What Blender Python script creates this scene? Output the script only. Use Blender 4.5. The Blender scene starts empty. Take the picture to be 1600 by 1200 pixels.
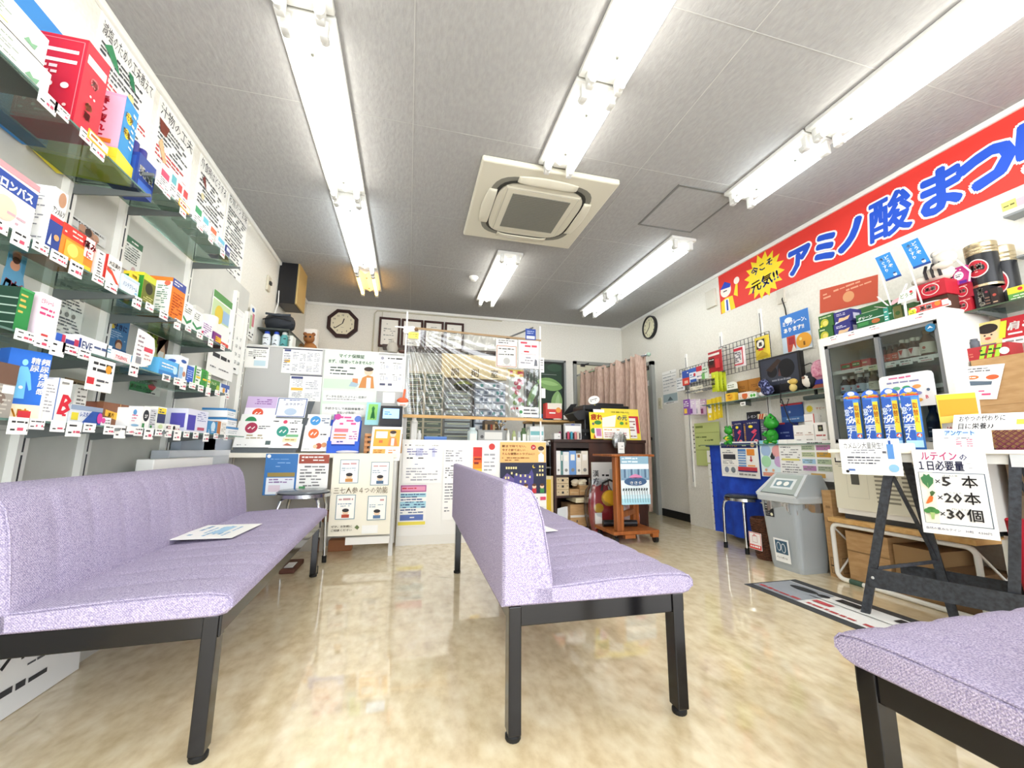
import bpy, bmesh, math, random
from mathutils import Vector, Matrix
PI = math.pi
SC = bpy.context.scene
COL = SC.collection
random.seed(7)
# ------------------------------------------------------------------ camera
CAM_H, FPX = 0.778, 632.99
YAW, PITCH, ROLL = (math.radians(a) for a in (14.167, 9.226, 0.340))
_f = Vector((math.sin(YAW)*math.cos(PITCH), math.cos(YAW)*math.cos(PITCH), math.sin(PITCH)))
_r0 = Vector((math.cos(YAW), -math.sin(YAW), 0)); _u0 = _r0.cross(_f)
_r = math.cos(ROLL)*_r0 + math.sin(ROLL)*_u0
_u = -math.sin(ROLL)*_r0 + math.cos(ROLL)*_u0
cam = bpy.data.objects.new('camera', bpy.data.cameras.new('camera')); COL.objects.link(cam)
cam.matrix_world = Matrix(((_r.x, _u.x, -_f.x, 0), (_r.y, _u.y, -_f.y, 0), (_r.z, _u.z, -_f.z, CAM_H), (0, 0, 0, 1)))
cam.data.sensor_width = 36; cam.data.sensor_fit = 'HORIZONTAL'; cam.data.lens = FPX/1600*36
cam.data.clip_start = 0.02; cam.data.clip_end = 60
SC.camera = cam
# ------------------------------------------------------------------ daylight through the open shop front, exposure
world = bpy.data.worlds.new('daylight'); SC.world = world; world.use_nodes = True
bg = world.node_tree.nodes['Background']; bg.inputs[0].default_value = (0.93, 0.96, 1.0, 1); bg.inputs[1].default_value = 3.7
vs = SC.view_settings; vs.view_transform = 'Standard'; vs.look = 'None'; vs.gamma = 1; vs.use_curve_mapping = False
vs.exposure = 0.72
TUBE_POWER = 9.0
# ------------------------------------------------------------------ measured planes of the room
XL, XR, YB, CEIL, YF = -1.32, 3.06, 5.36, 2.608, -1.3
C0 = Vector((0, 0, CAM_H))
def yl(px, X, z):
    k = (px-800)/FPX; v = _r-k*_f; a = Vector((X, 0, z))-C0; return -a.dot(v)/v.y
def xl(px, Y, z):
    k = (px-800)/FPX; v = _r-k*_f; a = Vector((0, Y, z))-C0; return -a.dot(v)/v.x
def zl(py, X, Y):
    k = (600-py)/FPX; v = _u-k*_f; a = Vector((X, Y, 0))-C0; return -a.dot(v)/v.z
def ray(px, py): return _f+_r*((px-800)/FPX)-_u*((py-600)/FPX)
def atx(px, py, X): d = ray(px, py); return d*(X/d.x)+C0
def aty(px, py, Y): d = ray(px, py); return d*(Y/d.y)+C0
def atz(px, py, z): d = ray(px, py); return d*((z-CAM_H)/d.z)+C0
# ------------------------------------------------------------------ materials
_M = {}
def lin(h):
    h = h.lstrip('#')
    if len(h) == 3: h = ''.join(c*2 for c in h)
    return tuple(((c/12.92) if c <= .04045 else ((c+.055)/1.055)**2.4) for c in (int(h[i:i+2], 16)/255 for i in (0, 2, 4)))+(1,)
def M(c, rough=.55, metal=0, spec=.4):
    if not isinstance(c, str): return c
    k = (c, rough, metal)
    if k not in _M:
        m = bpy.data.materials.new('paint_'+c.strip('#')); m.use_nodes = True
        b = m.node_tree.nodes['Principled BSDF']; b.inputs['Base Color'].default_value = lin(c)
        b.inputs['Roughness'].default_value = rough; b.inputs['Metallic'].default_value = metal
        b.inputs['Specular IOR Level'].default_value = spec
        _M[k] = m
    return _M[k]
def glassmat(name, tint, alpha, rough=.05):
    m = bpy.data.materials.new(name); m.use_nodes = True; nt = m.node_tree; n = nt.nodes; n.clear()
    o = n.new('ShaderNodeOutputMaterial'); mx = n.new('ShaderNodeMixShader'); t = n.new('ShaderNodeBsdfTransparent'); g = n.new('ShaderNodeBsdfGlossy')
    fr = n.new('ShaderNodeFresnel'); fr.inputs[0].default_value = 1.45
    t.inputs[0].default_value = lin(tint); g.inputs['Roughness'].default_value = rough
    mm = n.new('ShaderNodeMath'); mm.operation = 'MULTIPLY_ADD'; mm.inputs[1].default_value = .75; mm.inputs[2].default_value = alpha
    nt.links.new(fr.outputs[0], mm.inputs[0]); nt.links.new(mm.outputs[0], mx.inputs[0]); nt.links.new(t.outputs[0], mx.inputs[1]); nt.links.new(g.outputs[0], mx.inputs[2]); nt.links.new(mx.outputs[0], o.inputs[0])
    return m
def noisemat(name, c1, c2, scale, rough=.5, bump=0, detail=6, stretch=(1, 1, 1), lo=.35, hi=.65, bscale=None, metal=0, spec=.4, c3=None):
    m = bpy.data.materials.new(name); m.use_nodes = True; nt = m.node_tree; n = nt.nodes; L = nt.links.new
    b = n['Principled BSDF']; b.inputs['Roughness'].default_value = rough; b.inputs['Metallic'].default_value = metal; b.inputs['Specular IOR Level'].default_value = spec
    tc = n.new('ShaderNodeTexCoord'); mp = n.new('ShaderNodeMapping'); mp.inputs['Scale'].default_value = stretch
    nz = n.new('ShaderNodeTexNoise'); nz.inputs['Scale'].default_value = scale; nz.inputs['Detail'].default_value = detail
    cr = n.new('ShaderNodeValToRGB'); e = cr.color_ramp.elements; e[0].position = lo; e[0].color = lin(c1); e[1].position = hi; e[1].color = lin(c2)
    if c3: x = cr.color_ramp.elements.new((lo+hi)/2); x.color = lin(c3)
    L(tc.outputs['Object'], mp.inputs[0]); L(mp.outputs[0], nz.inputs['Vector']); L(nz.outputs[0], cr.inputs[0]); L(cr.outputs[0], b.inputs['Base Color'])
    if bump:
        nb = n.new('ShaderNodeTexNoise'); nb.inputs['Scale'].default_value = bscale or scale; nb.inputs['Detail'].default_value = 3; L(mp.outputs[0], nb.inputs['Vector'])
        bp = n.new('ShaderNodeBump'); bp.inputs['Strength'].default_value = bump; bp.inputs['Distance'].default_value = .01
        L(nb.outputs[0], bp.inputs['Height']); L(bp.outputs[0], b.inputs['Normal'])
    return m
def emit(name, c, s):
    m = bpy.data.materials.new(name); m.use_nodes = True; b = m.node_tree.nodes['Principled BSDF']
    b.inputs['Base Color'].default_value = lin(c); b.inputs['Emission Color'].default_value = lin(c); b.inputs['Emission Strength'].default_value = s
    return m
# ------------------------------------------------------------------ mesh building
_T = {}
def text_geo(s, bold=0, shear=0, res=1):
    k = (s, bold, shear, res)
    if k not in _T:
        cu = bpy.data.curves.new('t', 'FONT'); cu.body = s; cu.offset = bold; cu.shear = shear; cu.resolution_u = res
        ob = bpy.data.objects.new('t', cu); COL.objects.link(ob)
        me = bpy.data.meshes.new_from_object(ob.evaluated_get(bpy.context.evaluated_depsgraph_get()))
        vs_ = [(v.co.x, v.co.y) for v in me.vertices]; fs = [tuple(p.vertices) for p in me.polygons]
        bpy.data.objects.remove(ob); bpy.data.curves.remove(cu); bpy.data.meshes.remove(me)
        if vs_:
            x0 = min(v[0] for v in vs_); x1 = max(v[0] for v in vs_)
            y0 = min(v[1] for v in vs_); y1 = max(v[1] for v in vs_)
        else: x0 = x1 = y0 = y1 = 0
        _T[k] = (vs_, fs, x0, x1, y0, y1)
    return _T[k]
class MB:
    def __init__(s): s.v = []; s.f = []; s.m = []; s.mats = []; s.T = Matrix.Identity(4); s.sm = []
    def mi(s, m):
        m = M(m)
        if m not in s.mats: s.mats.append(m)
        return s.mats.index(m)
    def add(s, vs_, fs, m, smooth=False):
        o = len(s.v); i = s.mi(m); T = s.T
        s.v += [tuple(T @ Vector(p)) for p in vs_]
        for f in fs: s.f.append(tuple(o+a for a in f)); s.m.append(i); s.sm.append(smooth)
    def box(s, x0, x1, y0, y1, z0, z1, m, b=0):
        if x0 > x1: x0, x1 = x1, x0
        if y0 > y1: y0, y1 = y1, y0
        if z0 > z1: z0, z1 = z1, z0
        if b:
            bm = bmesh.new(); bmesh.ops.create_cube(bm, size=1)
            for v in bm.verts: v.co = Vector((x0+(v.co.x+.5)*(x1-x0), y0+(v.co.y+.5)*(y1-y0), z0+(v.co.z+.5)*(z1-z0)))
            bmesh.ops.bevel(bm, geom=bm.edges[:], offset=b, segments=2, affect='EDGES', profile=.5)
            s.bm(bm, m); return
        s.add([(x0, y0, z0), (x1, y0, z0), (x1, y1, z0), (x0, y1, z0), (x0, y0, z1), (x1, y0, z1), (x1, y1, z1), (x0, y1, z1)],
              [(0, 3, 2, 1), (4, 5, 6, 7), (0, 1, 5, 4), (1, 2, 6, 5), (2, 3, 7, 6), (3, 0, 4, 7)], m)
    def bm(s, bm, m, smooth=False):
        bm.verts.index_update()
        s.add([v.co[:] for v in bm.verts], [tuple(v.index for v in f.verts) for f in bm.faces], m, smooth); bm.free()
    def quad(s, a, b, c, d, m): s.add([a, b, c, d], [(0, 1, 2, 3)], m)
    def prism(s, pts, m, ax='y', a=0, b=1):
        n = len(pts); f = {'y': lambda p, t: (p[0], t, p[1]), 'x': lambda p, t: (t, p[0], p[1]), 'z': lambda p, t: (p[0], p[1], t)}[ax]
        v = [f(p, a) for p in pts]+[f(p, b) for p in pts]
        s.add(v, [tuple(range(n)), tuple(range(2*n-1, n-1, -1))]+[(i, i+n, (i+1) % n+n, (i+1) % n) for i in range(n)], m)
    def lathe(s, prof, m, c=(0, 0, 0), seg=20, axis=None):
        """prof: (radius, height) pairs along +z from c."""
        v = []; f = []; n = len(prof)
        R = Matrix.Identity(3) if axis is None else Vector((0, 0, 1)).rotation_difference(Vector(axis)).to_matrix()
        for r, h in prof:
            for k in range(seg):
                a = 2*PI*k/seg; v.append(tuple(R @ Vector((r*math.cos(a), r*math.sin(a), h))+Vector(c)))
        for i in range(n-1):
            for k in range(seg): f.append((i*seg+k, i*seg+(k+1) % seg, (i+1)*seg+(k+1) % seg, (i+1)*seg+k))
        f.append(tuple(range(seg-1, -1, -1))); f.append(tuple((n-1)*seg+k for k in range(seg)))
        s.add(v, f, m, True)
    def cyl(s, p, q, r, m, seg=12, r2=None):
        p = Vector(p); q = Vector(q); d = q-p
        s.lathe([(r, 0), (r if r2 is None else r2, d.length)], m, p, seg, d.normalized())
    def tube(s, pts, r, m, seg=8):
        pts = [Vector(p) for p in pts]; v = []; f = []; n = len(pts); up = None
        for i, p in enumerate(pts):
            t = (pts[min(i+1, n-1)]-pts[max(i-1, 0)]).normalized()
            if up is None: up = t.orthogonal().normalized()
            up = (up-t*up.dot(t)).normalized(); w = t.cross(up)
            for k in range(seg):
                a = 2*PI*k/seg; v.append(tuple(p+r*(math.cos(a)*up+math.sin(a)*w)))
        for i in range(n-1):
            for k in range(seg): f.append((i*seg+k, i*seg+(k+1) % seg, (i+1)*seg+(k+1) % seg, (i+1)*seg+k))
        f.append(tuple(range(seg-1, -1, -1))); f.append(tuple((n-1)*seg+k for k in range(seg)))
        s.add(v, f, m, True)
    def bar(s, p, q, w, h, m, up=(0, 0, 1)):
        """square bar from p to q, w across and h along up"""
        p = Vector(p); q = Vector(q); t = (q-p).normalized(); u = Vector(up); a = t.cross(u).normalized(); b = a.cross(t)
        v = [tuple(o+a*sx*w/2+b*sy*h/2) for o in (p, q) for sx, sy in ((-1, -1), (1, -1), (1, 1), (-1, 1))]
        s.add(v, [(0, 1, 2, 3), (7, 6, 5, 4), (0, 4, 5, 1), (1, 5, 6, 2), (2, 6, 7, 3), (3, 7, 4, 0)], m)
    def ball(s, c, r, m, sx=1, sy=1, sz=1, seg=14):
        s.add(*_ball(c, r, sx, sy, sz, seg), m, True)
    def grid(s, fn, nu, nv, m, smooth=True, thick=None):
        v = [tuple(fn(i/nu, j/nv)) for j in range(nv+1) for i in range(nu+1)]
        f = [(j*(nu+1)+i, j*(nu+1)+i+1, (j+1)*(nu+1)+i+1, (j+1)*(nu+1)+i) for j in range(nv) for i in range(nu)]
        s.add(v, f, m, smooth)
    # ---- print on a flat face: O lower-left corner, U and V unit axes, w x h metres; coordinates are fractions
    def page(s, O, U, V, w, h, items, lift=.0006):
        O = Vector(O); U = Vector(U).normalized(); V = Vector(V).normalized(); N = U.cross(V)
        st = [1]
        def P(x, y): return tuple(O+U*(x*w)+V*(y*h)+N*(lift*st[0]**.8))
        rnd = random.Random(len(items)*31+int(abs(O.x+O.y*3+O.z*7)*1000))
        for it in items:
            k = it[0]
            if k == 'r':
                x0, y0, x1, y1, c = it[1:6]; s.add([P(x0, y0), P(x1, y0), P(x1, y1), P(x0, y1)], [(0, 1, 2, 3)], c)
            elif k == 'p': s.add([P(*p) for p in it[1]], [tuple(range(len(it[1])))], it[2])
            elif k == 'c':
                x, y, r, c = it[1:5]; ry = it[5] if len(it) > 5 else r*w/h
                s.add([P(x+r*math.cos(a*PI/10), y+ry*math.sin(a*PI/10)) for a in range(20)], [tuple(range(20))], c)
            elif k == 'star':
                x, y, r, c, n = it[1:6]
                s.add([P(x, y)]+[P(x+r*(1 if a % 2 else .72)*math.cos(a*PI/n), y+r*w/h*(1 if a % 2 else .72)*math.sin(a*PI/n)) for a in range(2*n)], [(0, a+1, (a+1) % (2*n)+1) for a in range(2*n)], c)
            elif k == 'o':      # outline frame
                x0, y0, x1, y1, c, t = it[1:7]; tx = t/w; ty = t/h
                for a in ((x0, y0, x1, y0+ty), (x0, y1-ty, x1, y1), (x0, y0, x0+tx, y1), (x1-tx, y0, x1, y1)):
                    s.add([P(a[0], a[1]), P(a[2], a[1]), P(a[2], a[3]), P(a[0], a[3])], [(0, 1, 2, 3)], c)
            elif k == 'l':      # rows of small print: x0,y0,x1,y1,rows,colour
                x0, y0, x1, y1, n, c = it[1:7]; fill = it[7] if len(it) > 7 else .5
                rh = (y1-y0)/n; v = []; f = []
                for j in range(n):
                    yb = y1-(j+1)*rh+rh*.25; x = x0; end = x0+(x1-x0)*rnd.uniform(.6, 1)
                    while x < end:
                        dx = rh*h/w*rnd.uniform(.5, 2.2); 
                        if rnd.random() < .8:
                            xe = min(x+dx, x1); a = yb+rh*rnd.uniform(0, .12); b = yb+rh*fill*rnd.uniform(.75, 1.1); q = len(v)
                            v += [P(x, a), P(xe, a), P(xe, b), P(x, b)]; f.append((q, q+1, q+2, q+3))
                        x += dx+rh*h/w*.25
                if v: s.add(v, f, c)
            elif k == 't':      # text: string, x, y, height fraction, colour, options
                tx, x, y, hh, c = it[1:6]; o = it[6] if len(it) > 6 and it[6] != 'keep' else {}
                if o.get('vert'):
                    for q, ch in enumerate(tx): s.glyphs(ch, P, x, y-q*hh*1.08, hh, w, h, c, dict(o, al='c'))
                else: s.glyphs(tx, P, x, y, hh, w, h, c, o)
            st[0] += .04 if it[-1] == 'keep' else 1
    def glyphs(s, tx, P, x, y, hh, w, h, c, o):
        b = o.get('b', .012); kj = any(ord(q) >= 0x4e00 for q in tx)
        vs_, fs, x0, x1, y0, y1 = text_geo(tx, 0 if kj else b, o.get('sh', 0), o.get('res', 1))
        sc = hh*h; asp = o.get('asp', 1); W = (x1-x0)*sc*asp/w
        if o.get('fit'): asp *= o['fit']/max(W, 1e-6); W = o['fit']
        ox = x-W/2 if o.get('al', 'l') == 'c' else x-W if o.get('al') == 'r' else x
        r = math.radians(o.get('rot', 0)); ca, sa = math.cos(r), math.sin(r); cx, cy = x*w, y*h
        def tr(p):
            X = (ox*w+(p[0]-x0)*sc*asp)-cx; Y = p[1]*sc
            return P((cx+X*ca-Y*sa)/w, (cy+X*sa+Y*ca)/h)
        d = b*.9 if kj else 0
        for ex, ey in (((d, d), (-d, d), (d, -d), (-d, -d)) if d > .003 else ((0, 0),)):
            if fs: s.add([tr((p[0]+ex, p[1]+ey)) for p in vs_], fs, c)
    def build(s, name, parent=None, bevel=0, sub=0, origin=None):
        vs_ = s.v
        if parent is not None: L = Vector(parent['_o'])
        elif origin is not None: L = Vector(origin)
        else:
            xs, ys, zs = zip(*vs_); L = Vector(((min(xs)+max(xs))/2, (min(ys)+max(ys))/2, min(zs)))
        me = bpy.data.meshes.new(name); me.from_pydata([(a-L.x, b-L.y, c-L.z) for a, b, c in vs_], [], s.f)
        for m in s.mats: me.materials.append(m)
        me.polygons.foreach_set('material_index', s.m); me.polygons.foreach_set('use_smooth', s.sm)
        me.validate(); me.update()
        ob = bpy.data.objects.new(name, me); COL.objects.link(ob); ob['_o'] = tuple(L)
        if parent is not None: ob.parent = parent
        else: ob.location = L
        if any(s.sm) and not sub:
            try: me.set_sharp_from_angle(angle=math.radians(40))
            except Exception: pass
        if bevel:
            b = ob.modifiers.new('b', 'BEVEL'); b.width = bevel; b.segments = 2; b.limit_method = 'ANGLE'
        if sub:
            b = ob.modifiers.new('s', 'SUBSURF'); b.levels = b.render_levels = sub
        return ob
def _ball(c, r, sx, sy, sz, seg):
    v = []; f = []; rings = seg//2
    for i in range(1, rings):
        t = PI*i/rings
        for k in range(seg):
            a = 2*PI*k/seg; v.append((c[0]+r*sx*math.sin(t)*math.cos(a), c[1]+r*sy*math.sin(t)*math.sin(a), c[2]-r*sz*math.cos(t)))
    b = len(v); v += [(c[0], c[1], c[2]-r*sz), (c[0], c[1], c[2]+r*sz)]
    for i in range(rings-2):
        for k in range(seg): f.append((i*seg+k, i*seg+(k+1) % seg, (i+1)*seg+(k+1) % seg, (i+1)*seg+k))
    for k in range(seg):
        f.append((b, (k+1) % seg, k)); f.append((b+1, (rings-2)*seg+k, (rings-2)*seg+(k+1) % seg))
    return v, f
# ------------------------------------------------------------------ things
def tag(o, label=None, cat=None, group=None, kind=None):
    if label: o['label'] = label
    if cat: o['category'] = cat
    if group: o['group'] = group
    if kind: o['kind'] = kind
    return o
def thing(name, label, cat, loc, group=None):
    o = bpy.data.objects.new(name, None); COL.objects.link(o); o.location = loc; o['_o'] = tuple(loc); o.empty_display_size = .05
    return tag(o, label, cat, group)
def struct(name, mb, **k): return tag(mb.build(name, **k), kind='structure')
FACES = {'-y': lambda a: ((a[0], a[2], a[4]), (1, 0, 0), (0, 0, 1), a[1]-a[0], a[5]-a[4]),
         '+y': lambda a: ((a[1], a[3], a[4]), (-1, 0, 0), (0, 0, 1), a[1]-a[0], a[5]-a[4]),
         '+x': lambda a: ((a[1], a[2], a[4]), (0, 1, 0), (0, 0, 1), a[3]-a[2], a[5]-a[4]),
         '-x': lambda a: ((a[0], a[3], a[4]), (0, -1, 0), (0, 0, 1), a[3]-a[2], a[5]-a[4]),
         '+z': lambda a: ((a[0], a[2], a[5]), (1, 0, 0), (0, 1, 0), a[1]-a[0], a[3]-a[2]),
         '-z': lambda a: ((a[0], a[3], a[4]), (1, 0, 0), (0, -1, 0), a[1]-a[0], a[3]-a[2])}
def carton(mb, a, base, prints, rot=0, lift=.0006):
    """box a=(x0,x1,y0,y1,z0,z1) with printed faces; rot in degrees about its own vertical axis"""
    cx, cy = (a[0]+a[1])/2, (a[2]+a[3])/2
    T0 = mb.T
    if rot: mb.T = T0 @ Matrix.Translation((cx, cy, 0)) @ Matrix.Rotation(math.radians(rot), 4, 'Z') @ Matrix.Translation((-cx, -cy, 0))
    mb.box(*a, base)
    for f, items in prints.items(): mb.page(*FACES[f](a), items, lift)
    mb.T = T0
def boxthing(name, label, cat, group, a, base, prints, rot=0):
    mb = MB(); carton(mb, a, base, prints, rot); return tag(mb.build(name), label, cat, group)
def sheet(name, label, cat, group, face, a, base, items, thick=.002):
    """flat paper: face gives direction; a=(u0,u1,v0,v1,plane)"""
    u0, u1, v0, v1, p = a
    if face == '+x': b = (p, p+thick, u0, u1, v0, v1)
    elif face == '-x': b = (p-thick, p, u0, u1, v0, v1)
    elif face == '-y': b = (u0, u1, p-thick, p, v0, v1)
    else: b = (u0, u1, v0, v1, p, p+thick)
    return boxthing(name, label, cat, group, b, base, {face: items})
def leaning(name, label, cat, group, O, U, V, w, h, base, items, thick=.003):
    """flat board with lower-left corner O and axes U, V"""
    mb = MB(); O = Vector(O); U = Vector(U).normalized(); V = Vector(V).normalized(); N = U.cross(V)
    c = [O, O+U*w, O+U*w+V*h, O+V*h]; q = [p-N*thick for p in c]
    mb.add([tuple(p) for p in c+q], [(0, 1, 2, 3), (7, 6, 5, 4), (0, 4, 5, 1), (1, 5, 6, 2), (2, 6, 7, 3), (3, 7, 4, 0)], base)
    mb.page(c[0], U, V, w, h, items)
    return tag(mb.build(name), label, cat, group)
# ================================================================== the room
K, W, R, G, B, Yw, GY = '#26262a', '#f7f6f1', '#cf2f3a', '#2f8f4e', '#2a5fb0', '#f4d432', '#8c8c88'
m_floor = noisemat('vinyl floor', '#cfb88c', '#f6e9c9', 24, rough=.3, detail=14, stretch=(1, .6, 1), lo=.25, hi=.75, spec=.4, c3='#e7d5ae')
_fb = m_floor.node_tree.nodes['Principled BSDF']; _fb.inputs['Coat Weight'].default_value = 1; _fb.inputs['Coat Roughness'].default_value = .035; _fb.inputs['Coat IOR'].default_value = 1.75
m_ceil = noisemat('textured ceiling paper', '#9b9a98', '#a3a2a0', 50, rough=.9, bump=.28, bscale=60, stretch=(1, .45, 1))
m_wall = noisemat('wall paper', '#e4e1d6', '#ece9df', 60, rough=.85, bump=.15, bscale=120)
m_panel = noisemat('shelf back panel', '#cdcdc6', '#d2d2cb', 8, rough=.6)
m_white = M('#f1f0ea', .45); m_steel = M('#c9cccd', .18, 1); m_black = M('#1b1b1e', .35); m_brown = noisemat('dark wood', '#2e1d18', '#46291f', 8, rough=.4, stretch=(1, 1, .15))
m_wood = noisemat('orange wood', '#8a4a1f', '#a9632d', 9, rough=.4, stretch=(4, 4, .4))
m_card = noisemat('cardboard', '#b08a5c', '#bf9a6c', 14, rough=.8, stretch=(1, 1, 4))
m_oak = noisemat('pale wood', '#c79a5a', '#d9b175', 10, rough=.5, stretch=(.3, 3, 3))
def rectx(X, lb, rt):
    a, b = atx(*lb, X), atx(*rt, X); return min(a.y, b.y), max(a.y, b.y), min(a.z, b.z), max(a.z, b.z)
def recty(Y, lb, rt):
    a, b = aty(*lb, Y), aty(*rt, Y); return min(a.x, b.x), max(a.x, b.x), min(a.z, b.z), max(a.z, b.z)
mb = MB(); mb.box(XL, XR, YF, YB, -.1, 0, m_floor); struct('floor', mb)
mb = MB(); mb.box(XL, XR, YF, YB, CEIL, CEIL+.1, m_ceil)
for x in (-.055, 1.40): mb.box(x-.002, x+.002, YF, YB, CEIL-.0015, CEIL, '#b6b5b1')
for y in (.3, 1.21, 2.12, 3.03, 3.94): mb.box(XL, XR, y-.0015, y+.0015, CEIL-.0012, CEIL, '#b0afab')
struct('ceiling', mb)
mb = MB(); mb.box(XL-.1, XL, YF, YB+.1, -.1, CEIL+.1, m_wall); struct('wall_left', mb)
mb = MB(); mb.box(XR, XR+.1, YF, YB+.1, -.1, CEIL+.1, m_wall); struct('wall_right', mb)
mb = MB(); mb.box(XL, XR, YB, YB+.1, -.1, CEIL+.1, m_wall); struct('wall_back', mb)
for n, a in (('trim_left', (XL, XL+.022, YF, YB)), ('trim_right', (XR-.022, XR, YF, YB)), ('trim_back', (XL, XR, YB-.022, YB))):
    mb = MB(); mb.box(*a, CEIL-.035, CEIL, m_white, .006); struct(n, mb)
mb = MB(); mb.box(XR-.012, XR, 3.98, 4.53, 0, .085, m_black); struct('baseboard_right', mb)
mb = MB(); mb.box(-.1, 2.2, YB-.012, YB, 0, .085, m_black); struct('baseboard_back', mb)
# shelving back panel of the right wall (starts just past the baseboard)
mb = MB(); mb.box(2.985, XR, .3, 3.93, 0, 2.03, m_wall)
struct('wall_right_panel', mb)
mb = MB(); mb.box(XL, -1.3, .2, 3.55, 0, 2.02, m_panel)
for z in (.5, .83, 1.41, 1.93): mb.box(-1.3, -1.297, .2, 2.65, z, z+.004, '#b9b9b0')
struct('wall_left_panel', mb)
for i, (y, ztop) in enumerate(((.9, 1.95), (1.768, 1.95), (2.06, 2.02), (2.63, 2.06), (3.28, 1.93), (3.52, 1.85))):
    mb = MB(); mb.box(-1.3, -1.275, y-.02, y+.02, .3, ztop, m_white); mb.box(-1.276, -1.274, y-.003, y+.003, .3, ztop-.05, '#3a3c40')
    for q in range(14): mb.box(-1.2745, -1.2735, y-.004, y+.004, .55+q*.1, .56+q*.1, '#f0f0ea')
    tag(mb.build('shelf_upright'), ['slotted steel upright behind the nearest shelf bay', 'slotted upright behind the grey sleep poster and blue boxed medicine', 'slotted upright between the grey paper poster and the green headed notice', 'slotted upright at the far end of the glass shelves', 'thin pale upright beside the wall calendar', 'thin pale upright next to the narrow price strip'][i], 'shelf upright', 'slotted uprights on the left wall')
# ------------------------------------------------------------------ doors
mb = MB(); y0, y1, zt = 4.58, 5.30, 1.93
for a in ((XR-.05, XR, y0-.03, y0+.02, 0, zt), (XR-.05, XR, y1-.02, y1+.03, 0, zt), (XR-.05, XR, y0-.03, y1+.03, zt-.05, zt)): mb.box(*a, '#9b9d98')
d = struct('door_1', mb)
mb = MB(); mb.box(XR-.022, XR-.004, y0+.02, y1-.02, .01, zt-.06, '#9aa094'); mb.box(XR-.024, XR-.021, y0+.02, y1-.02, zt-.1, zt-.06, K); mb.page((XR-.022, y0+.22, 1.62), (0, -1, 0), (0, 0, 1), .14, .07, [('r', 0, 0, 1, 1, W), ('r', .3, .3, .7, .7, GY)]); mb.build('door_leaf', d)  # dark strip along the leaf's top is the frame's shadow, painted in
mb = MB(); mb.cyl((XR-.022, y0+.09, .93), (XR-.06, y0+.09, .93), .022, m_black); mb.bar((XR-.06, y0+.08, .93), (XR-.06, y0+.22, .93), .018, .02, m_black); mb.build('door_handle', d)
mb = MB(); x0, x1, zt = 2.29, 2.88, 2.05
for a in ((x0-.03, x0+.015, YB-.04, YB, 0, zt), (x1-.015, x1+.03, YB-.04, YB, 0, zt), (x0-.03, x1+.03, YB-.04, YB, zt-.045, zt)): mb.box(*a, '#94958f')
d = struct('door_2', mb)
mb = MB(); mb.box(x0+.015, x1-.015, YB-.02, YB-.004, .01, zt-.05, '#d8d2b8'); mb.build('door_leaf', d)
mb = MB(); mb.box(x0+.08, x0+.14, YB-.05, YB-.02, zt-.075, zt-.04, m_black); mb.bar((x0+.1, YB-.045, zt-.06), (x0+.2, YB-.045, zt-.03), .015, .02, m_black); mb.build('door_closer', d)
# curtain on its rod across the passage to the back
mb = MB(); RX = 2.32
mb.tube([(2.575, 3.93, 1.845), (2.30, YB-.001, 1.835)], .014, m_steel); mb.ball((2.575, 3.93, 1.845), .024, '#9fb8a8')
rod = tag(mb.build('curtain_rod'), 'thin metal rod that carries the beige pleated curtain', 'curtain rod')
m_cur = noisemat('beige curtain', '#ae9283', '#c4a999', 90, rough=.9, stretch=(1, 1, .2))
def cfold(u, v):
    y = 4.0+u*1.25; z = .13+v*1.735; s = 1-v*.3
    x = 2.56-.22*u+.058*s*math.sin(u*70+1.8*math.sin(u*9))+.02*math.sin(u*23+v*3)-.03*(1-v)
    return (x, y, z+ (.012*math.sin(u*140) if v > .93 else 0))
mb = MB(); mb.grid(cfold, 170, 14, m_cur)
cu = mb.build('curtain'); cu.modifiers.new('s', 'SOLIDIFY').thickness = .004
tag(cu, 'beige pleated curtain hanging from a rod in front of the doors', 'curtain')
# ------------------------------------------------------------------ ceiling things
m_tube = emit('daylight tube', '#fffdf6', TUBE_POWER); m_tubeb = emit('cool tube', '#f3fbff', TUBE_POWER*.9); m_tubew = emit('warm tube', '#ffc46a', TUBE_POWER*.8)
FIX = [(-.503, .33, 1.585, 0, 'twin tube lamp of the left row, nearest the camera'), (-.503, 1.60, 2.845, 0, 'long twin tube lamp of the left row left of the air conditioner'),
       (-.503, 2.86, 4.11, 1, 'long cool twin tube lamp between white lamp and orange lamp of left row'), (-.503, 4.12, 4.72, 2, 'short twin tube lamp glowing orange at the far end of left row'),
       (.847, .33, 1.585, 0, 'long twin tube lamp of the middle row cut by the top of the photo'), (.847, 1.60, 2.22, 0, 'short twin tube lamp touching the air conditioner panel'),
       (.847, 3.43, 4.70, 0, 'twin tube lamp on the ceiling beyond the air conditioner'), (2.235, .30, 1.58, 0, 'long twin tube lamp of the right row above the red banner'),
       (2.235, 1.59, 2.20, 1, 'short twin tube lamp of the right row before the square hatch'), (2.235, 2.79, 4.09, 1, 'long cool twin tube lamp beyond the square ceiling hatch'),
       (2.235, 4.10, 4.75, 1, 'short twin tube lamp at the far end of the right row')]
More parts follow.
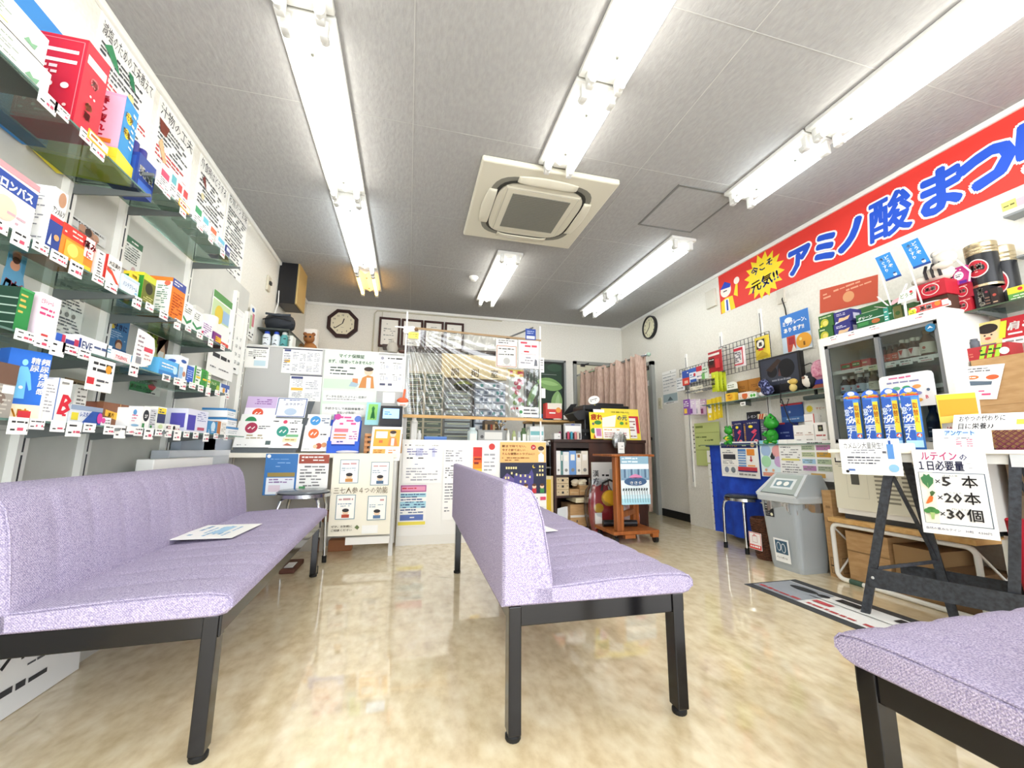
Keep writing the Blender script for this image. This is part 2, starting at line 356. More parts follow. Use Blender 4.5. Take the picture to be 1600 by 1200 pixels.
for x, y0, y1, wm, lab in FIX:
    t = thing('ceiling_lamp', lab, 'ceiling lamp', (x, (y0+y1)/2, CEIL), 'twin tube ceiling lamps')
    mb = MB(); mb.box(x-.122, x+.122, y0, y1, CEIL-.028, CEIL-.001, '#d9d9d4', .006); mb.box(x-.105, x+.105, y0+.05, y1-.05, CEIL-.031, CEIL-.027, '#e2e2dc')
    mb.prism([(x-.035, CEIL-.03), (x+.035, CEIL-.03), (x, CEIL-.06)], '#e7e7e2', 'y', y0+.06, y1-.06)
    for yy in (y0+.16, y1-.16): mb.ball((x, yy, CEIL-.058), .008, '#5a5a50')
    mb.build('housing', t)
    for s in (-.075, .075):
        mb = MB(); mb.cyl((x+s, y0+.045, CEIL-.085), (x+s, y1-.045, CEIL-.085), .0155, (m_tube, m_tubeb, m_tubew)[wm], 12); mb.build('fluorescent_tube', t)
        for yy, dd in ((y0, 1), (y1, -1)):
            mb = MB(); mb.box(x+s-.017, x+s+.017, yy+dd*.012, yy+dd*.045, CEIL-.105, CEIL-.02, '#d9d9d4', .005); mb.cyl((x+s, yy+dd*.03, CEIL-.085), (x+s, yy+dd*.062, CEIL-.085), .02, '#cfcfca', 12); mb.build('socket', t)
# ceiling cassette air conditioner
ax0, ax1, ay0, ay1 = .37, 1.322, 2.25, 3.185; cx, cy = (ax0+ax1)/2, (ay0+ay1)/2; zc = CEIL-.042
t = thing('air_conditioner', 'square cream cassette air conditioner set in the grey ceiling', 'air conditioner', (cx, cy, zc))
m_ac = M('#d5d1bf', .5)
mb = MB(); mb.box(ax0, ax1, ay0, ay1, zc, CEIL-.001, m_ac, .012); mb.build('panel', t)
def ring(mb, r0, r1, z, m, p=4.5, n=64):
    def sq(r, a): c, s = math.cos(a), math.sin(a); k = (abs(c)**p+abs(s)**p)**(-1/p); return cx+r*k*c, cy+r*k*s
    v = [(*sq(r, 2*PI*i/n), z) for r in (r0, r1) for i in range(n)]
    mb.add(v, [(i, (i+1) % n, n+(i+1) % n, n+i) for i in range(n)], m)
mb = MB(); ring(mb, .315, .375, zc-.001, '#7f7e74'); ring(mb, .318, .34, zc-.002, '#33332f'); mb.build('air_slot', t)
mb = MB(); ring(mb, .18, .318, zc-.012, m_ac); ring(mb, .3179, .3181, zc-.002, m_ac)
n = 64
for i in range(n): pass
mb.box(cx-.275, cx+.275, cy-.275, cy+.275, zc-.016, zc-.003, m_ac, .01); mb.box(cx-.262, cx+.262, cy-.262, cy+.262, zc-.0175, zc-.015, '#a5a296'); mb.box(cx-.259, cx+.259, cy-.259, cy+.259, zc-.019, zc-.016, m_ac); mb.build('center_cover', t)
mb = MB(); mb.box(cx-.215, cx+.215, cy-.215, cy+.215, zc-.021, zc-.018, '#75746b')
for i in range(44): o = -.213+i*.0099; mb.box(cx+o, cx+o+.003, cy-.213, cy+.213, zc-.0235, zc-.02, '#8d8c82')
for i in range(22): o = -.213+i*.0199; mb.box(cx-.213, cx+.213, cy+o, cy+o+.003, zc-.0235, zc-.02, '#8d8c82')
mb.build('intake_grille', t)
for k in range(4):
    mb = MB(); mb.T = Matrix.Translation((cx, cy, 0)) @ Matrix.Rotation(k*PI/2, 4, 'Z')
    mb.grid(lambda u, v: ((u-.5)*.42, -.380+.055*v+.022*(1-(2*u-1)**2)*(v-1), zc-.002-.016*math.sin(PI*min(1, v*.6))*(1-(2*u-1)**6)), 20, 6, m_ac)
    o = mb.build('louvre', t); o.modifiers.new('s', 'SOLIDIFY').thickness = .006
mb = MB()
for a in ((1.742, 2.24, 2.195, 2.21), (1.742, 2.24, 2.705, 2.72), (1.742, 1.757, 2.21, 2.705), (2.225, 2.24, 2.21, 2.705)): mb.box(*a, CEIL-.006, CEIL, '#6f6f6c')
mb.box(1.757, 2.225, 2.21, 2.705, CEIL-.003, CEIL-.0005, m_ceil); tag(mb.build('ceiling_hatch'), 'square access hatch with a dark frame in the ceiling', 'hatch')
mb = MB(); mb.lathe([(.05, 0), (.05, -.012), (.035, -.018), (.03, -.04), (.015, -.046)], m_white, (.6, 4.09, CEIL)); tag(mb.build('smoke_detector'), 'small round white smoke detector on the ceiling', 'smoke detector')
# ================================================================== waiting benches
def fabric():
    m = noisemat('lilac tweed', '#9d93b5', '#cfc5dc', 330, rough=.95, detail=2, lo=.38, hi=.62, bump=.5, bscale=420, spec=.15)
    nt = m.node_tree; n = nt.nodes; L = nt.links.new
    b = n['Principled BSDF']; cr = [q for q in n if q.type == 'VALTORGB'][0]; tc = [q for q in n if q.type == 'TEX_COORD'][0]
    w = n.new('ShaderNodeTexWave'); w.inputs['Scale'].default_value = 110; w.inputs['Distortion'].default_value = 3; w.bands_direction = 'DIAGONAL'; w.inputs['Detail Scale'].default_value = 6
    mx = n.new('ShaderNodeMixRGB'); mx.blend_type = 'MULTIPLY'; mx.inputs[0].default_value = .24
    L(tc.outputs['Object'], w.inputs['Vector']); L(cr.outputs[0], mx.inputs[1]); L(w.outputs['Color'], mx.inputs[2]); L(mx.outputs[0], b.inputs['Base Color'])
    return m
m_fab = fabric(); m_frame = M('#0b0a0d', .13); m_foot = M('#101010', .6)
def pleat(t, n, L):
    """0 in a seam, 1 between seams"""
    p = (t/L*n) % 1; d = min(p, 1-p)*L/n
    return 0 if t < .01 or t > L-.01 else 1-math.exp(-(d/.018)**2)
def bench(label, L, D, T, loc, near_first=True):
    t = thing('waiting_bench', label, 'bench', loc, 'lilac waiting benches')
    ns = 11
    def sect(sec, amp):
        """closed section (x,z,weight) swept along y with pleats"""
        mb = MB(); mb.T = T; N = len(sec); ys = [0, .006, .014]+[.014+(L-.028)*i/150 for i in range(1, 150)]+[L-.014, L-.006, L]
        cx = sum(p[0] for p in sec)/N; cz = sum(p[1] for p in sec)/N
        hx = max(abs(p[0]-cx) for p in sec); hz = max(abs(p[1]-cz) for p in sec); v = []; f = []
        for y in ys:
            e = min(y, L-y); ins = .008*max(0, 1-e/.014)**2
            pl = pleat(y, ns, L)
            for (x, z, w, dx, dz) in sec:
                X = cx+(x-cx)*(1-ins/hx); Z = cz+(z-cz)*(1-ins/hz)
                v.append((X+dx*amp*w*(pl-1), y, Z+dz*amp*w*(pl-1)))
        n = len(ys)
        for j in range(n-1):
            for i in range(N): f.append((j*N+i, j*N+(i+1) % N, (j+1)*N+(i+1) % N, (j+1)*N+i))
        f.append(tuple(range(N))[::-1]); f.append(tuple((n-1)*N+i for i in range(N)))
        mb.add(v, [q[::-1] for q in f], m_fab, True)
        # piping seam round both ends
        for yy in (.004, L-.004):
            mb.tube([(cx+(p[0]-cx)*(1-.0045/hx), yy, cz+(p[1]-cz)*(1-.0045/hz)) for p in sec if p[1] > .36 and p[0] > .004], .0024, m_fab, 6)
        return mb
    seat = [(.09, .345, 0, 0, 0), (D-.03, .342, 0, 0, 0), (D-.008, .348, 0, 0, 0), (D+.006, .362, .3, 1, 0), (D+.006, .382, .6, 1, 0), (D-.006, .398, 1, .5, .8), (D-.04, .406, 1, 0, 1), (D-.12, .409, 1, 0, 1), (D-.25, .405, 1, 0, 1), (D-.36, .399, 1, 0, 1), (.16, .394, .7, 0, 1), (.09, .392, 0, 0, 0)]
    sect(seat, .004).build('seat', t)
    back = [(0, .345, 0, 0, 0), (.155, .345, 0, 0, 0), (.15, .40, .3, 1, 0), (.138, .485, 1, 1, 0), (.122, .575, 1, 1, 0), (.105, .63, 1, 1, .3), (.085, .660, .7, .7, .6), (.055, .676, .3, 0, 1), (.02, .686, 0, 0, 0), (.006, .684, 0, 0, 0), (0, .676, 0, 0, 0)]
    sect(back, .0035).build('backrest', t)
    mb = MB(); mb.T = T
    for a in ((.035, D-.02, .018, .048), (.035, D-.02, L-.048, L-.018)): mb.box(a[0], a[1], a[2], a[3], .288, .344, m_frame, .003)
    mb.box(.03, .06, .02, L-.02, .288, .344, m_frame, .003); mb.box(D-.055, D-.025, .02, L-.02, .288, .344, m_frame, .003)
    mb.build('frame', t)
    for x in (.022, D-.062):
        for y in (.012, L-.06):
            mb = MB(); mb.T = T; mb.box(x, x+.036, y, y+.048, .018, .343, m_frame, .003); o = mb.build('leg', t)
            mb = MB(); mb.T = T; mb.lathe([(.02, 0), (.022, .004), (.022, .012), (.015, .02)], m_foot, (x+.018, y+.024, 0), 14)
            o['_o'] = t['_o']; mb.build('glide_foot', o)
    return t
Tm = Matrix.Translation((.272, 1.17, 0)) @ Matrix.Rotation(math.radians(-1.0), 4, 'Z')
bench('lilac padded bench standing alone in the middle of the floor', 1.62, .60, Tm, (.57, 2.0, 0))
Tl = Matrix.Translation((-1.035, 1.27, 0)) @ Matrix.Rotation(math.radians(1.9), 4, 'Z')
bench('lilac padded bench along the left wall below the medicine shelves', 1.62, .60, Tl, (-.75, 2.1, 0))
Tr = Matrix.Translation((.905, .145, 0)) @ Matrix.Rotation(math.radians(90), 4, 'Z') @ Matrix.Scale(-1, 4, (0, 1, 0))
bench('lilac padded bench cut off by the right edge beside the folding table', 1.5, .60, Tr, (1.65, .45, 0))
pg = [('l', .12, .75, .88, .9, 1, '#7fa7c9'), ('l', .15, .2, .9, .7, 5, '#7fb0d6'), ('r', .3, .35, .8, .55, '#a9cfe6')]
z = .4135
def paper(label, c, ang, w, h):
    a = math.radians(ang); U = (math.cos(a), math.sin(a), 0); V = (-math.sin(a), math.cos(a), 0)
    O = Vector(c)-Vector(U)*w/2-Vector(V)*h/2
    leaning('paper_notice', label, 'paper', 'papers lying on the benches', O, U, V, w, h, W, pg, .0015)
paper('white notice with blue print lying on the left bench seat', (-.80, 2.15, z), 88, .33, .235)
paper('white sheet lying on the middle bench behind its backrest', (.555, 1.96, z), -80, .297, .21)
# ================================================================== left wall: shelves, products, tags, notices
m_glass = glassmat('shelf glass', '#d8ebe3', .05)
m_edge = M('#5f7d74', .15)
XF = -1.05
TIERS = [('lowest', .30, 2.98, .853, -1.03), ('second', .30, 2.70, 1.092, XF), ('third', .30, 2.70, 1.352, XF), ('nearer top', .30, 1.775, 1.772, XF), ('farther top', 1.78, 2.66, 1.862, XF)]
for nm, y0, y1, z, xf in TIERS:
    t = thing('glass_shelf', f'{nm} glass shelf of the medicine display on the left wall', 'shelf', ((xf-1.29)/2, (y0+y1)/2, z), 'glass shelves on the left wall')
    mb = MB(); mb.box(-1.27, xf, y0, y1, z-.006, z, m_glass); mb.box(xf-.001, xf+.001, y0, y1, z-.006, z, m_edge); mb.build('glass_pane', t)
    for y in (.9, 1.768, 2.06, 2.63, 3.28):
        if y0-.05 < y < y1+.05 and not (nm[0] == 'n' and y > 1.8):
            mb = MB(); mb.prism([(-1.274, z-.006), (xf+.02, z-.006), (xf+.02, z-.016), (-1.26, z-.045), (-1.274, z-.045)], '#6a6f6e', 'y', y-.004, y+.004); mb.build('bracket', t)
TZ = {1: .853, 2: 1.092, 3: 1.352, 4: 1.772, 5: 1.862}
TX = {1: -1.045, 2: -1.062, 3: -1.062, 4: -1.062, 5: -1.062}
PROD = []   # (tier, y centre, short name) for the price tags
def lbox(short, tier, px0, px1, h, base, front, side=(), d=.12, xo=0, cat='box', name='medicine_box', label=None, rot=0, lift=0, top=()):
    X = TX[tier]-xo; z = TZ[tier]+lift
    y0 = yl(px0, X, z); y1 = yl(px1, X, z)
    PROD.append((tier, (y0+y1)/2, short))
    return boxthing(name, label or f'{short} on the {TIERS[tier-1][0]} glass shelf', cat, 'boxed goods on the left shelves', (X-d, X, y0, y1, z, z+h), base, {'+x': list(front), '-y': list(side), '+z': list(top)}, rot)
def T(s, x, y, h, c, **o): return ('t', s, x, y, h, c, o)
# --- top shelves
wgb = [('r', 0, 0, 1, .06, '#d8dcd0'), ('l', .1, .25, .7, .85, 6, '#9aa79a'), ('p', [(.76, .2), (.8, .4), (.84, .3), (.9, .42), (.88, .18)], '#79a884'), ('r', .05, .12, .6, .15, '#c5cf3c')]
zt = TZ[4]
for k, l in ((0, 'lower'), (1, 'upper')):
    boxthing('supplement_box', f'{l} of two long white boxes with green leaf print on the top shelf', 'box', 'white leaf boxes', (-1.2, -1.064, 1.02, yl(72-4*k, -1.064, zt+.085*k), zt+.087*k, zt+.087*k+.084), '#f3f2ec', {'+x': wgb, '-y': [('r', 0, 0, 1, 1, '#b9b2a4'), ('l', .1, .1, .9, .9, 5, '#8d8577')], '-z': [('r', 0, 0, 1, 1, '#3b3a3a')]})
PROD.append((4, 1.15, 'white leaf boxes'))
_b = atx(108, 66, -1.225); y1 = _b.y; y0 = y1-.6
boxthing('blue_box', 'plain bright blue box standing at the back of the top shelf', 'box', None, (-1.29, -1.225, y0, y1, zt, _b.z), '#2f7fc4', {'+x': [('r', 0, .9, .25, 1, W)]})
rs = [('o', .05, .06, .95, .96, '#e8888c', .002), ('r', .12, .8, .88, .84, W), ('r', .12, .68, .88, .72, W), ('c', .14, .82, .035, '#e0a02a'), ('c', .14, .70, .035, '#e0a02a'), ('l', .12, .52, .9, .66, 2, '#f5d0cc')]
rs += [('c', .22+.27*i, .42, .07, '#f7e6df') for i in range(3)]+[('c', .18+.16*i, .2-.05*(i % 2), .035, '#f0c8c0') for i in range(5)]+[('l', .12, .08, .88, .12, 1, '#f2c9c0')]
lbox('tall red gift box', 4, 113, 149, .31, '#c51d33', [('p', [(.08, .86), (.92, .86), (.92, .76), (.08, .76)], '#f6ece6'), ('c', .5, .62, .17, '#e06a6c'), T('寿', .5, .57, .1, '#f4d6c8', al='c'), ('c', .42, .45, .04, W), ('c', .58, .45, .04, W), T('参草', .42, .28, .1, '#dda45a', vert=1)], rs, d=.155, xo=.0, label='tall red box with gold script on the nearer top glass shelf')
a = yl(150, -1.1, zt); b = yl(205, -1.1, zt)
t = thing('display_pack', 'pink and yellow display box reading 春の疲れに on the top shelf', 'display box', (-1.16, a+.1, zt), None)
mb = MB(); carton(mb, (-1.29, -1.075, a+.02, a+.145, zt, zt+.075), '#ecd93a', {'+x': [('r', 0, 0, 1, .3, '#e6cf20')], '-y': [('r', 0, .5, 1, .52, '#d8c428')]}, 8); mb.build('tray', t)
mb = MB(); carton(mb, (-1.285, -1.08, a+.03, a+.125, zt+.075, zt+.30), '#f3a9c8', {'-y': [('r', 0, .05, 1, .95, '#f6b7cf'), T('春の疲れに', .7, .78, .155, '#c5142c', vert=1, b=.05), ('r', .08, .2, .38, .68, '#d8a93a'), T('つらい', .2, .58, .09, K, vert=1), T('あなた', .31, .6, .085, K, vert=1), ('c', .22, .84, .09, '#f3c9a2'), ('c', .22, .88, .08, '#3a2a20'), ('r', .1, .08, .9, .15, '#e8842c'), ('l', .14, .09, .86, .14, 1, '#7a3010')],
     '+x': [('r', 0, 0, 1, 1, '#2f8fce'), ('c', .4, .7, .22, Yw), ('c', .4, .42, .2, Yw), T('元気', .4, .66, .13, '#7a5a10', al='c'), T('栄養', .4, .38, .12, '#7a5a10', al='c'), ('l', .6, .1, .95, .9, 8, '#d6ecf6')]}, 8); mb.build('card_box', t)
PROD.append((4, a+.09, 'pink display box'))
# dark blue twin pack with caps
a = yl(209, -1.075, zt); t = thing('bottle_pack', 'dark blue twin bottle pack with blue caps on the top shelf', 'bottles', (-1.12, a+.05, zt), None)
mb = MB(); carton(mb, (-1.16, -1.07, a-.005, a+.10, zt, zt+.15), '#27418f', {'+x': [T('乳酸', .5, .45, .3, W, al='c', b=.04), ('r', .1, .1, .9, .3, '#3a68c0')], '-y': [('r', .1, .1, .9, .9, '#2d55a8'), T('S', .5, .4, .3, W, al='c', b=.04)]}); mb.build('carton', t)
for q in (.022, .072):
    mb = MB(); mb.lathe([(.02, 0), (.02, .055), (.016, .06)], '#2c2a7c', (-1.115, a+q, zt+.15), 14); mb.build('cap', t)
PROD.append((4, a+.05, 'blue bottle pack'))
small5 = [(247, 262, .10, '#e7e3e6', '#c94466', 'white and crimson box'), (263, 272, .13, '#eef0ee', '#5aa5b0', 'white box with teal edge'), (273, 281, .12, '#efe9e6', '#c23b3b', 'white box with red stripe'), (282, 290, .12, '#f3efec', '#c23b3b', 'cream box with red ends'), (301, 313, .11, '#f2f4f0', '#2f8f5a', 'white box with green band'), (314, 324, .10, '#eef2f2', '#67b7c7', 'white box with pale blue corner'), (326, 337, .09, '#f2f1ea', '#d2663a', 'white box with orange print'), (338, 350, .08, '#e8f1f4', '#69b4cf', 'pale blue flat box'), (352, 358, .07, '#2d3a78', '#d6d9e8', 'narrow navy box')]
for p0, p1, h, c, c2, s in small5:
    lbox(s, 5, p0, p1, h, c, [('r', .1, .55, .9, .85, c2), ('l', .1, .1, .9, .5, 4, '#7a7a80')], [('r', .2, .2, .5, .9, c2)], d=.09)
# --- third shelf
lbox('white pain patch box with blue band', 3, -42, 45, .165, '#f4eef0', [('p', [(0, .62), (1, .58), (1, .84), (0, .88)], '#27489c'), T('サロンパス', .12, .63, .18, W, b=.05, fit=.8), ('r', 0, .9, 1, 1, '#e79aa0'), ('c', .45, .3, .22, '#f5d0b8'), ('l', .5, .1, .95, .3, 2, '#caa6b0')], d=.08)
lbox('white liniment box with red and blue front', 3, 68, 89, .20, '#eeeeec', [('r', 0, 0, 1, .48, '#2e4592'), ('r', 0, .48, 1, .56, R), T('アンメルツ', .06, .6, .13, K, b=.02, fit=.88), ('c', .6, .86, .28, '#b98a6a', .12), ('p', [(.1, .1), (.35, .1), (.25, .28)], W), ('c', .65, .25, .2, '#d7a06a')], [('l', .08, .05, .92, .95, 18, '#8c8c94', .45)], d=.13)
lbox('orange and red flat warmer box', 3, 90, 141, .115, '#ef8a2a', [('r', 0, .66, 1, 1, '#d8362c'), ('l', .05, .72, .6, .95, 2, '#f7d9d0'), ('r', .12, .12, .7, .58, '#f6b43c'), ('c', .35, .36, .16, '#f7dd6a'), ('r', .55, .02, .95, .16, '#f4d23a'), ('r', .66, .4, .96, .98, '#f6ece4'), T('痛み', .81, .68, .24, R, al='c', b=.04), T('に', .81, .42, .22, R, al='c', b=.04)], [('r', 0, .6, 1, 1, '#d8362c')], d=.1)
lbox('slim white box with red spine', 3, 146, 160, .098, '#f3f0ec', [('r', .86, 0, 1, 1, '#d33b32'), ('l', .2, .1, .6, .95, 8, '#55555c')], [T('正露丸', .5, .7, .2, K, vert=1)], d=.1, rot=0)
lbox('white box with red curved stripe', 3, 163, 184, .105, '#f3efe9', [('p', [(0, .45), (.4, .35), (1, .02), (1, .15), (.4, .5), (0, .6)], '#d6472f'), T('大正漢方', .08, .68, .17, K, fit=.84), ('l', .1, .5, .9, .62, 1, GY)], [('r', .85, 0, 1, 1, '#d33b32')], d=.1)
lbox('low pale blue hand cream box', 3, 189, 214, .07, '#dfeaf2', [T('ハンドクリーム', .05, .4, .32, '#2e4f93', fit=.85), ('r', 0, .85, 1, 1, '#c6d9ec'), ('c', .85, .2, .1, '#8fc0dc')], d=.07)
lbox('yellow price card standing over cream box', 3, 203, 216, .028, '#f1d03a', [T('特価', .5, .25, .5, '#7a3010', al='c')], d=.004, lift=.07, cat='card', name='price_card')
lbox('green and yellow tube box', 3, 219, 238, .125, '#c9cf3e', [('r', 0, 0, 1, .78, '#6f742a'), ('c', .5, .55, .3, '#33331c'), ('l', .15, .1, .9, .3, 3, '#d8d68a')], [('r', 0, 0, 1, 1, '#2f8a2f'), ('r', 0, .9, 1, 1, Yw)], d=.07)
lbox('white liver tonic box at the back', 3, 238, 285, .19, '#eceae4', [('r', 0, .9, 1, 1, '#d9d7d0')], [T('レバ', .1, .62, .2, K, b=.02)], d=.10, xo=.15, label='grey white box lettered レバ at the back of third shelf')
lbox('orange and white plaster box', 3, 262, 283, .185, '#ee8128', [('r', 0, .8, 1, 1, '#46539c'), ('l', .1, .84, .9, .97, 2, W), ('l', .12, .05, .9, .76, 10, '#b7420c')], [('r', 0, 0, 1, .9, '#f4f4f0'), T('パスタイム', .35, .72, .14, '#2c5a3c', vert=1), ('l', .55, .05, .9, .8, 14, '#5f8a6c'), ('c', .85, .85, .1, '#d86a50')], d=.12, top=[('r', 0, 0, 1, 1, '#c97540')])
for q, (p0, p1, s) in enumerate(((284, 297, 'white carton with green swirl standing nearer'), (299, 313, 'white carton with green swirl standing farther'))):
    lbox(s, 3, p0, p1, .12-.01*q, '#f2f2ee', [('p', [(0, .3), (.5, .12), (1, .3), (1, .42), (.5, .24), (0, .42)], '#3c8f58'), ('l', .1, .55, .9, .9, 4, '#55605a')], d=.06)
mb = MB(); y = yl(322, -1.17, TZ[3]); mb.lathe([(.0, 0), (.052, 0), (.052, .19), (.048, .195), (.02, .195)], '#e4e2da', (-1.18, y, TZ[3]), 24); tag(mb.build('paper_roll'), 'plain off white paper roll standing on the third glass shelf', 'paper roll')
mb = MB(); y = yl(300, -1.2, TZ[3]); mb.box(-1.26, -1.19, y-.03, y+.06, TZ[3], TZ[3]+.22, '#dcdbd4'); mb.box(-1.189, -1.188, y-.01, y+.03, TZ[3]+.05, TZ[3]+.19, '#a9aaa6'); tag(mb.build('plastic_holder'), 'pale plastic holder behind the swirl cartons on third shelf', 'holder')
lbox('white box with purple lines', 3, 314, 330, .085, '#f2eef2', [('l', .1, .1, .9, .9, 6, '#8a4aa0'), ('r', 0, 0, .15, .3, '#c8304a')], [('l', .1, .1, .9, .9, 5, '#7a3f98')], d=.06)
lbox('purple and yellow box', 3, 332, 344, .06, '#8a3d86', [('r', .3, .2, 1, .7, '#f0b62c'), ('l', .3, .3, .9, .6, 2, '#7a3010')], [('r', 0, 0, 1, 1, '#6a2f7c')], d=.05)
lbox('small red pouch', 3, 342, 356, .028, '#d8402f', [('l', .1, .2, .9, .8, 2, '#f3d0c4')], d=.06)
# --- second shelf
lbox('dark green striped box', 2, 19, 41, .125, '#2d8a46', [('l', .1, .4, .6, .9, 4, '#d9b85a'), ('r', 0, .95, 1, 1, '#4aa663')], [('r', 0, 0, 1, 1, '#1c3d2e')]+[('p', [(0, y), (1, y-.06), (1, y-.03), (0, y+.03)], '#9fb4a6') for y in (.22, .42, .6, .78)]+[('r', .1, .2, .5, .36, W)], d=.12)
lbox('pink and white powder box', 2, 52, 84, .135, '#f5f1f3', [T('ビタトレール', .05, .78, .13, '#d2457c', fit=.6), ('l', .05, .5, .75, .72, 2, '#d2457c'), ('r', .3, .0, .62, .12, '#d23b3b')], [('r', 0, 0, 1, 1, '#f1dbe8'), T('ビタトレール', .62, .82, .12, '#b8306c', vert=1), ('l', .2, .1, .4, .9, 9, '#c86a98')], d=.08)
lbox('flat white strip box with blue and red ends', 2, 85, 120, .034, '#e6e8f0', [('r', 0, 0, .35, 1, '#2f5fc0'), ('r', .25, 0, .4, 1, '#c43a5a'), ('r', .42, 0, .85, .7, '#3a3f94'), ('r', .8, 0, 1, .9, '#c43a5a')], d=.06)
lbox('flat white headache tablet box', 2, 121, 166, .052, '#f0f1f4', [('r', 0, 0, .07, .8, '#2b3f8c'), T('EVE', .1, .15, .75, '#23366f', b=.01, fit=.34), ('l', .5, .3, .95, .7, 1, '#4a5a86')], d=.06, label='flat white box lettered EVE on the second glass shelf')
lbox('low pale blue tablet box', 2, 164, 172, .05, '#e6eef2', [('l', .1, .2, .9, .8, 3, '#6a9ab8')], d=.06)
lbox('low white pain tablet box', 2, 174, 203, .042, '#f4f1f1', [T('TYLENOL', .16, .3, .42, '#d02a38', sh=.2, b=.03, fit=.64), ('o', .1, .15, .9, .85, '#e7b8bc', .001)], d=.06, label='low white box lettered TYLENOL on the second glass shelf')
z = TZ[2]; y = yl(206, -1.062, z)
mb = MB(); y1 = yl(236, -1.062, z); pts = [(y, z+.002), (y+.6*(y1-y), z+.012), (y1-.01, z+.03), (y1+.006, z+.09), (y1-.01, z+.14), (y1-.05, z+.15), (y+.01, z+.155)]
mb.prism(pts, '#f5f4f0', 'x', -1.066, -1.062); mb.page((-1.062, y, z), (0, 1, 0), (0, 0, 1), y1-y, .15, [('r', .45, .5, .92, .62, '#d6455a'), ('l', .1, .3, .4, .9, 5, '#9a8890'), ('r', .12, .12, .38, .3, '#8d8d92'), ('l', .5, .25, .85, .45, 2, '#c9a0a0')]); tag(mb.build('shelf_card'), 'white rounded shelf card with red band beside the low tablet boxes', 'card')
lbox('sky blue mask box', 2, 247, 277, .075, '#5aaee6', [('r', 0, 0, 1, .3, '#3c86cc'), ('l', .1, .45, .8, .8, 2, W), ('c', .8, .5, .12, '#bfe3f6')], [('r', 0, 0, 1, 1, '#5fb2e4'), ('l', .1, .3, .9, .7, 2, W)], d=.14)
lbox('white tube box with blue oval', 2, 276, 290, .118, '#eef2f6', [('c', .5, .8, .3, '#2f59a8', .07), ('r', .1, .1, .5, .55, '#9ec3e4'), ('c', .65, .3, .16, '#c98a6a')], [('c', .5, .75, .3, '#3a66b4', .08), ('l', .2, .1, .8, .5, 4, '#6a8ab8')], d=.06)
lbox('royal blue box', 2, 289, 300, .085, '#2f5fc4', [('l', .1, .2, .9, .8, 5, '#bcd2f2')], [('r', 0, 0, 1, 1, '#2a4cae')], d=.05)
for q, (p0, p1) in enumerate(((301, 311), (312, 321), (321, 327))):
    s = ['white and green box lettered HSC nearest', 'bright green box in the middle of three', 'white and yellow green box farthest'][q]
    lbox(s, 2, p0, p1, .098-.004*q, ('#eef4ea', '#3a9a3a', '#eef0d8')[q], [('r', 0, 0, .25, 1, '#3f9f3f'), ('l', .3, .2, .9, .9, 5, '#3a6a44'), ('r', .3, .4, 1, .5, Yw)], [('r', 0, .3, 1, .9, '#eef4ea'), ('l', .2, .35, .8, .85, 4, '#3a6a44')], d=.05)
lbox('olive green herb box', 2, 327, 342, .06, '#4d8a3c', [('r', .05, .1, .7, .5, '#2f6a2c'), T('ツムラ', .1, .55, .3, '#e8efc8', fit=.5), ('c', .8, .3, .16, '#b9cf4a')], [('r', 0, 0, 1, 1, '#3c7a34')], d=.06)
lbox('white and blue lozenge box', 2, 344, 357, .055, '#e9eef4', [('r', 0, .6, 1, 1, '#3c5aa4'), ('c', .35, .35, .14, '#e7a33a'), ('c', .65, .4, .12, '#3c5aa4')], d=.05)
# --- lowest shelf
lbox('grey stone patterned box with brown lid', 1, -30, 14, .145, '#a29c94', [('r', 0, .62, 1, 1, '#6f5344'), ('c', .5, .35, .2, '#7d6c62'), ('l', .05, .05, .9, .6, 7, '#c9c4ba'), ('r', .5, .45, .95, .6, W)], d=.1)
lbox('tall blue box with glowing human figure', 1, 14, 58, .20, '#2468c8', [('c', .38, .82, .07, '#8fd0f2', .045), ('p', [(.3, .76), (.46, .76), (.55, .66), (.64, .44), (.58, .42), (.48, .56), (.5, .3), (.26, .3), (.28, .56), (.18, .42), (.12, .44), (.21, .66)], '#6fbcea'), ('c', .38, .46, .05, W), T('精尿', .62, .82, .1, W, vert=1, b=.03), T('頻尿残尿感', .86, .82, .1, W, vert=1, b=.03), ('r', 0, 0, 1, .22, '#f6e3c2'), T('八味', .1, .05, .13, '#e09a2a', b=.04), ('r', .42, .02, .72, .13, R)], [('r', 0, 0, 1, .2, '#f6e3c2')], d=.045, xo=.02, rot=-28)
lbox('plain white box with grey print', 1, 61, 80, .125, '#f2f1ee', [('l', .1, .2, .85, .9, 9, '#a8a8ae')], d=.06)
lbox('white box with red letter B', 1, 80, 103, .135, '#f3f2ee', [('r', 0, 0, .06, 1, '#2f6ab8'), T('B', .2, .2, .62, '#d32338', sh=.2, b=.03), ('r', .6, .15, .85, .2, '#d32338'), ('l', .2, .85, .9, .95, 1, GY)], d=.06)
lbox('white box with speckled sketch print', 1, 108, 128, .135, '#e6e4de', [('l', .2, .3, .9, .95, 7, '#6d6a66')], [('l', .2, .4, .8, .8, 3, '#a0566a')], d=.06, xo=.05)
lbox('blue and silver itch cream box', 1, 106, 156, .06, '#dfe3ea', [('p', [(.35, 0), (1, 0), (1, .9), (.75, .95)], '#2b55a8'), ('r', .05, .2, .25, .6, '#e0d03a'), T('レスタミン', .3, .42, .3, '#2f4f98', b=.03, sh=.2, fit=.42), ('r', 0, .75, 1, 1, '#8fa0b8'), ('c', .93, .4, .09, '#cf3f9a', .3)], d=.05)
lbox('brown wooden look box, nearer', 1, 118, 150, .085, '#7b4b3a', [('r', .94, 0, 1, 1, '#caa06a'), ('l', .2, .5, .8, .9, 1, '#a87a62')], d=.1, xo=.06, cat='box')
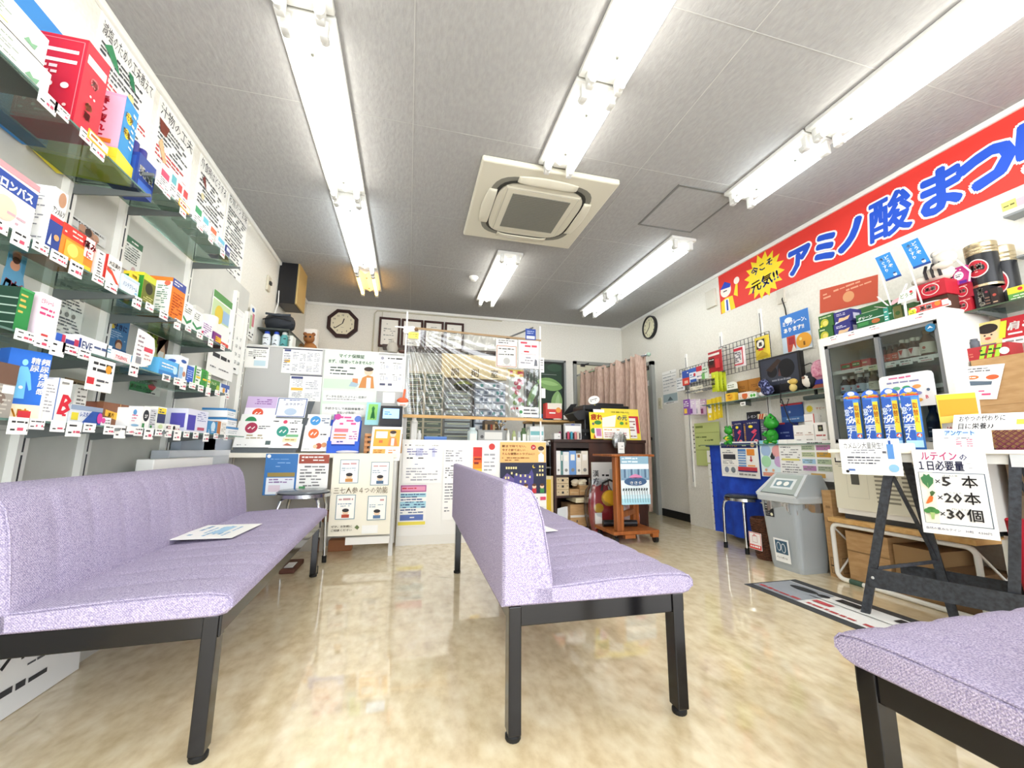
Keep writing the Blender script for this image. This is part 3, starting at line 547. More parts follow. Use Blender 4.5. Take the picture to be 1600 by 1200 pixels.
lbox('brown wooden look box with yellow label', 1, 156, 196, .09, '#87583f', [('p', [(.1, .45), (.6, .3), (.6, .6), (.1, .7)], '#f0b83a'), T('漢方', .2, .42, .2, '#7a3010'), ('r', .62, 0, .66, 1, '#caa06a'), ('l', .7, .1, .95, .9, 4, '#b88a62')], d=.1, xo=.04)
lbox('pink and white bandage pack', 1, 157, 172, .03, '#f2eef2', [('c', .2, .6, .2, '#e0509a'), ('l', .4, .2, .9, .8, 2, GY)], d=.04)
lbox('white eye drop box with pink marks', 1, 199, 219, .078, '#f1f3f4', [('c', .4, .8, .14, '#5a9ad0'), ('l', .2, .3, .8, .7, 3, '#d87a9a'), ('c', .5, .15, .3, '#8ab8d8', .06)], d=.05)
lbox('white box with black round stamp', 1, 219, 231, .09, '#efefec', [('c', .5, .6, .38, '#22252c', .26), T('27', .5, .5, .2, W, al='c', b=.03), ('r', .1, 0, .4, .25, '#3a8a4a')], d=.05)
lbox('grey striped tablet box', 1, 231, 241, .085, '#cfd0d4', [('l', .1, .2, .9, .95, 7, '#6f7076'), ('r', .2, 0, .5, .2, '#3a8a4a')], d=.05)
lbox('yellow and navy medicine box', 1, 242, 256, .10, '#eef0e4', [('r', .05, .3, .95, .95, '#2d3560'), ('r', .05, .7, .95, .95, '#f0d83a'), ('l', .15, .72, .85, .92, 2, '#2d3560'), ('c', .5, .15, .25, '#cfe0b0', .1)], d=.05)
for q, (p0, p1) in enumerate(((258, 266), (268, 280))):
    lbox(['row of tiny white salve boxes, nearer', 'row of tiny white salve boxes, farther'][q], 1, p0, p1, .03, '#ecebe6', [('c', .25, .5, .15, K), ('l', .4, .2, .95, .8, 2, '#c0606a')], d=.05)
lbox('lavender box with indigo panel', 1, 290, 322, .115, '#dfe0ee', [('r', .02, .1, .38, .75, '#463fa8'), ('l', .45, .5, .9, .95, 5, '#7f86b4'), ('r', .5, .12, .85, .25, '#b64a66')], [('r', .3, .2, .9, .8, '#5a55b0')], d=.1)
lbox('teal blue vitamin box', 1, 323, 338, .07, '#3f8cc0', [('c', .55, .6, .22, '#cfe6f2'), ('l', .1, .1, .9, .35, 2, W)], [('r', 0, 0, 1, 1, '#3a7db4')], d=.08)
lbox('brown and white health box', 1, 338, 352, .075, '#f1efea', [('r', 0, 0, .35, 1, '#b9702f'), ('l', .45, .1, .95, .9, 6, '#a8a49c')], [('r', 0, 0, 1, 1, '#b06a2c')], d=.1)
for q in range(3):
    lbox(['lowest', 'middle', 'topmost'][q]+' white and blue carton of the end stack', 1, 354, 371-2*q, .052, '#f2f3f3', [('r', 0, .75, 1, 1, '#3f86bf'), ('l', .1, .2, .9, .6, 2, '#a6b0b8')], [('r', 0, .75, 1, 1, '#3f86bf')], d=.13, lift=.053*q)
# --- price tags clipped to the shelf edges
TAGS = {1: [14, 45, 80, 105, 131, 163, 180, 196, 210, 226, 243, 258, 272, 287, 302, 318, 334, 350], 2: [24, 55, 80, 98, 123, 203, 254, 272, 282, 296, 310, 322, 336, 352], 3: [-22, 20, 52, 80, 110, 145, 165, 208, 228, 250, 273, 290, 308, 326, 345], 4: [62, 86, 126, 144], 5: [243, 256, 282, 308, 326, 345]}
cnt = {}
lst = []
for tr, pxs in TAGS.items():
    X = TIERS[tr-1][4]+.006
    for i, px in enumerate(pxs):
        y = yl(px, X, TZ[tr]); w = .052 if i % 3 else .06; h = (.034, .046, .03)[(i*7+tr) % 3]
        s = min((p for p in PROD if p[0] == tr), key=lambda p: abs(p[1]-y))[2]
        cnt[(tr, s)] = cnt.get((tr, s), 0)+1; lst.append((tr, X, y, w, h, s, cnt[(tr, s)]))
for tr, X, y, w, h, s, k in lst:
    n = cnt[(tr, s)]; pre = '' if n == 1 else ['nearest ', 'second ', 'third ', 'fourth '][k-1]+'of the tags: ' if n > 2 else ('nearer ' if k == 1 else 'farther ')
    z = TZ[tr]+.004; a = (X, X+.0015, y, y+w, z-h, z)
    it = [('l', .12, .58, .9, .88, 1, K), ('r', .1, .22, .32, .32, K), ('l', .42, .15, .86, .42, 1, '#d2506a', .8), ('r', .88, .2, .94, .32, K)]
    boxthing('price_tag', f'{pre}price tag under the {s}', 'price tag', 'price tags on the left shelf edges', a, W, {'+x': it})
for px, tr, s in ((150, 4, 'yellow edged sign strip on the top shelf edge by the red box'), (292, 5, 'yellow edged sign strip on the far top shelf edge')):
    y = yl(px-12, -1.04, TZ[tr]); boxthing('edge_sign', s, 'sign', None, (-1.042, -1.040, y, y+.09, TZ[tr]-.012, TZ[tr]+.02), '#f0b63a', {'+x': [('r', .05, .15, .95, .85, W), ('l', .1, .2, .9, .8, 1, '#b05a20')]})
# hanging price card
y = yl(138, -1.03, 1.06); boxthing('hanging_card', 'square white hanging card with red corner below the second shelf', 'card', None, (-1.028, -1.026, y, y+.12, .965, 1.075), W, {'+x': [('l', .15, .55, .9, .92, 2, K), ('c', .75, .72, .12, '#e8a030'), ('r', 0, .18, .26, .38, R), ('l', .35, .1, .9, .4, 2, '#55555c')]})
# --- notices on the panel behind the glass
PX = -1.296
def lsheet(label, lb, rt, base, items, name='notice', X=PX, cat='notice'):
    y0, y1, z0, z1 = rectx(X, lb, rt); return sheet(name, label, cat, 'notices on the left shelf panel', '+x', (y0, y1, z0, z1, X), base, items)
lsheet('grey insomnia notice with photo of a family behind the third shelf', (104, 350), (166, 372), '#d8d9d6', [T('眠れない夜に', .08, .72, .16, K, b=.03, fit=.84), ('l', .1, .55, .9, .68, 1, '#55585c'), ('c', .35, .35, .1, '#c79a80'), ('c', .55, .33, .1, '#b98a70'), ('c', .5, .38, .09, '#4a3a34'), ('c', .7, .25, .09, '#c79a80'), ('l', .1, .05, .9, .2, 2, '#6a6d70')])
lsheet('white notice with a dark green heading on the shelf panel', (182, 412), (223, 385), '#e9ece6', [('r', 0, .8, 1, 1, '#4f7a5f'), ('l', .1, .84, .9, .94, 1, W), ('l', .08, .25, .92, .76, 7, '#55605a'), ('c', .7, .1, .1, '#c9b0b0')])
lsheet('large white typed notice behind the green and pink boxes', (68, 515), (136, 455), '#e6e6e0', [('l', .05, .86, .95, .97, 1, K), ('l', .05, .5, .95, .84, 6, '#55585c'), ('c', .3, .4, .06, GY), ('c', .5, .4, .06, GY), ('c', .7, .4, .06, GY), ('l', .05, .05, .95, .34, 5, '#6a6d72')])
lsheet('blue cough remedy poster behind the low tablet boxes', (160, 540), (203, 503), '#4d83b8', [('c', .25, .72, .14, '#f0d04a'), T('せきに', .28, .62, .2, '#1c2a54', b=.04, fit=.62), ('l', .1, .3, .9, .55, 4, '#bcd6ea'), ('c', .62, .18, .16, '#7a4a36'), ('c', .62, .12, .13, '#e7b894'), ('r', 0, 0, 1, .05, '#2a5f9c')])
lsheet('poster of a brown haired child wearing a mask on yellow green paper', (222, 570), (265, 515), '#d5dd9a', [('c', .2, .72, .2, '#a8bc44'), ('c', .42, .6, .18, '#a8bc44'), T('鼻炎', .08, .6, .2, '#55662a', fit=.4), ('p', [(.45, .55), (.5, .85), (.62, .98), (.9, .95), (1, .7), (.98, .35), (.88, .55)], '#4a342a'), ('c', .72, .45, .2, '#eec4a0', .18), ('r', .58, .22, .84, .42, W), ('p', [(.5, .3), (.5, .62), (.66, .55), (.8, .62), (.94, .3), (1, .8), (.6, .9)], '#4a342a')])
lsheet('green arrow sign with red round mark above lowest shelf', (200, 610), (253, 590), '#dfe3da', [('p', [(0, .05), (.62, .05), (.78, .3), (.62, .55), (0, .55)], '#3f8a55'), T('生薬カルシウム', .04, .18, .2, W, fit=.56), ('r', 0, .6, .5, .75, '#7a4a3a'), ('c', .68, .62, .16, '#b8323c'), T('Ca', .68, .5, .2, W, al='c'), ('r', .82, .3, 1, .8, '#c9cfc8'), ('l', .5, .02, 1, .15, 1, K)])
lsheet('brown wooden sign board with dark label behind the lowest boxes', (95, 625), (166, 603), '#a78d6c', [('r', .48, .25, 1, .62, '#3b322c'), ('l', .05, .7, .9, .95, 1, '#5a4530'), ('p', [(.45, -.25), (.95, -.35), (.95, -.05), (.45, .1)], '#c9c23a')])
# cut-out sign and small green cut-out at the left edge
y0 = yl(-6, -1.2, 1.2); y1 = yl(30, -1.2, 1.2)
mb = MB(); w = y1-y0; O = (-1.2, y0, 1.185)
mb.page(O, (0, 1, 0), (0, 0, 1), w, .2, [('p', [(0, .1), (.15, 0), (.75, 0), (.98, .12), (1, .45), (.85, .62), (.72, .66), (.7, .85), (.5, 1), (.3, .98), (.12, .8), (0, .6)], '#6fb2d8'), ('c', .42, .72, .22, '#e6a98a'), ('c', .42, .84, .2, '#5a3a2c', .09), T('口内炎', .06, .28, .26, '#b81f2c', b=.08, rot=-10, fit=.86), T('口内炎', .06, .28, .26, '#f5f0ea', b=.01, rot=-10, fit=.86)])
mb.box(-1.203, -1.2005, y0+w*.1, y1-w*.1, 1.092, 1.36, '#5aa0c8'); tag(mb.build('cutout_sign'), 'blue cut-out sign with red mouth ulcer lettering at left edge', 'sign')
# base deck under the shelves
mb = MB(); mb.box(-1.297, -1.13, .3, 3.2, 0, .5, '#c8c8c0'); tag(mb.build('display_plinth'), 'pale metal base deck under the glass shelves on the left wall', 'shelf base')
y0 = yl(240, -1.13, .70); y1 = yl(333, -1.13, .70)
mb = MB(); mb.box(-1.2, -1.13, y0, y1, .5, .725, W, .004); tag(mb.build('white_carton'), 'plain white flat carton behind the left bench backrest', 'carton')
mb = MB(); y0 = yl(268, -1.2, .77); mb.box(-1.29, -1.206, y0, y0+.75, .5, .765, '#c9ced4', .004); mb.box(-1.206, -1.204, y0, y0+.75, .73, .765, '#dfe3e8'); tag(mb.build('storage_case'), 'translucent grey plastic storage case behind the white carton', 'storage case')
for q in range(2):
    y = yl(280+36*q, -1.25, .8); mb = MB(); mb.box(-1.29, -1.24, y, y+.42, .765, .84, '#aeb8c6'); tag(mb.build('grey_binder'), ['nearer', 'farther'][q]+' grey blue binder under the far end of the lowest shelf', 'binder', 'grey binders')
# sign leaning under the left bench
leaning('floor_sign', 'white sign lettered クロレラ leaning under the left bench', 'sign', None, (-1.098, 1.36, .002), (0, 1, 0), (-.06, 0, 1), .55, .40, '#eef0ee', [T('クロレラ', .42, .36, .22, K, b=.03, fit=.5), ('l', .6, .27, .85, .31, 1, '#55585c'), ('l', .4, .12, .92, .22, 1, '#3a3c40')], .006)
# --- hand-written posters high on the wall
def hand(label, lt, rt, h, title, items):
    a, b = atx(*lt, XL), atx(*rt, XL); z1 = (a.z+b.z)/2
    sheet('handwritten_poster', label, 'poster', 'handwritten posters on the left wall', '+x', (a.y, b.y, z1-h, z1, XL), '#f6f5f0', [T(title, .05, .87, .115, '#2c2e32', fit=.9, b=.0)]+items)
def rows(c): return [('l', .06, y, .94, y+.1, 3, c[i % len(c)], .55) for i, y in enumerate((.06, .17, .28, .39, .5, .61, .72))]
hand('handwritten poster titled 減塩のための工夫教えて with green leaves', (159, 14), (243, 138), .62, '減塩のための工夫教えて', rows(['#55585c', '#44474c', '#c2454a', '#55585c', '#c2454a'])+[('p', [(.1, .8), (.2, .86), (.3, .8), (.38, .72), (.28, .74)], '#3f8a5f'), ('p', [(.5, .84), (.58, .84), (.66, .74), (.55, .76)], '#2f7a55'), ('c', .6, .66, .05, '#e8d890')])
hand('handwritten poster with a brown rice bowl and chopsticks', (251, 146), (304, 226), .64, '汁物の工夫', rows(['#c2454a', '#55585c', '#55585c', '#44474c'])+[('p', [(.04, .82), (.3, .82), (.24, .72), (.1, .72)], '#7a3a2c'), ('p', [(.1, .62), (.16, .68), (.34, .52), (.26, .5)], '#e0b58a'), ('p', [(.62, .42), (.68, .46), (.78, .36), (.7, .34)], '#4a5a94'), ('c', .55, .3, .05, '#a8cfe0'), ('p', [(.75, .15), (.85, .2), (.92, .1)], '#b8683a')])
hand('handwritten poster titled 外食時はどうする with small sketches', (314, 236), (356, 296), .64, '外食時はどうする', rows(['#55585c', '#44474c'])+[('p', [(.12, .76), (.2, .82), (.28, .7)], '#7a3a34'), ('c', .2, .6, .05, '#d9cfa8'), ('p', [(.5, .34), (.6, .38), (.7, .3)], '#4a7ab0'), ('p', [(.66, .22), (.74, .26), (.8, .14)], '#b8583a')])
hand('narrow handwritten poster in black ink farthest along the left wall', (358, 296), (388, 335), .64, 'お魚のうま味', rows(['#55585c', '#3a3c40']))
# --- past the shelves
def nums(first, rows_):
    out = []
    for r_, line in enumerate(rows_):
        for c_, s in enumerate(line): out.append(T(str(s), .56+.125*c_, .52-.125*r_, .07, K, al='c', b=.02))
    return out
y0, y1, z0, z1 = rectx(PX, (327, 552), (381, 500))
sheet('wall_calendar', 'white wall calendar with large dates and a green header', 'calendar', None, '+x', (y0-.05, y1, z0-.06, z1+.05, PX), '#f8f8f4', [('r', 0, .9, .55, 1, '#5f9a5a'), ('r', 0, .6, .5, .88, '#c9ddb0'), ('c', .2, .7, .12, '#e0c84a'), ('r', .3, .62, .5, .8, '#9fc0de'), T('3', .6, .88, .09, '#c23b3b'), ('o', .7, .9, .9, .97, '#c8c0d8', .002)]+nums(4, [('4', '5', '6', '7'), ('11', '12', '13', '14'), ('', '19', '20', '21'), ('', '26', '27', '28')])+[('p', [(.1, .25), (.4, .1), (.56, .12), (.4, .3)], '#e05a4a'), ('l', .2, .03, .9, .09, 1, K)], .004)
y0, y1, z0, z1 = rectx(-1.27, (324, 578), (371, 565))
sheet('price_list', 'white card with typed rows hanging under the calendar', 'card', None, '+x', (y0-.02, y1-.06, z0-.02, z0+.2, -1.27), '#f6f6f2', [('l', .15, .5, .9, .75, 1, K), ('l', .1, .2, .95, .3, 1, '#6a6a6e')])
y0, y1, z0, z1 = rectx(-1.29, (386, 528), (400, 482))
sheet('narrow_notice', 'narrow notice with a blue flower and red print beside the calendar', 'notice', None, '+x', (y0, y1, z0, z1, -1.29), '#f3f3ee', [('c', .5, .88, .25, '#3f6fb8', .06), ('r', .45, .4, .85, .78, '#d88a94'), ('r', .1, .3, .4, .7, '#b4cba0'), ('l', .1, .05, .9, .22, 2, K)])
# speaker
a = atx(431, 478, XL); y0, y1 = a.y-.02, atx(447, 405, XL).y+.02
zt, zb = zl(404, -1.2, y0), zl(474, -1.2, y0)
t = thing('wall_speaker', 'beige fronted wall speaker with black sides high on the left wall', 'speaker', (XL+.1, (y0+y1)/2, zb))
mb = MB(); mb.box(XL+.005, XL+.17, y0, y1+.1, zb, zt, m_black, .006); mb.build('cabinet', t)
mb = MB(); mb.box(XL+.17, XL+.188, y0-.003, y1+.103, zb-.003, zt+.003, '#b39a63', .006); mb.build('grille_cloth', t)
mb = MB(); mb.tube([(XL+.02, y0, zb+.12), (XL+.03, y0-.02, zb-.02), (XL+.012, y0-.03, zb-.12), (XL+.02, y0-.02, zb-.3)], .005, W, 6); mb.build('cable', t)
mb = MB(); a = atx(418, 440, XL); mb.box(XL, XL+.02, a.y-.035, a.y+.035, a.z-.09, a.z+.05, '#cfc8b4', .004); mb.box(XL+.02, XL+.035, a.y-.02, a.y+.02, a.z-.03, a.z, '#3a3a36'); tag(mb.build('wall_outlet'), 'beige wall outlet plate with dark plug near the speaker', 'outlet')
# ================================================================== back of the shop
def bbox(name, label, cat, group, px0, px1, pyt, pyb, Y, d, base, front, side=(), rot=0, z0=None):
    """box whose front (facing the camera side, -y) stands at depth Y"""
    pm = (px0+px1)/2
    zb = aty(pm, pyb, Y).z if z0 is None else z0
    zt = aty(pm, pyt, Y).z; x0 = xl(px0, Y, (zb+zt)/2); x1 = xl(px1, Y, (zb+zt)/2)
    return boxthing(name, label, cat, group, (x0, x1, Y, Y+d, zb, zt), base, {'-y': list(front), '-x': list(side), '+x': list(side)}, rot)
def bsheet(name, label, cat, group, px0, px1, pyt, pyb, Y, base, front, thick=.003):
    pm = (px0+px1)/2; zb = aty(pm, pyb, Y).z; zt = aty(pm, pyt, Y).z; x0 = xl(px0, Y, (zb+zt)/2); x1 = xl(px1, Y, (zb+zt)/2)
    return sheet(name, label, cat, group, '-y', (x0, x1, zb, zt, Y), base, front, thick)
# --- back wall
t = thing('octagonal_clock', 'octagonal dark wood wall clock with cream dial and black numerals', 'clock', (-.875, YB-.02, 2.345))
cx, cz, r = -.875, 2.345, .182
def octo(q): return [(cx+q*math.cos(PI/8+k*PI/4)/math.cos(PI/8), cz+q*math.sin(PI/8+k*PI/4)/math.cos(PI/8)) for k in range(8)]
mb = MB(); a, b = octo(r), octo(r*.76)
mb.add([(p[0], YB-.045, p[1]) for p in a]+[(p[0], YB-.045, p[1]) for p in b]+[(p[0], YB-.001, p[1]) for p in a], [(i, (i+1) % 8, 8+(i+1) % 8, 8+i) for i in range(8)]+[(i, 16+i, 16+(i+1) % 8, (i+1) % 8) for i in range(8)], '#2e1612'); mb.build('frame', t)
mb = MB(); mb.prism(octo(r*.78), '#e3dcc0', 'y', YB-.04, YB-.02)
it = [T(str(k), .5+.40*math.sin(k*PI/6), .5+.40*math.cos(k*PI/6)-.045, .11, K, al='c', b=.02) for k in range(1, 13)]+[('l', .4, .3, .6, .33, 1, GY)]
mb.page((cx-r*.76, YB-.0405, cz-r*.76), (1, 0, 0), (0, 0, 1), r*1.52, r*1.52, it); mb.build('dial', t)
for nm, an, ln, w in (('hour_hand', 15, .065, .012), ('minute_hand', 232, .115, .008)):
    a = math.radians(an); mb = MB(); mb.bar((cx, YB-.046, cz), (cx+ln*math.sin(a), YB-.046, cz+ln*math.cos(a)), w, .003, K, (0, 1, 0)); mb.build(nm, t)
for i, (p0, p1) in enumerate(((592, 625), (627, 660.5), (662, 692.5), (694.5, 724))):
    x0, x1 = xl(p0, YB, 2.28), xl(p1, YB, 2.28)
    t = thing('certificate_frame', ['leftmost of the four framed certificates on the dark shelf', 'second framed certificate from the left on the dark shelf', 'third framed certificate from the left on the dark shelf', 'rightmost of the four framed certificates on the dark shelf'][i], 'picture frame', ((x0+x1)/2, YB-.03, 2.075), 'framed certificates')
    mb = MB(); z0, z1 = 2.078, 2.475; f = .028
    for a in ((x0, x1, z0, z0+f), (x0, x1, z1-f, z1), (x0, x0+f, z0+f, z1-f), (x1-f, x1, z0+f, z1-f)): mb.box(a[0], a[1], YB-.04, YB-.012, a[2], a[3], '#3a1a14', .004)
    mb.build('frame', t)
    mb = MB(); carton(mb, (x0+f, x1-f, YB-.024, YB-.012, z0+f, z1-f), '#efece2', {'-y': [('l', .3, .8, .7, .86, 1, GY), ('l', .15, .35, .85, .68, 4, '#9a9a94'), ('l', .2, .1, .7, .25, 2, '#8a8a88')]}); mb.build('certificate', t)
mb = MB(); mb.box(-.37, 1.18, YB-.2, YB-.001, 2.04, 2.075, m_brown, .004); tag(mb.build('picture_shelf'), 'long dark shelf on the back wall carrying framed certificates', 'shelf')
mb = MB(); mb.tube([(-.5, YB-.012, 1.6), (-.5, YB-.012, 2.52), (-.47, YB-.012, 2.56), (-.3, YB-.012, 2.565)], .009, '#c9c2ac'); mb.tube([(-.44, YB-.012, 1.6), (-.40, YB-.012, 2.56), (1.2, YB-.012, 2.562)], .007, '#c9c2ac'); tag(mb.build('wall_conduit'), 'pair of cream cable conduits running up the back wall', 'conduit')
# green poster
x0, x1, z0, z1 = 1.52, 2.14, 1.18, 2.045
t = thing('framed_poster', 'framed dark green poster of sprouting leaves reading の芽', 'poster', ((x0+x1)/2, YB-.02, z0))
mb = MB()
for a in ((x0, x1, z0, z0+.03), (x0, x1, z1-.03, z1), (x0, x0+.03, z0, z1), (x1-.03, x1, z0, z1)): mb.box(a[0], a[1], YB-.035, YB-.001, a[2], a[3], '#8e9290', .003)
mb.build('frame', t)
def leaf(pts, c): return ('p', pts, c)
def blade(x, y, a, b_, ang):
    r_ = math.radians(ang); return [(x+(a*math.cos(q)*math.cos(r_)-b_*math.sin(q)*abs(math.sin(q))**.5*math.sin(r_))*1.15, y+(a*math.cos(q)*math.sin(r_)+b_*math.sin(q)*abs(math.sin(q))**.5*math.cos(r_))*.85) for q in (k*PI/11 for k in range(22))]
mb = MB(); carton(mb, (x0+.03, x1-.03, YB-.02, YB-.002, z0+.03, z1-.03), '#1a221c', {'-y': [('r', .06, .04, .94, .96, '#27402f'), ('c', .75, .9, .2, '#33513a', .07), T('新の芽', .06, .80, .085, W, b=.03), ('r', .3, .77, .8, .775, '#b8c0b8'),
leaf(blade(.62, .60, .30, .13, -12), '#86b069'), leaf(blade(.60, .62, .22, .045, -8), '#a4cc84'), leaf(blade(.16, .40, .26, .07, 65), '#7ba866'), leaf(blade(.80, .28, .25, .13, 84), '#93ba78'), leaf(blade(.82, .27, .2, .05, 84), '#aed094'), leaf([(.29, .05), (.33, .35), (.38, .05)], '#a4c08c'), ('r', .06, .04, .94, .08, '#7a3040')]}); mb.build('print', t)
# --- medicine drawer cabinets behind the counter
def cabinet(label, x0, x1, z0, z1, Y, cols, rows_, cf, cd):
    t = thing('drawer_cabinet', label, 'cabinet', ((x0+x1)/2, Y+.17, z0), 'drawer cabinets behind the counter')
    mb = MB(); mb.box(x0, x1, Y+.012, Y+.34, z0, z1, cf); w = (x1-x0)/cols
    for c in range(cols+1): mb.box(x0+c*w-.01, x0+c*w+.01, Y, Y+.02, z0, z1, cf)
    mb.build('carcass', t); h = (z1-z0-.03)/rows_
    for c in range(cols):
        for q in range(rows_):
            a = (x0+c*w+.014, x0+(c+1)*w-.014, Y-.004, Y+.2, z0+.015+q*h+.006, z0+.015+(q+1)*h-.012)
            mb = MB(); mb.box(*a, cd); mb.box(a[0]+.03, a[1]-.03, Y-.012, Y-.003, a[4]+(a[5]-a[4])*.62, a[4]+(a[5]-a[4])*.78, '#c3cba8'); mb.build('drawer', t)
m_dg = M('#46533a', .3); m_gd = M('#87908e', .2)
cabinet('double column cabinet of dark green drawers behind the plastic screen', -.06, .385, .80, 1.72, 5.0, 2, 12, '#d8cfb4', m_dg)
cabinet('single column cabinet of grey translucent drawers beside the green drawers', .40, .735, .80, 1.50, 4.95, 1, 9, '#6f6f6c', m_gd)
mb = MB(); mb.box(-.1, 2.2, 4.9, YB-.001, .74, .80, '#c9c5b8'); mb.box(-.1, 2.2, 5.0, 5.04, 0, .74, '#a09a8c'); tag(mb.build('back_worktop'), 'long grey worktop against the back wall under the drawer cabinets', 'worktop')
mb = MB(); x0, x1 = xl(690, 5.1, 1.8), xl(792, 5.1, 1.8)
mb.box(x0, x1, 5.1, 5.16, 1.68, 1.99, '#efd9a8', .004); mb.page((x0, 5.1, 1.68), (1, 0, 0), (0, 0, 1), x1-x0, .31, [T('調', .2, .1, .36, '#6a4a22', al='c', b=.01), T('剤', .5, .1, .36, '#6a4a22', al='c', b=.01), T('室', .8, .1, .36, '#6a4a22', al='c', b=.01)]); mb.box(x0+.02, x1-.02, 5.16, YB, 1.7, 1.74, '#8a6a3a')
tag(mb.build('room_sign'), 'cream hanging sign with brown lettering 調剤室 behind the plastic screen', 'sign')
mb = MB(); c = (xl(725, 5.0, 1.63), 5.08, 1.50); mb.lathe([(.0, .1), (.06, .1), (.12, .08), (.12, .09), (.05, .13), (0, .13)], '#8fa04c', c, 28); mb.lathe([(.05, 0), (.09, .04), (.118, .085)], '#3b4238', c, 28); tag(mb.build('bowl'), 'green lidded bowl on top of the grey drawer cabinet', 'bowl')
t = thing('pill_rack', 'grey label covered dispensing rack behind the plastic screen', 'rack', (1.0, 5.0, .8))
x0, x1 = xl(741, 4.97, 1.2), xl(790, 4.97, 1.2); mb = MB(); mb.box(x0, x1, 4.99, 5.3, .80, 1.62, '#8b94a2'); mb.build('carcass', t)
rnd = random.Random(3)
for q in range(9):
    mb = MB(); z = .84+q*.087; mb.box(x0+.01, x1-.01, 4.96, 5.0, z, z+.07, ('#b9c2d0', '#98a4b4', '#c9cfd8')[q % 3])
    for c in range(7): xx = x0+.02+c*(x1-x0-.04)/7; mb.box(xx, xx+.035, 4.957, 4.96, z+.012+rnd.random()*.01, z+.055, ('#f0f2f4', '#e6ecf2', '#5a6a80', '#dfe6ee', '#3f8a8a')[rnd.randrange(5)])
    mb.build('tray', t)
for i, (p0, p1, a, b_, c, lb, it) in enumerate(((795, 824, 590, 645, '#e9efe4', 'poster of red and pink flowers beside the dispensing rack', [('c', .55+.3*math.sin(k*1.9), .55+.35*math.cos(k*2.3), .12, ('#d8526a', '#e8a0b0', '#7aa85c', '#c23a50', '#9fc08a')[k % 5]) for k in range(14)]+[('r', .05, .02, .95, .2, W), ('l', .1, .05, .9, .18, 1, R)]), (793, 826, 578, 589, '#f2cf4a', 'yellow and red banner card above the flower poster', [('l', .1, .2, .9, .8, 1, R, .9), ('r', .7, .1, .95, .9, '#e06a2a')]))):
    bsheet('back_poster', lb, 'poster', None, p0, p1, a, b_, YB-.002, c, it)
# things on the counter's inner desk
z = .845
t = thing('service_counter', 'white service counter with posters on its front', 'counter', (.59, 3.8, 0))
mb = MB(); mb.box(-.065, 1.235, 3.59, 3.62, .0, .86, '#f2f1ec', .003); mb.box(-.065, 1.235, 3.585, 3.59, .0, .075, '#eceae3'); mb.build('front_panel', t)
mb = MB(); mb.box(-.065, 1.235, 3.62, 4.5, .80, .835, '#d9d6cc', .004); mb.build('worktop', t)
for x in (-.065, 1.21):
    mb = MB(); mb.box(x, x+.025, 3.62, 4.13, 0, .80, '#d9d6cc'); mb.build('side_panel', t)
CS = [('white opening hours timetable on the counter front', 629, 690, 693, 755, [('l', .04, .93, .2, .98, 1, K), ('l', .3, .93, .98, .97, 1, GY), ('r', .32, .68, .5, .88, '#c6c9e0'), ('r', .74, .66, .82, .9, '#c6c9e0'), ('l', .1, .7, .95, .88, 3, '#7a7aa8'), ('l', .1, .6, .6, .66, 1, K), ('l', .1, .45, .45, .5, 1, '#6a7aa8'), ('l', .1, .05, .9, .4, 5, '#a8a8b0')]),
      ('notice with pink, blue and yellow bands low on the counter front', 623, 666, 758, 822, [('r', .04, .83, .98, 1, '#b05a94'), ('r', .08, .86, .94, .97, '#e59ab8'), ('l', .1, .88, .9, .96, 1, R), ('r', .04, .70, .98, .80, '#a9d6e4'), ('r', .04, .44, .98, .60, '#a9d6e4'), ('l', .06, .3, .95, .8, 8, '#3f5a88'), ('r', .06, .14, .9, .28, '#5b74b8'), ('l', .2, .17, .8, .25, 1, W), ('r', 0, .03, .98, .11, '#eede58')]),
      ('white notice with columns of small grey print on the counter front', 692, 723, 697, 812, [('l', .1, .78, .5, .95, 5, '#8a8a90'), ('l', .6, .78, .95, .95, 5, '#a0a0a6'), ('l', .1, .55, .5, .74, 6, '#77777c'), ('l', .55, .58, .95, .72, 4, '#8a8a90'), ('l', .1, .1, .5, .5, 10, '#8a8a90'), ('l', .55, .1, .9, .5, 9, '#a8a8ae')]),
      ('white chart with stacked red, orange and yellow blocks', 737, 775, 693, 742, [('r', .05, .58, .42, .88, '#d8322c'), ('r', .05, .38, .42, .58, '#e8652a'), ('r', .05, .2, .42, .38, '#f0942a'), ('r', .05, .04, .42, .2, '#f3c43a'), ('l', .1, .3, .38, .85, 4, '#8a1a14'), ('c', .82, .9, .13, '#d8403a'), ('l', .5, .1, .95, .7, 5, '#a8a8ae')])]
for lb, p0, p1, a, b_, it in CS: bsheet('counter_notice', lb, 'notice', 'notices on the counter front', p0, p1, a, b_, 3.584, '#f8f7f3', it)
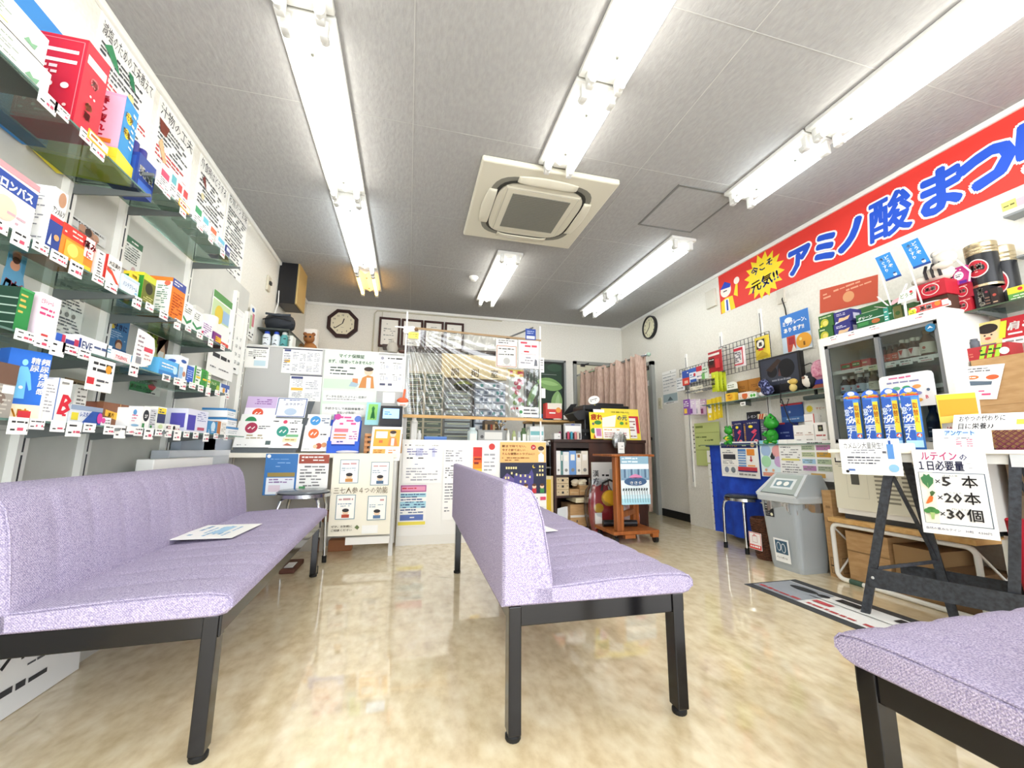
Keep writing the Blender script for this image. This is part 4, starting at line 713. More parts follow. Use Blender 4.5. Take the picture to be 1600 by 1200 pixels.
bsheet('counter_poster', 'orange and navy poster with night houses at the right end of counter', 'poster', None, 781, 853, 691, 792, 3.584, W, [('r', 0, .68, 1, 1, '#f4c27a'), T('朝まで待てない、', .04, .92, .042, '#b8402a', b=.02, fit=.52), T('今すぐ診てほしい…', .04, .86, .042, '#b8402a', b=.02, fit=.56), T('そんな夜間のトラブルに！', .04, .80, .042, '#b8402a', b=.02, fit=.7), ('l', .04, .70, .75, .77, 2, '#9a5a2a'), ('c', .72, .92, .055, '#c82a3c'), T('24', .72, .905, .04, W, al='c'), ('c', .89, .88, .065, '#f3d2b4', .05), ('c', .89, .905, .07, '#3a2a24', .035), ('p', [(.83, .69), (.83, .8), (.89, .84), (.95, .8), (.95, .69)], '#f4f4f4'),
  ('r', 0, .2, 1, .68, '#262a44'), ('p', [(0, .4), (.15, .52), (.36, .4), (.36, .2), (0, .2)], '#6a5a98'), ('p', [(.3, .2), (.3, .5), (.62, .5), (.68, .58), (.72, .5), (.72, .2)], '#4f4a8c'), ('c', .73, .62, .035, '#f0d04a'), ('c', .745, .628, .03, '#262a44'), T('3', .5, .2, .01, '#262a44')]+[('r', x, y, x+.035, y+.035, '#f2e2a0') for x, y in ((.12, .58), (.17, .58), (.22, .58), (.27, .58), (.32, .58), (.23, .5), (.33, .48), (.42, .46), (.52, .46), (.62, .44), (.42, .37), (.52, .37), (.84, .6), (.9, .6), (.84, .54), (.9, .54), (.78, .47), (.84, .47), (.9, .47), (.1, .43), (.16, .43))]
  +[q for x, c in ((.2, '#f2ece6'), (.55, '#d8606a'), (.73, '#c8303c'), (.9, '#3f8a4c')) for q in (('c', x, .31, .045, '#f0c8a8'), ('c', x, .335, .045, '#5a3a2a', .02), ('r', x-.045, .21, x+.045, .28, c))]+[('l', .05, .03, .9, .16, 2, '#5a7a68'), ('r', .86, .1, .98, .15, '#d84a6a')])
# poles, bars and film
for i, (x, ht) in enumerate(((-.06, 1.985), (1.185, 1.95))):
    mb = MB(); mb.cyl((x, 3.6, .86 if i else .75), (x, 3.6, ht), .0085, '#f4f4f2', 10); mb.ball((x, 3.6, ht), .009, W)
    if i == 0: mb.cyl((x-.1, 3.6, 1.845), (x, 3.6, 1.845), .008, W, 8)
    tag(mb.build('screen_pole'), ['thin white pole holding the left side of the plastic screen', 'thin white pole holding the right side of the plastic screen'][i], 'pole', 'screen poles')
mb = MB(); mb.bar((-.02, 3.595, 1.845), (1.19, 3.595, 1.815), .012, .018, '#a58a66'); tag(mb.build('screen_batten'), 'thin wooden batten along the top of the plastic screen', 'batten', 'screen battens')
mb = MB(); mb.bar((-.055, 3.595, 1.06), (1.2, 3.595, 1.055), .014, .026, m_oak); tag(mb.build('screen_batten'), 'pale wooden batten along the bottom of the plastic screen', 'batten', 'screen battens')
mb = MB()
def film(u, v):
    x = -.045+u*1.22; z = 1.075+v*(.765-.03*u)
    du, dv = u+.02, 1.02-v; a = math.atan2(dv*.8, du*1.25+.001); rr = math.hypot(du*1.25, dv*.8)
    w = math.sin(a*46+1.2*math.sin(rr*7))*math.exp(-((a-.95)/.55)**2)*min(rr*1.1, 1)
    w2 = math.sin(u*150+6*math.sin(v*4+u*9))*.35*math.exp(-(v/.55)**2)+math.sin(u*70-v*14)*.3*(v > .75)*(v-.75)*4
    return (x, 3.602+.020*w+.010*w2+.012*math.sin(u*5+v*3), z)
m_film = glassmat('clear film', '#f6f9fa', .13, .16)
mb.grid(film, 170, 60, m_film); tag(mb.build('plastic_screen'), 'crumpled clear plastic film stretched over the service counter', 'plastic screen')
# odds and ends on the film and poles
def card(lb, p0, p1, a, b_, base, it, Y=3.588, name='notice', cat='notice', g='notices on the plastic screen'): return bsheet(name, lb, cat, g, p0, p1, a, b_, Y, base, it, .002)
card('white notice in a brown border hung on the plastic screen', 775, 808, 530, 574, '#f6f4ec', [('o', .03, .02, .97, .76, '#b0623a', .006), ('l', .1, .82, .9, .98, 2, '#5a5a60'), ('l', .12, .4, .88, .7, 3, '#5a5a5a'), ('c', .5, .22, .16, '#b8b8b4'), ('l', .2, .06, .8, .1, 1, GY)])
card('white notice with red handwriting hung on the plastic screen', 810, 842, 532, 576, '#f7f3f1', [('l', .1, .72, .9, .95, 2, '#d04a5c', .7), ('r', .1, .5, .85, .51, R), ('l', .1, .54, .8, .64, 1, R), ('l', .1, .15, .7, .42, 3, '#8a8a92'), ('p', [(.75, .1), (.8, .35), (.9, .3), (.92, .1)], '#70727a')])
card('small navy blue notice above the right end of the plastic screen', 821, 837, 514, 531, '#2c4a9c', [('r', .1, .08, .9, .35, '#e6eaf2'), ('l', .15, .5, .85, .85, 2, '#b8c8e8')])
card('white note with a green leaf at the lower right of screen', 810, 842, 636, 652, '#f3f5ef', [('c', .12, .5, .08, '#3f8a4f'), ('l', .25, .2, .95, .85, 2, '#6a6a6e')])
card('narrow white strip taped to the right screen pole', 843, 850, 559, 582, W, [('l', .2, .1, .8, .9, 5, GY)], 3.585)
card('small white tag hanging at the right screen pole', 846, 852, 607, 622, W, [], 3.584, 'hang_tag', 'tag')
card('yellow paper note tied at the top left corner of the screen', 638, 654, 519, 529, '#f2e26a', [('l', .1, .2, .9, .8, 2, '#a89a3a')], 3.58, 'paper_note', 'note')
mb = MB(); c = aty(640, 515, 3.585)
for k in range(9): mb.ball((c.x+.03*math.sin(k*2.1), 3.585, c.z+.02*math.cos(k*1.7)), .018+.006*(k % 3), '#eceae6', 1, .6, .8, 8)
mb.ball((c.x+.055, 3.585, c.z+.005), .022, '#7a5a3a', 1, .6, .7, 8); tag(mb.build('tape_knot'), 'bunched white tape knot on the left screen pole', 'tape knot')
mb = MB(); a, b_ = aty(793, 528, 3.6), aty(833, 512, 3.6); mb.bar(a, b_, .012, .014, '#5a5a58'); mb.box(a.x-.012, a.x+.02, 3.59, 3.61, a.z-.01, a.z+.015, '#5a5a58'); tag(mb.build('clip_arm'), 'grey clip arm slanting up from the top batten', 'clip arm')
# desk clutter behind the counter
D = 'things on the desk behind the counter'
bbox('printer', 'low grey label printer with a white front panel behind the counter', 'printer', D, 747, 797, 672, 689, 3.98, .18, '#a7a8a6', [('r', .2, .3, .75, .85, '#eceae4'), ('l', .3, .45, .65, .7, 1, K), ('c', .12, .5, .05, '#5a5a5a')], z0=.836)
bbox('desk_tray', 'bright blue plastic tray behind the counter', 'tray', D, 663, 698, 682, 689, 3.9, .2, '#4a7ad0', [('r', 0, .7, 1, 1, '#6a95de')], z0=.836)
for i, (p, a, r_, c, lb) in enumerate(((646, 652, .035, '#e6e4de', 'rolled white paper tube standing nearest the left screen pole'), (655, 672, .02, '#efeeea', 'short white paper tube beside the blue tray'), (738, 668, .05, '#d5e6e6', 'pale teal jug behind the counter'), (794, 672, .016, '#f0efe8', 'slim white bottle beside the label printer'), (803, 673, .022, '#b9c48a', 'green white jar beside the slim white bottle'), (811, 674, .02, '#cfd3d6', 'pale grey small jar'), (818, 669, .03, '#5f7a52', 'dark green jar with pale label'), (825, 671, .022, '#d6d8c8', 'cream small bottle next to dark green jar'))):
    x = xl(p, 3.95, .9); zt = zl(a, x, 3.95); mb = MB(); mb.lathe([(0, .835), (r_, .835), (r_, zt-.04), (r_*.6, zt-.025), (r_*.6, zt), (0, zt)], c, (x, 3.95, 0), 14); mb.box(x-r_*.6, x+r_*.6, 3.95-r_*1.01, 3.95-r_*.9, .86, zt-.06, W); tag(mb.build('desk_bottle'), lb, 'container', D)
t = thing('potted_plant', 'small dry potted plant in a grey pot behind the counter', 'plant', (xl(780, 4.4, .95), 4.4, .835)); x = t.location.x
mb = MB(); mb.lathe([(0, .835), (.035, .835), (.045, .93), (0, .93)], '#a9a9a4', (x, 4.4, 0), 16); mb.build('pot', t)
mb = MB(); rnd = random.Random(5)
for k in range(26):
    a = rnd.uniform(0, 6.28); q = (x+.09*math.cos(a)*rnd.random(), 4.4+.06*math.sin(a), .95+rnd.random()*.15); mb.tube([(x, 4.4, .92), ((x+q[0])/2, 4.4, q[2]-.03), q], .003, '#6a5a3c', 5); mb.ball(q, .014, ('#b89a6a', '#8a6a4a', '#d8c49a')[k % 3], 1, 1, .8, 6)
mb.build('foliage', t)
bbox('document_box', 'clear document box with a teal and white sleeve behind the counter', 'box', D, 828, 850, 666, 690, 3.9, .12, '#dfe6e6', [('r', .05, .4, .95, .95, '#eef2f2'), ('r', .05, .5, .95, .72, '#7fc0c4')], z0=.835)
bbox('brown_basket', 'brown rack of small jars standing behind the counter', 'rack', D, 757, 778, 657, 672, 4.78, .15, '#6a5a48', [('r', .05+.19*k, .15+.4*j, .2+.19*k, .45+.4*j, ('#a8482c', '#c9a87a', '#3f3a34')[(k+j) % 3]) for k in range(5) for j in range(2)], z0=.80)
bbox('desk_telephone', 'black desk telephone set beside the dry plant', 'telephone', D, 757, 775, 672, 676, 4.2, .12, '#3a3a3c', [('r', .1, .3, .9, .7, '#8a8a8c')], z0=.836)
# --- worktable on the left with the grey notice board
mb = MB(); mb.box(-1.30, -.02, 3.62, 3.65, .75, 1.6, '#bdbdba', .004); mb.box(-1.30, -.02, 3.619, 3.655, 1.601, 1.612, '#dcdcd8'); tag(mb.build('notice_board'), 'grey partition notice board standing on the left display table', 'notice board')
t = thing('display_table', 'white display table under the grey notice board', 'table', (-.66, 3.45, 0))
mb = MB(); mb.box(-1.3, -.075, 3.26, 3.66, .712, .745, '#efe9da', .004); mb.build('table_top', t)
for x in (-1.28, -.11):
    mb = MB(); mb.box(x, x+.03, 3.28, 3.31, 0, .712, '#d8d8d4'); mb.build('leg', t)
mb = MB(); mb.box(-1.3, -.075, 3.62, 3.64, .02, .712, '#d5d3cc'); mb.build('modesty_panel', t)
mb = MB(); mb.box(-1.3, -.46, 3.5, 3.6, .22, .30, '#8a5634', .004); mb.box(-1.3, -.6, 3.56, 3.6, 0, .22, '#b9b2a4'); mb.build('low_shelf', t)
mb = MB(); mb.box(-.56, -.39, 3.50, 3.585, 0, .085, '#96603a', .006); tag(mb.build('wood_block'), 'brown wooden block on the floor under the cream ginseng poster', 'wood block')
N = 'notices on the grey board'
def nb(lb, p0, p1, a, b_, base, it): return bsheet('board_notice', lb, 'notice', N, p0, p1, a, b_, 3.617, base, it)
nb('small white notice with a grey flow chart at the left of the grey board', 380, 420, 541, 575, W, [('r', .05, .9, .95, .97, '#3a3c44'), ('l', .2, .5, .9, .85, 4, GY), ('r', .45, .1, .9, .35, '#c3dbe4'), ('c', .45, .46, .04, K)])
nb('white timetable with an orange tab on the grey board', 441, 503, 545, 584, W, [('r', 0, .95, 1, .99, '#3a3c50'), ('r', .04, .86, .2, .94, '#4a5280'), ('r', .06, .42, .2, .54, '#f0bc4a')]+[('l', .26+.18*k, y, .4+.18*k, y+.36, 6, '#9a9ca8') for k in range(4) for y in (.08, .5)]+[('l', .04, .1, .2, .8, 8, '#9a9ca8')])
nb('white price table with two orange bars on the grey board', 452, 502, 586, 627, W, [('r', 0, .96, 1, 1, '#3a3c50'), ('r', .04, .84, .4, .93, '#4a5280'), ('r', .06, .4, .42, .5, '#f0bc4a'), ('l', .1, .53, .4, .82, 6, '#9a9ca8'), ('l', .1, .06, .4, .38, 6, '#9a9ca8'), ('l', .5, .45, .95, .82, 5, '#a8aab4'), ('l', .5, .06, .95, .38, 5, '#b8bac2')])
nb('large pale green poster with an orange jacket figure and card reader', 504, 589, 549, 651, '#dfeedd', [T('マイナ保険証', .5, .9, .062, '#3c7a50', al='c', b=.02), T('まず、1度使ってみませんか？', .5, .81, .06, '#3c7a50', al='c', b=.015, fit=.84), ('r', .02, .6, .74, .78, W), ('l', .12, .62, .66, .76, 3, '#4a5a50'), ('r', .02, .42, .6, .56, '#cfe4cd'), ('c', .83, .7, .08, '#f0cdb0', .06), ('c', .83, .735, .09, '#3a2c26', .035), ('p', [(.66, .44), (.72, .6), (.82, .64), (.92, .62), (.95, .44)], '#cf8a4a'), ('r', .8, .44, .88, .6, W), ('r', .54, .5, .64, .58, '#d88a5a'), ('p', [(.48, .46), (.52, .53), (.66, .5), (.62, .45)], '#a8c0cc'),
   ('r', .03, .22, .93, .38, W), T('データを活用したよりよい医療が', .08, .28, .04, '#3a5a48', fit=.74), ('l', .1, .24, .85, .27, 1, GY), ('r', .03, .02, .93, .18, W), T('手続きなしで高額療養費の', .08, .1, .04, '#3a5a48', fit=.7), T('支払いが免除！', .3, .04, .04, '#3a5a48')])
nb('white notice with simple line drawings at the right of the grey board', 590, 632, 556, 612, W, [('l', .35, .88, .9, .96, 1, K), ('c', .15, .92, .06, '#9a9aa8')]+[q for x, y in ((.22, .7), (.7, .7), (.22, .38), (.7, .38)) for q in (('l', x-.15, y+.06, x+.18, y+.12, 1, GY), ('o', x-.1, y-.08, x+.02, y+.04, '#8a8c98', .003), ('c', x+.12, y-.02, .06, '#c8cad2'))]+[('r', .1, .16, .3, .22, '#5a5c74'), ('r', .4, .16, .55, .22, '#5a5c74')])
nb('blank white square paper below the line drawing notice', 598, 617, 613, 630, W, [])
mb = MB(); c = aty(629, 630, 3.57)
mb.ball((c.x, 3.57, c.z), .05, '#f3efe9', 1, .5, .85); mb.ball((c.x, 3.565, c.z+.02), .048, '#df6238', 1.02, .52, .6); mb.bar((c.x+.005, 3.57, c.z+.04), (c.x+.015, 3.57, c.z+.12), .018, .012, '#e06a3c', (0, 1, 0)); mb.box(c.x-.02, c.x+.025, 3.54, 3.548, c.z-.02, c.z-.015, '#d8744a'); tag(mb.build('felt_charm'), 'red and white stuffed charm hanging beside the left screen pole', 'charm')
# leaflets
m_rack = M('#5f6468', .3)
def tilt(lb, p0, p1, a, b_, Y, base, it, name='leaflet', cat='leaflet', g='leaflets on the display table', lean=.16):
    zb, zt = aty((p0+p1)/2, b_, Y).z, aty((p0+p1)/2, a, Y+.05).z; x0, x1 = xl(p0, Y, zb), xl(p1, Y, zb); h = zt-zb
    return leaning(name, lb, cat, g, (x0, Y, zb), (1, 0, 0), (.05, lean, 1), x1-x0, h*math.sqrt(1+lean*lean), base, it, .004)
def logo(x, y, r, c): return [('c', x, y, r, c), ('p', [(x-.6*r, y-.2*r), (x-.2*r, y+.35*r), (x+.1*r, y-.2*r), (x+.5*r, y+.35*r), (x+.6*r, y+.2*r), (x+.2*r, y-.4*r), (x-.1*r, y+.1*r), (x-.4*r, y-.35*r)], W)]
t = thing('leaflet_rack', 'dark grey leaflet stand on the left end of display table', 'leaflet rack', (-1.05, 3.4, .745))
x0, x1 = xl(361, 3.3, .75), xl(462, 3.3, .75)
mb = MB(); mb.add([(x0, 3.31, .747), (x1, 3.31, .747), (x1+.06, 3.5, 1.15), (x0+.06, 3.5, 1.15)], [(0, 1, 2, 3), (3, 2, 1, 0)], m_rack); mb.build('back_plate', t)
mb = MB(); mb.box(x0, x1, 3.285, 3.32, .746, .765, m_rack); mb.build('lip', t)
tilt('lavender headed leaflet with a red orange round logo at the top left of rack', 380, 430, 620, 652, 3.42, '#f3eef6', [('r', 0, .45, 1, 1, '#cdb6dc'), ('l', .2, .6, .8, .9, 3, '#8a5aa0')]+logo(.42, .2, .17, '#e0583a'), lean=.2)
tilt('white leaflet with blue border reading エラステン at the top of rack', 428, 476, 622, 652, 3.42, '#f2f4f8', [('o', .02, .02, .98, .98, '#4a62a0', .006), ('l', .2, .84, .9, .92, 1, '#4a62a0'), T('エラステン', .28, .62, .14, '#2c3f78', fit=.6), ('c', .5, .28, .2, '#b9cbe0', .18)], lean=.2)
tilt('white leaflet with a green round logo in the middle of rack', 374, 428, 648, 664, 3.37, '#f2f3f0', logo(.3, .3, .17, '#2f8a58')+[('l', .6, .4, .85, .7, 1, K)], lean=.2)
tilt('white leaflet with a pink drop in the middle right of rack', 423, 470, 654, 668, 3.36, '#f0f2ee', [('l', .05, .5, .3, .8, 1, K), ('c', .45, .6, .07, '#d84a6a'), ('l', .6, .4, .95, .8, 2, K)], lean=.2)
tilt('white leaflet with a maroon round logo at the lower left of rack', 363, 421, 658, 699, 3.32, '#f4f4f1', logo(.38, .74, .17, '#b03a58')+[('l', .58, .68, .9, .84, 2, '#5a5a5e'), ('l', .3, .3, .9, .5, 2, '#b8a88a'), ('r', .86, .1, 1, .25, '#5a6a68'), ('l', .1, .06, .4, .12, 1, GY)], lean=.2)
tilt('white leaflet with a teal round logo at the lower right of rack', 419, 466, 662, 700, 3.32, '#f2f5f2', logo(.36, .68, .2, '#3a9a88')+[('l', .62, .62, .95, .82, 2, K), ('p', [(.5, .45), (.92, .45), (.92, .55), (.5, .55)], '#7ab884'), ('r', .42, .24, .9, .42, '#ece6c0'), ('l', .5, .28, .85, .38, 1, '#b8943a'), ('p', [(.45, .1), (.6, .2), (.8, .08)], '#b86a5a')], lean=.2)
tilt('white leaflet with a blue round logo behind the orange logo one', 477, 514, 648, 672, 3.42, '#f4f5f4', logo(.36, .6, .22, '#4a9ad8')+[('l', .62, .4, .95, .8, 3, '#4a5a78')])
tilt('white leaflet with an orange round logo and small family drawing', 470, 512, 665, 705, 3.33, '#f6f4f0', logo(.36, .68, .2, '#e2713c')+[('l', .62, .6, .85, .7, 1, K), ('c', .62, .2, .12, '#b8503a'), ('c', .82, .24, .1, '#d89a6a'), ('c', .5, .18, .08, '#e8c8a0'), ('l', .05, .05, .35, .1, 1, GY)])
t = thing('flyer_holder', 'royal blue flyer holder on the display table', 'flyer holder', (-.6, 3.33, .745)); x0, x1 = xl(510, 3.3, .77), xl(560, 3.3, .77)
mb = MB(); mb.prism([(3.3, .746), (3.36, .746), (3.42, 1.0), (3.40, 1.0)], '#2757c4', 'x', x0, x1); mb.build('back', t)
mb = MB(); mb.box(x0, x1, 3.296, 3.302, .746, .80, '#2b5fd0'); mb.box(x0, x0+.03, 3.296, 3.302, .80, .835, '#2b5fd0'); mb.box(x1-.03, x1, 3.296, 3.302, .80, .835, '#2b5fd0'); mb.build('front_pocket', t)
tilt('pink and lavender event flyer standing in the blue holder', 515, 558, 648, 694, 3.308, '#f2dcec', [('p', [(0, .7), (.2, 1), (0, 1)], '#7a5ab0'), ('c', .15, .92, .12, '#c84a9a'), ('c', .9, .86, .13, '#5a7ac8'), ('l', .25, .62, .85, .95, 3, '#d8508c', .7), ('r', .1, .4, .6, .52, '#e27a8c'), ('r', .1, .28, .55, .33, '#d8843a'), ('r', .1, .18, .55, .23, '#d8843a'), ('r', .62, .1, .98, .5, '#fbf6f8'), ('l', .66, .14, .95, .46, 4, '#b85a94'), ('l', .1, .03, .6, .12, 1, '#3a4a9a')], 'event_flyer', 'flyer', None)
tilt('teal framed poster with a green awareness ribbon', 569, 591, 629, 664, 3.45, '#9fd6dc', [('r', .15, .22, .82, .92, '#8fce6a'), ('p', [(.42, .25), (.55, .55), (.62, .74), (.5, .84), (.38, .74), (.45, .55), (.6, .25), (.7, .3), (.52, .62), (.36, .3)], '#2f8a4a')], 'ribbon_poster', 'poster', None)
t = thing('card_terminal', 'black card reader terminal with a glowing blue screen', 'card terminal', (-.16, 3.4, .89)); x0, x1 = xl(593, 3.36, 1.0), xl(628, 3.36, 1.0); xb = (x0+x1)/2
mb = MB(); mb.prism([(3.36, .90), (3.50, .90), (3.50, 1.125), (3.43, 1.125), (3.38, .97), (3.36, .95)], M('#23242a', .3), 'x', x0, x1); mb.build('body', t)
mb = MB(); U = Vector((1, 0, 0)); V = Vector((0, .05, .155)).normalized(); mb.page((x0+.02, 3.392, 1.02), U, V, x1-x0-.045, .085, [('r', 0, 0, 1, 1, emit('terminal screen', '#8fc0ec', .8)), ('l', .1, .3, .9, .75, 2, '#4a7ab8')], .002); mb.build('screen', t)
mb = MB(); mb.box(x0+.01, x1-.01, 3.33, 3.40, .90, .945, M('#1b1c20', .3), .006); mb.box(x0+.03, x1-.03, 3.328, 3.332, .925, .932, '#5a5c64'); mb.build('card_slot', t)
mb = MB()
for z in (.76, .80, .84, .875): mb.box(xl(569, 3.36, .8), xl(595, 3.36, .8), 3.36, 3.48, z, z+.022, '#d99a62', .002)
for x in (xl(571, 3.36, .8), xl(593, 3.36, .8)): mb.box(x-.012, x+.012, 3.37, 3.47, .746, .895, '#c88850')
mb.box(xl(592, 3.36, .8), xl(628, 3.36, .8), 3.38, 3.5, .746, .899, '#b88a5a'); tag(mb.build('wooden_riser'), 'slatted pale wooden riser under the card terminal', 'riser')
tilt('small orange poster of a figure holding a card, in front of riser', 576, 624, 667, 720, 3.27, '#f7f3ea', [('r', .08, .42, .94, .92, '#f4ae3c'), ('r', .14, .66, .52, .86, W), ('c', .7, .78, .1, '#f0cdb0', .09), ('c', .7, .84, .11, '#3a2c26', .05), ('p', [(.56, .44), (.6, .66), (.7, .7), (.82, .66), (.88, .44)], '#e08a4a'), ('r', .66, .44, .76, .66, W), ('r', .26, .52, .38, .6, '#d8703a'), ('r', .1, .2, .5, .34, '#f0a850'), ('l', .14, .22, .46, .32, 2, '#9a5a1a'), ('l', .6, .2, .84, .34, 2, '#e0883a'), ('l', .4, .08, .66, .12, 1, GY)], 'small_poster', 'poster', None, .08)
mb = MB(); x0 = xl(525, 3.29, .75); mb.ball((x0+.08, 3.275, .756), .02, '#d6d4dc', 4, .5, .55); tag(mb.build('cloth_bundle'), 'folded pale cloth in front of the blue flyer holder', 'cloth')
# posters and stool in front of the table
bsheet('double_poster', 'blue and brown headed double poster hanging below the table edge', 'poster', None, 413, 513, 709, 773, 3.25, W, [('r', 0, 0, .5, 1, '#3f79b8'), ('l', .08, .65, .46, .92, 3, '#9fc4e6', .25), ('r', .05, .44, .47, .54, '#a08a4a'), ('r', .04, .02, .47, .42, '#e9eef4'), ('r', .08, .08, .26, .24, '#dfd0dc'), ('l', .08, .28, .44, .4, 2, '#8a6aa0'), ('c', .05, .94, .03, W), ('r', .52, .76, 1, .98, '#a4503e'), ('l', .56, .8, .96, .95, 2, W), ('l', .55, .1, .96, .72, 8, '#7a7a78'), ('r', .55, .14, .65, .2, '#4a9a5c')])
t = thing('ginseng_poster', 'tall cream poster reading 三七人参4つの効能 leaning under the table end', 'poster', (-.3, 3.2, .14))
x0, x1 = xl(516, 3.22, .45), xl(612, 3.22, .45); zt = .735
pic = []
for (x, y, hd) in ((.12, .64, '#c88a4a'), (.63, .61, '#4a6a8a'), (.1, .2, '#b8482c'), (.61, .18, '#5a7aa0')):
    pic += [('r', x, y, x+.31, y+.3, '#7f98a4'), ('r', x+.012, y+.009, x+.298, y+.291, '#fbf8ef'), ('l', x+.04, y+.22, x+.27, y+.27, 1, '#c89a9a'), ('l', x+.03, y+.15, x+.28, y+.2, 2, '#8fa4b4'), ('c', x+.16, y+.09, .05, '#f0cfae', .035), ('c', x+.16, y+.11, .055, '#2e2a2c', .022), ('r', x+.1, y+.02, x+.22, y+.06, hd)]
mb = MB(); leanY = 3.2
carton(mb, (x0, x1, 3.225, 3.231, .165, zt), '#f4eedb', {'-y': pic+[T('三七人参４つの効能', .05, .52, .088, '#6a5a3a', b=.0, fit=.88), T('ぜひ、お気軽に', .05, .105, .03, '#6a5a3a', fit=.33), T('ご相談ください', .05, .06, .03, '#6a5a3a', fit=.33), ('p', [(.42, .1), (.46, .13), (.5, .1), (.52, .12), (.47, .07)], '#6a7a4a'), ('r', .54, .02, .8, .12, W)]}); mb.build('board', t)
mb = MB()
for x in (x1-.05, x1-.015): mb.bar((x, 3.245, 0), (x, 3.245, .5), .022, .02, '#ecebe6')
mb.box(x0+.12, x1, 3.232, 3.25, .10, .15, '#eceae4'); mb.build('easel_stand', t)
t = thing('round_stool', 'chrome round stool with a dark seat beside the ginseng poster', 'stool', (-.665, 3.065, 0), 'chrome stools'); sx, sy, sz = -.665, 3.065, .492
mb = MB(); mb.lathe([(0, sz-.012), (.15, sz-.012), (.165, sz), (.15, sz+.012), (0, sz+.015)], M('#6f7478', .15), (sx, sy, 0), 30); mb.build('seat', t)
mb = MB(); mb.lathe([(.15, sz-.03), (.168, sz-.03), (.168, sz-.008), (.15, sz-.008)], m_steel, (sx, sy, 0), 30); mb.build('seat_ring', t)
for k in range(4):
    a = PI/4+k*PI/2; c, s = math.cos(a), math.sin(a)
    mb = MB(); mb.tube([(sx+c*.04, sy+s*.04, sz-.03), (sx+c*.12, sy+s*.12, sz-.03), (sx+c*.155, sy+s*.155, sz-.05), (sx+c*.172, sy+s*.172, sz-.1), (sx+c*.19, sy+s*.19, .02)], .0105, m_steel, 10); o = mb.build('leg', t)
    mb = MB(); mb.cyl((sx+c*.19, sy+s*.19, 0), (sx+c*.189, sy+s*.189, .045), .015, m_foot, 12); mb.build('rubber_foot', o)
mb = MB(); c = atz(455, 888, 0); mb.box(c.x-.04, c.x+.05, c.y-.13, c.y+.12, 0, .03, '#5a3526', .006); mb.box(c.x-.02, c.x+.03, c.y-.1, c.y+.02, .03, .033, W); tag(mb.build('brown_tray'), 'small brown item on the floor under the left bench', 'tray')
# glass case and bag in the left corner
t = thing('corner_case', 'dark topped glass case above the left end of grey board', 'glass case', (-1.2, 3.95, 1.64)); mg = m_glass
x0, x1 = -1.31, -1.06
mb = MB(); mb.box(x0, x1, 3.82, 4.36, 1.80, 1.815, '#3c423e'); mb.build('top_shelf', t)
mb = MB(); mb.box(x0, x1, 3.82, 4.36, 1.645, 1.655, m_glass); mb.build('lower_shelf', t)
mb = MB(); mb.box(x1-.004, x1, 3.82, 4.36, 1.655, 1.80, m_glass); mb.build('glass_side', t)
for y in (3.83, 4.34):
    mb = MB(); mb.box(x0, x1, y-.005, y+.005, 1.62, 1.645, '#6a6f6e'); mb.build('bracket', t)
for i, (x, c, c2) in enumerate(((-1.245, '#e9eef2', '#2b4fc0'), (-1.17, '#e6edf3', '#2b4fc0'), (-1.105, '#5fa8a8', '#e6e6e2'))):
    t = thing('spray_bottle', ['white bottle with blue cap in the corner glass case, left one', 'white bottle with blue cap in the corner glass case, right one', 'teal bottle with pale cap in the corner glass case'][i], 'bottle', (x, 3.87, 1.655), 'bottles in the corner glass case')
    mb = MB(); mb.lathe([(0, 1.655), (.032, 1.655), (.033, 1.75), (.02, 1.77)], c, (x, 3.87, 0), 18); mb.page((x-.026, 3.836, 1.66), (1, 0, 0), (0, 0, 1), .052, .085, [('l', .1, .5, .9, .9, 2, K), ('p', [(0, .1), (.5, .3), (.9, .1), (.5, .2)], K)]); mb.build('body', t)
    mb = MB(); mb.lathe([(.02, 1.768), (.021, 1.79), (.012, 1.797)], c2, (x, 3.87, 0), 14); mb.build('cap', t)
bbox('corner_carton', 'white carton with print beside the corner bottles', 'carton', None, 444, 457, 524, 541, 3.86, .1, '#eeeee8', [('l', .1, .2, .9, .9, 4, '#7a5a54')], z0=1.655)
t = thing('black_bag', 'black zipped bag lying on top of the corner glass case', 'bag', (-1.18, 3.95, 1.815))
def bagf(u, v):
    a = 2*PI*u; q = math.sin(PI*v)**.35; return (-1.175+.125*(v*2-1), 3.95+.10*q*math.cos(a), 1.9+.083*q*math.sin(a)+.006*math.sin(u*40+v*9))
mb = MB(); mb.grid(bagf, 30, 16, M('#2c3036', .7)); mb.build('body', t)
mb = MB(); mb.tube([(-1.29, 3.86, 1.9), (-1.2, 3.845, 1.925), (-1.06, 3.86, 1.9)], .006, '#16171a', 6); mb.tube([(-1.27, 3.86, 1.955), (-1.17, 3.84, 1.94), (-1.07, 3.86, 1.955)], .01, '#3a4048', 6); mb.build('zip_and_strap', t)
mb = MB(); mb.box(-1.31, -.98, 4.4, 4.9, 1.70, 1.708, m_glass); mb.box(-1.31, -1.0, 4.42, 4.43, 1.66, 1.70, '#6a6f6e'); mb.box(-1.31, -1.0, 4.87, 4.88, 1.66, 1.70, '#6a6f6e'); tag(mb.build('corner_shelf'), 'glass wall shelf in the back left corner holding a plush', 'shelf')
t = thing('plush_toy', 'small brown plush toy on the corner shelf beside the black bag', 'plush toy', (-1.02, 4.5, 1.708)); x = -1.04
mb = MB(); mb.ball((x, 4.5, 1.79), .075, '#a8703c', 1, .8, 1.1); mb.build('body', t); mb = MB(); mb.ball((x-.01, 4.48, 1.91), .055, '#a06838'); mb.ball((x-.05, 4.48, 1.955), .02, '#8a5630'); mb.ball((x+.03, 4.48, 1.955), .02, '#8a5630'); mb.ball((x-.03, 4.43, 1.915), .01, K); mb.ball((x+.012, 4.428, 1.915), .01, K); mb.build('head', t)
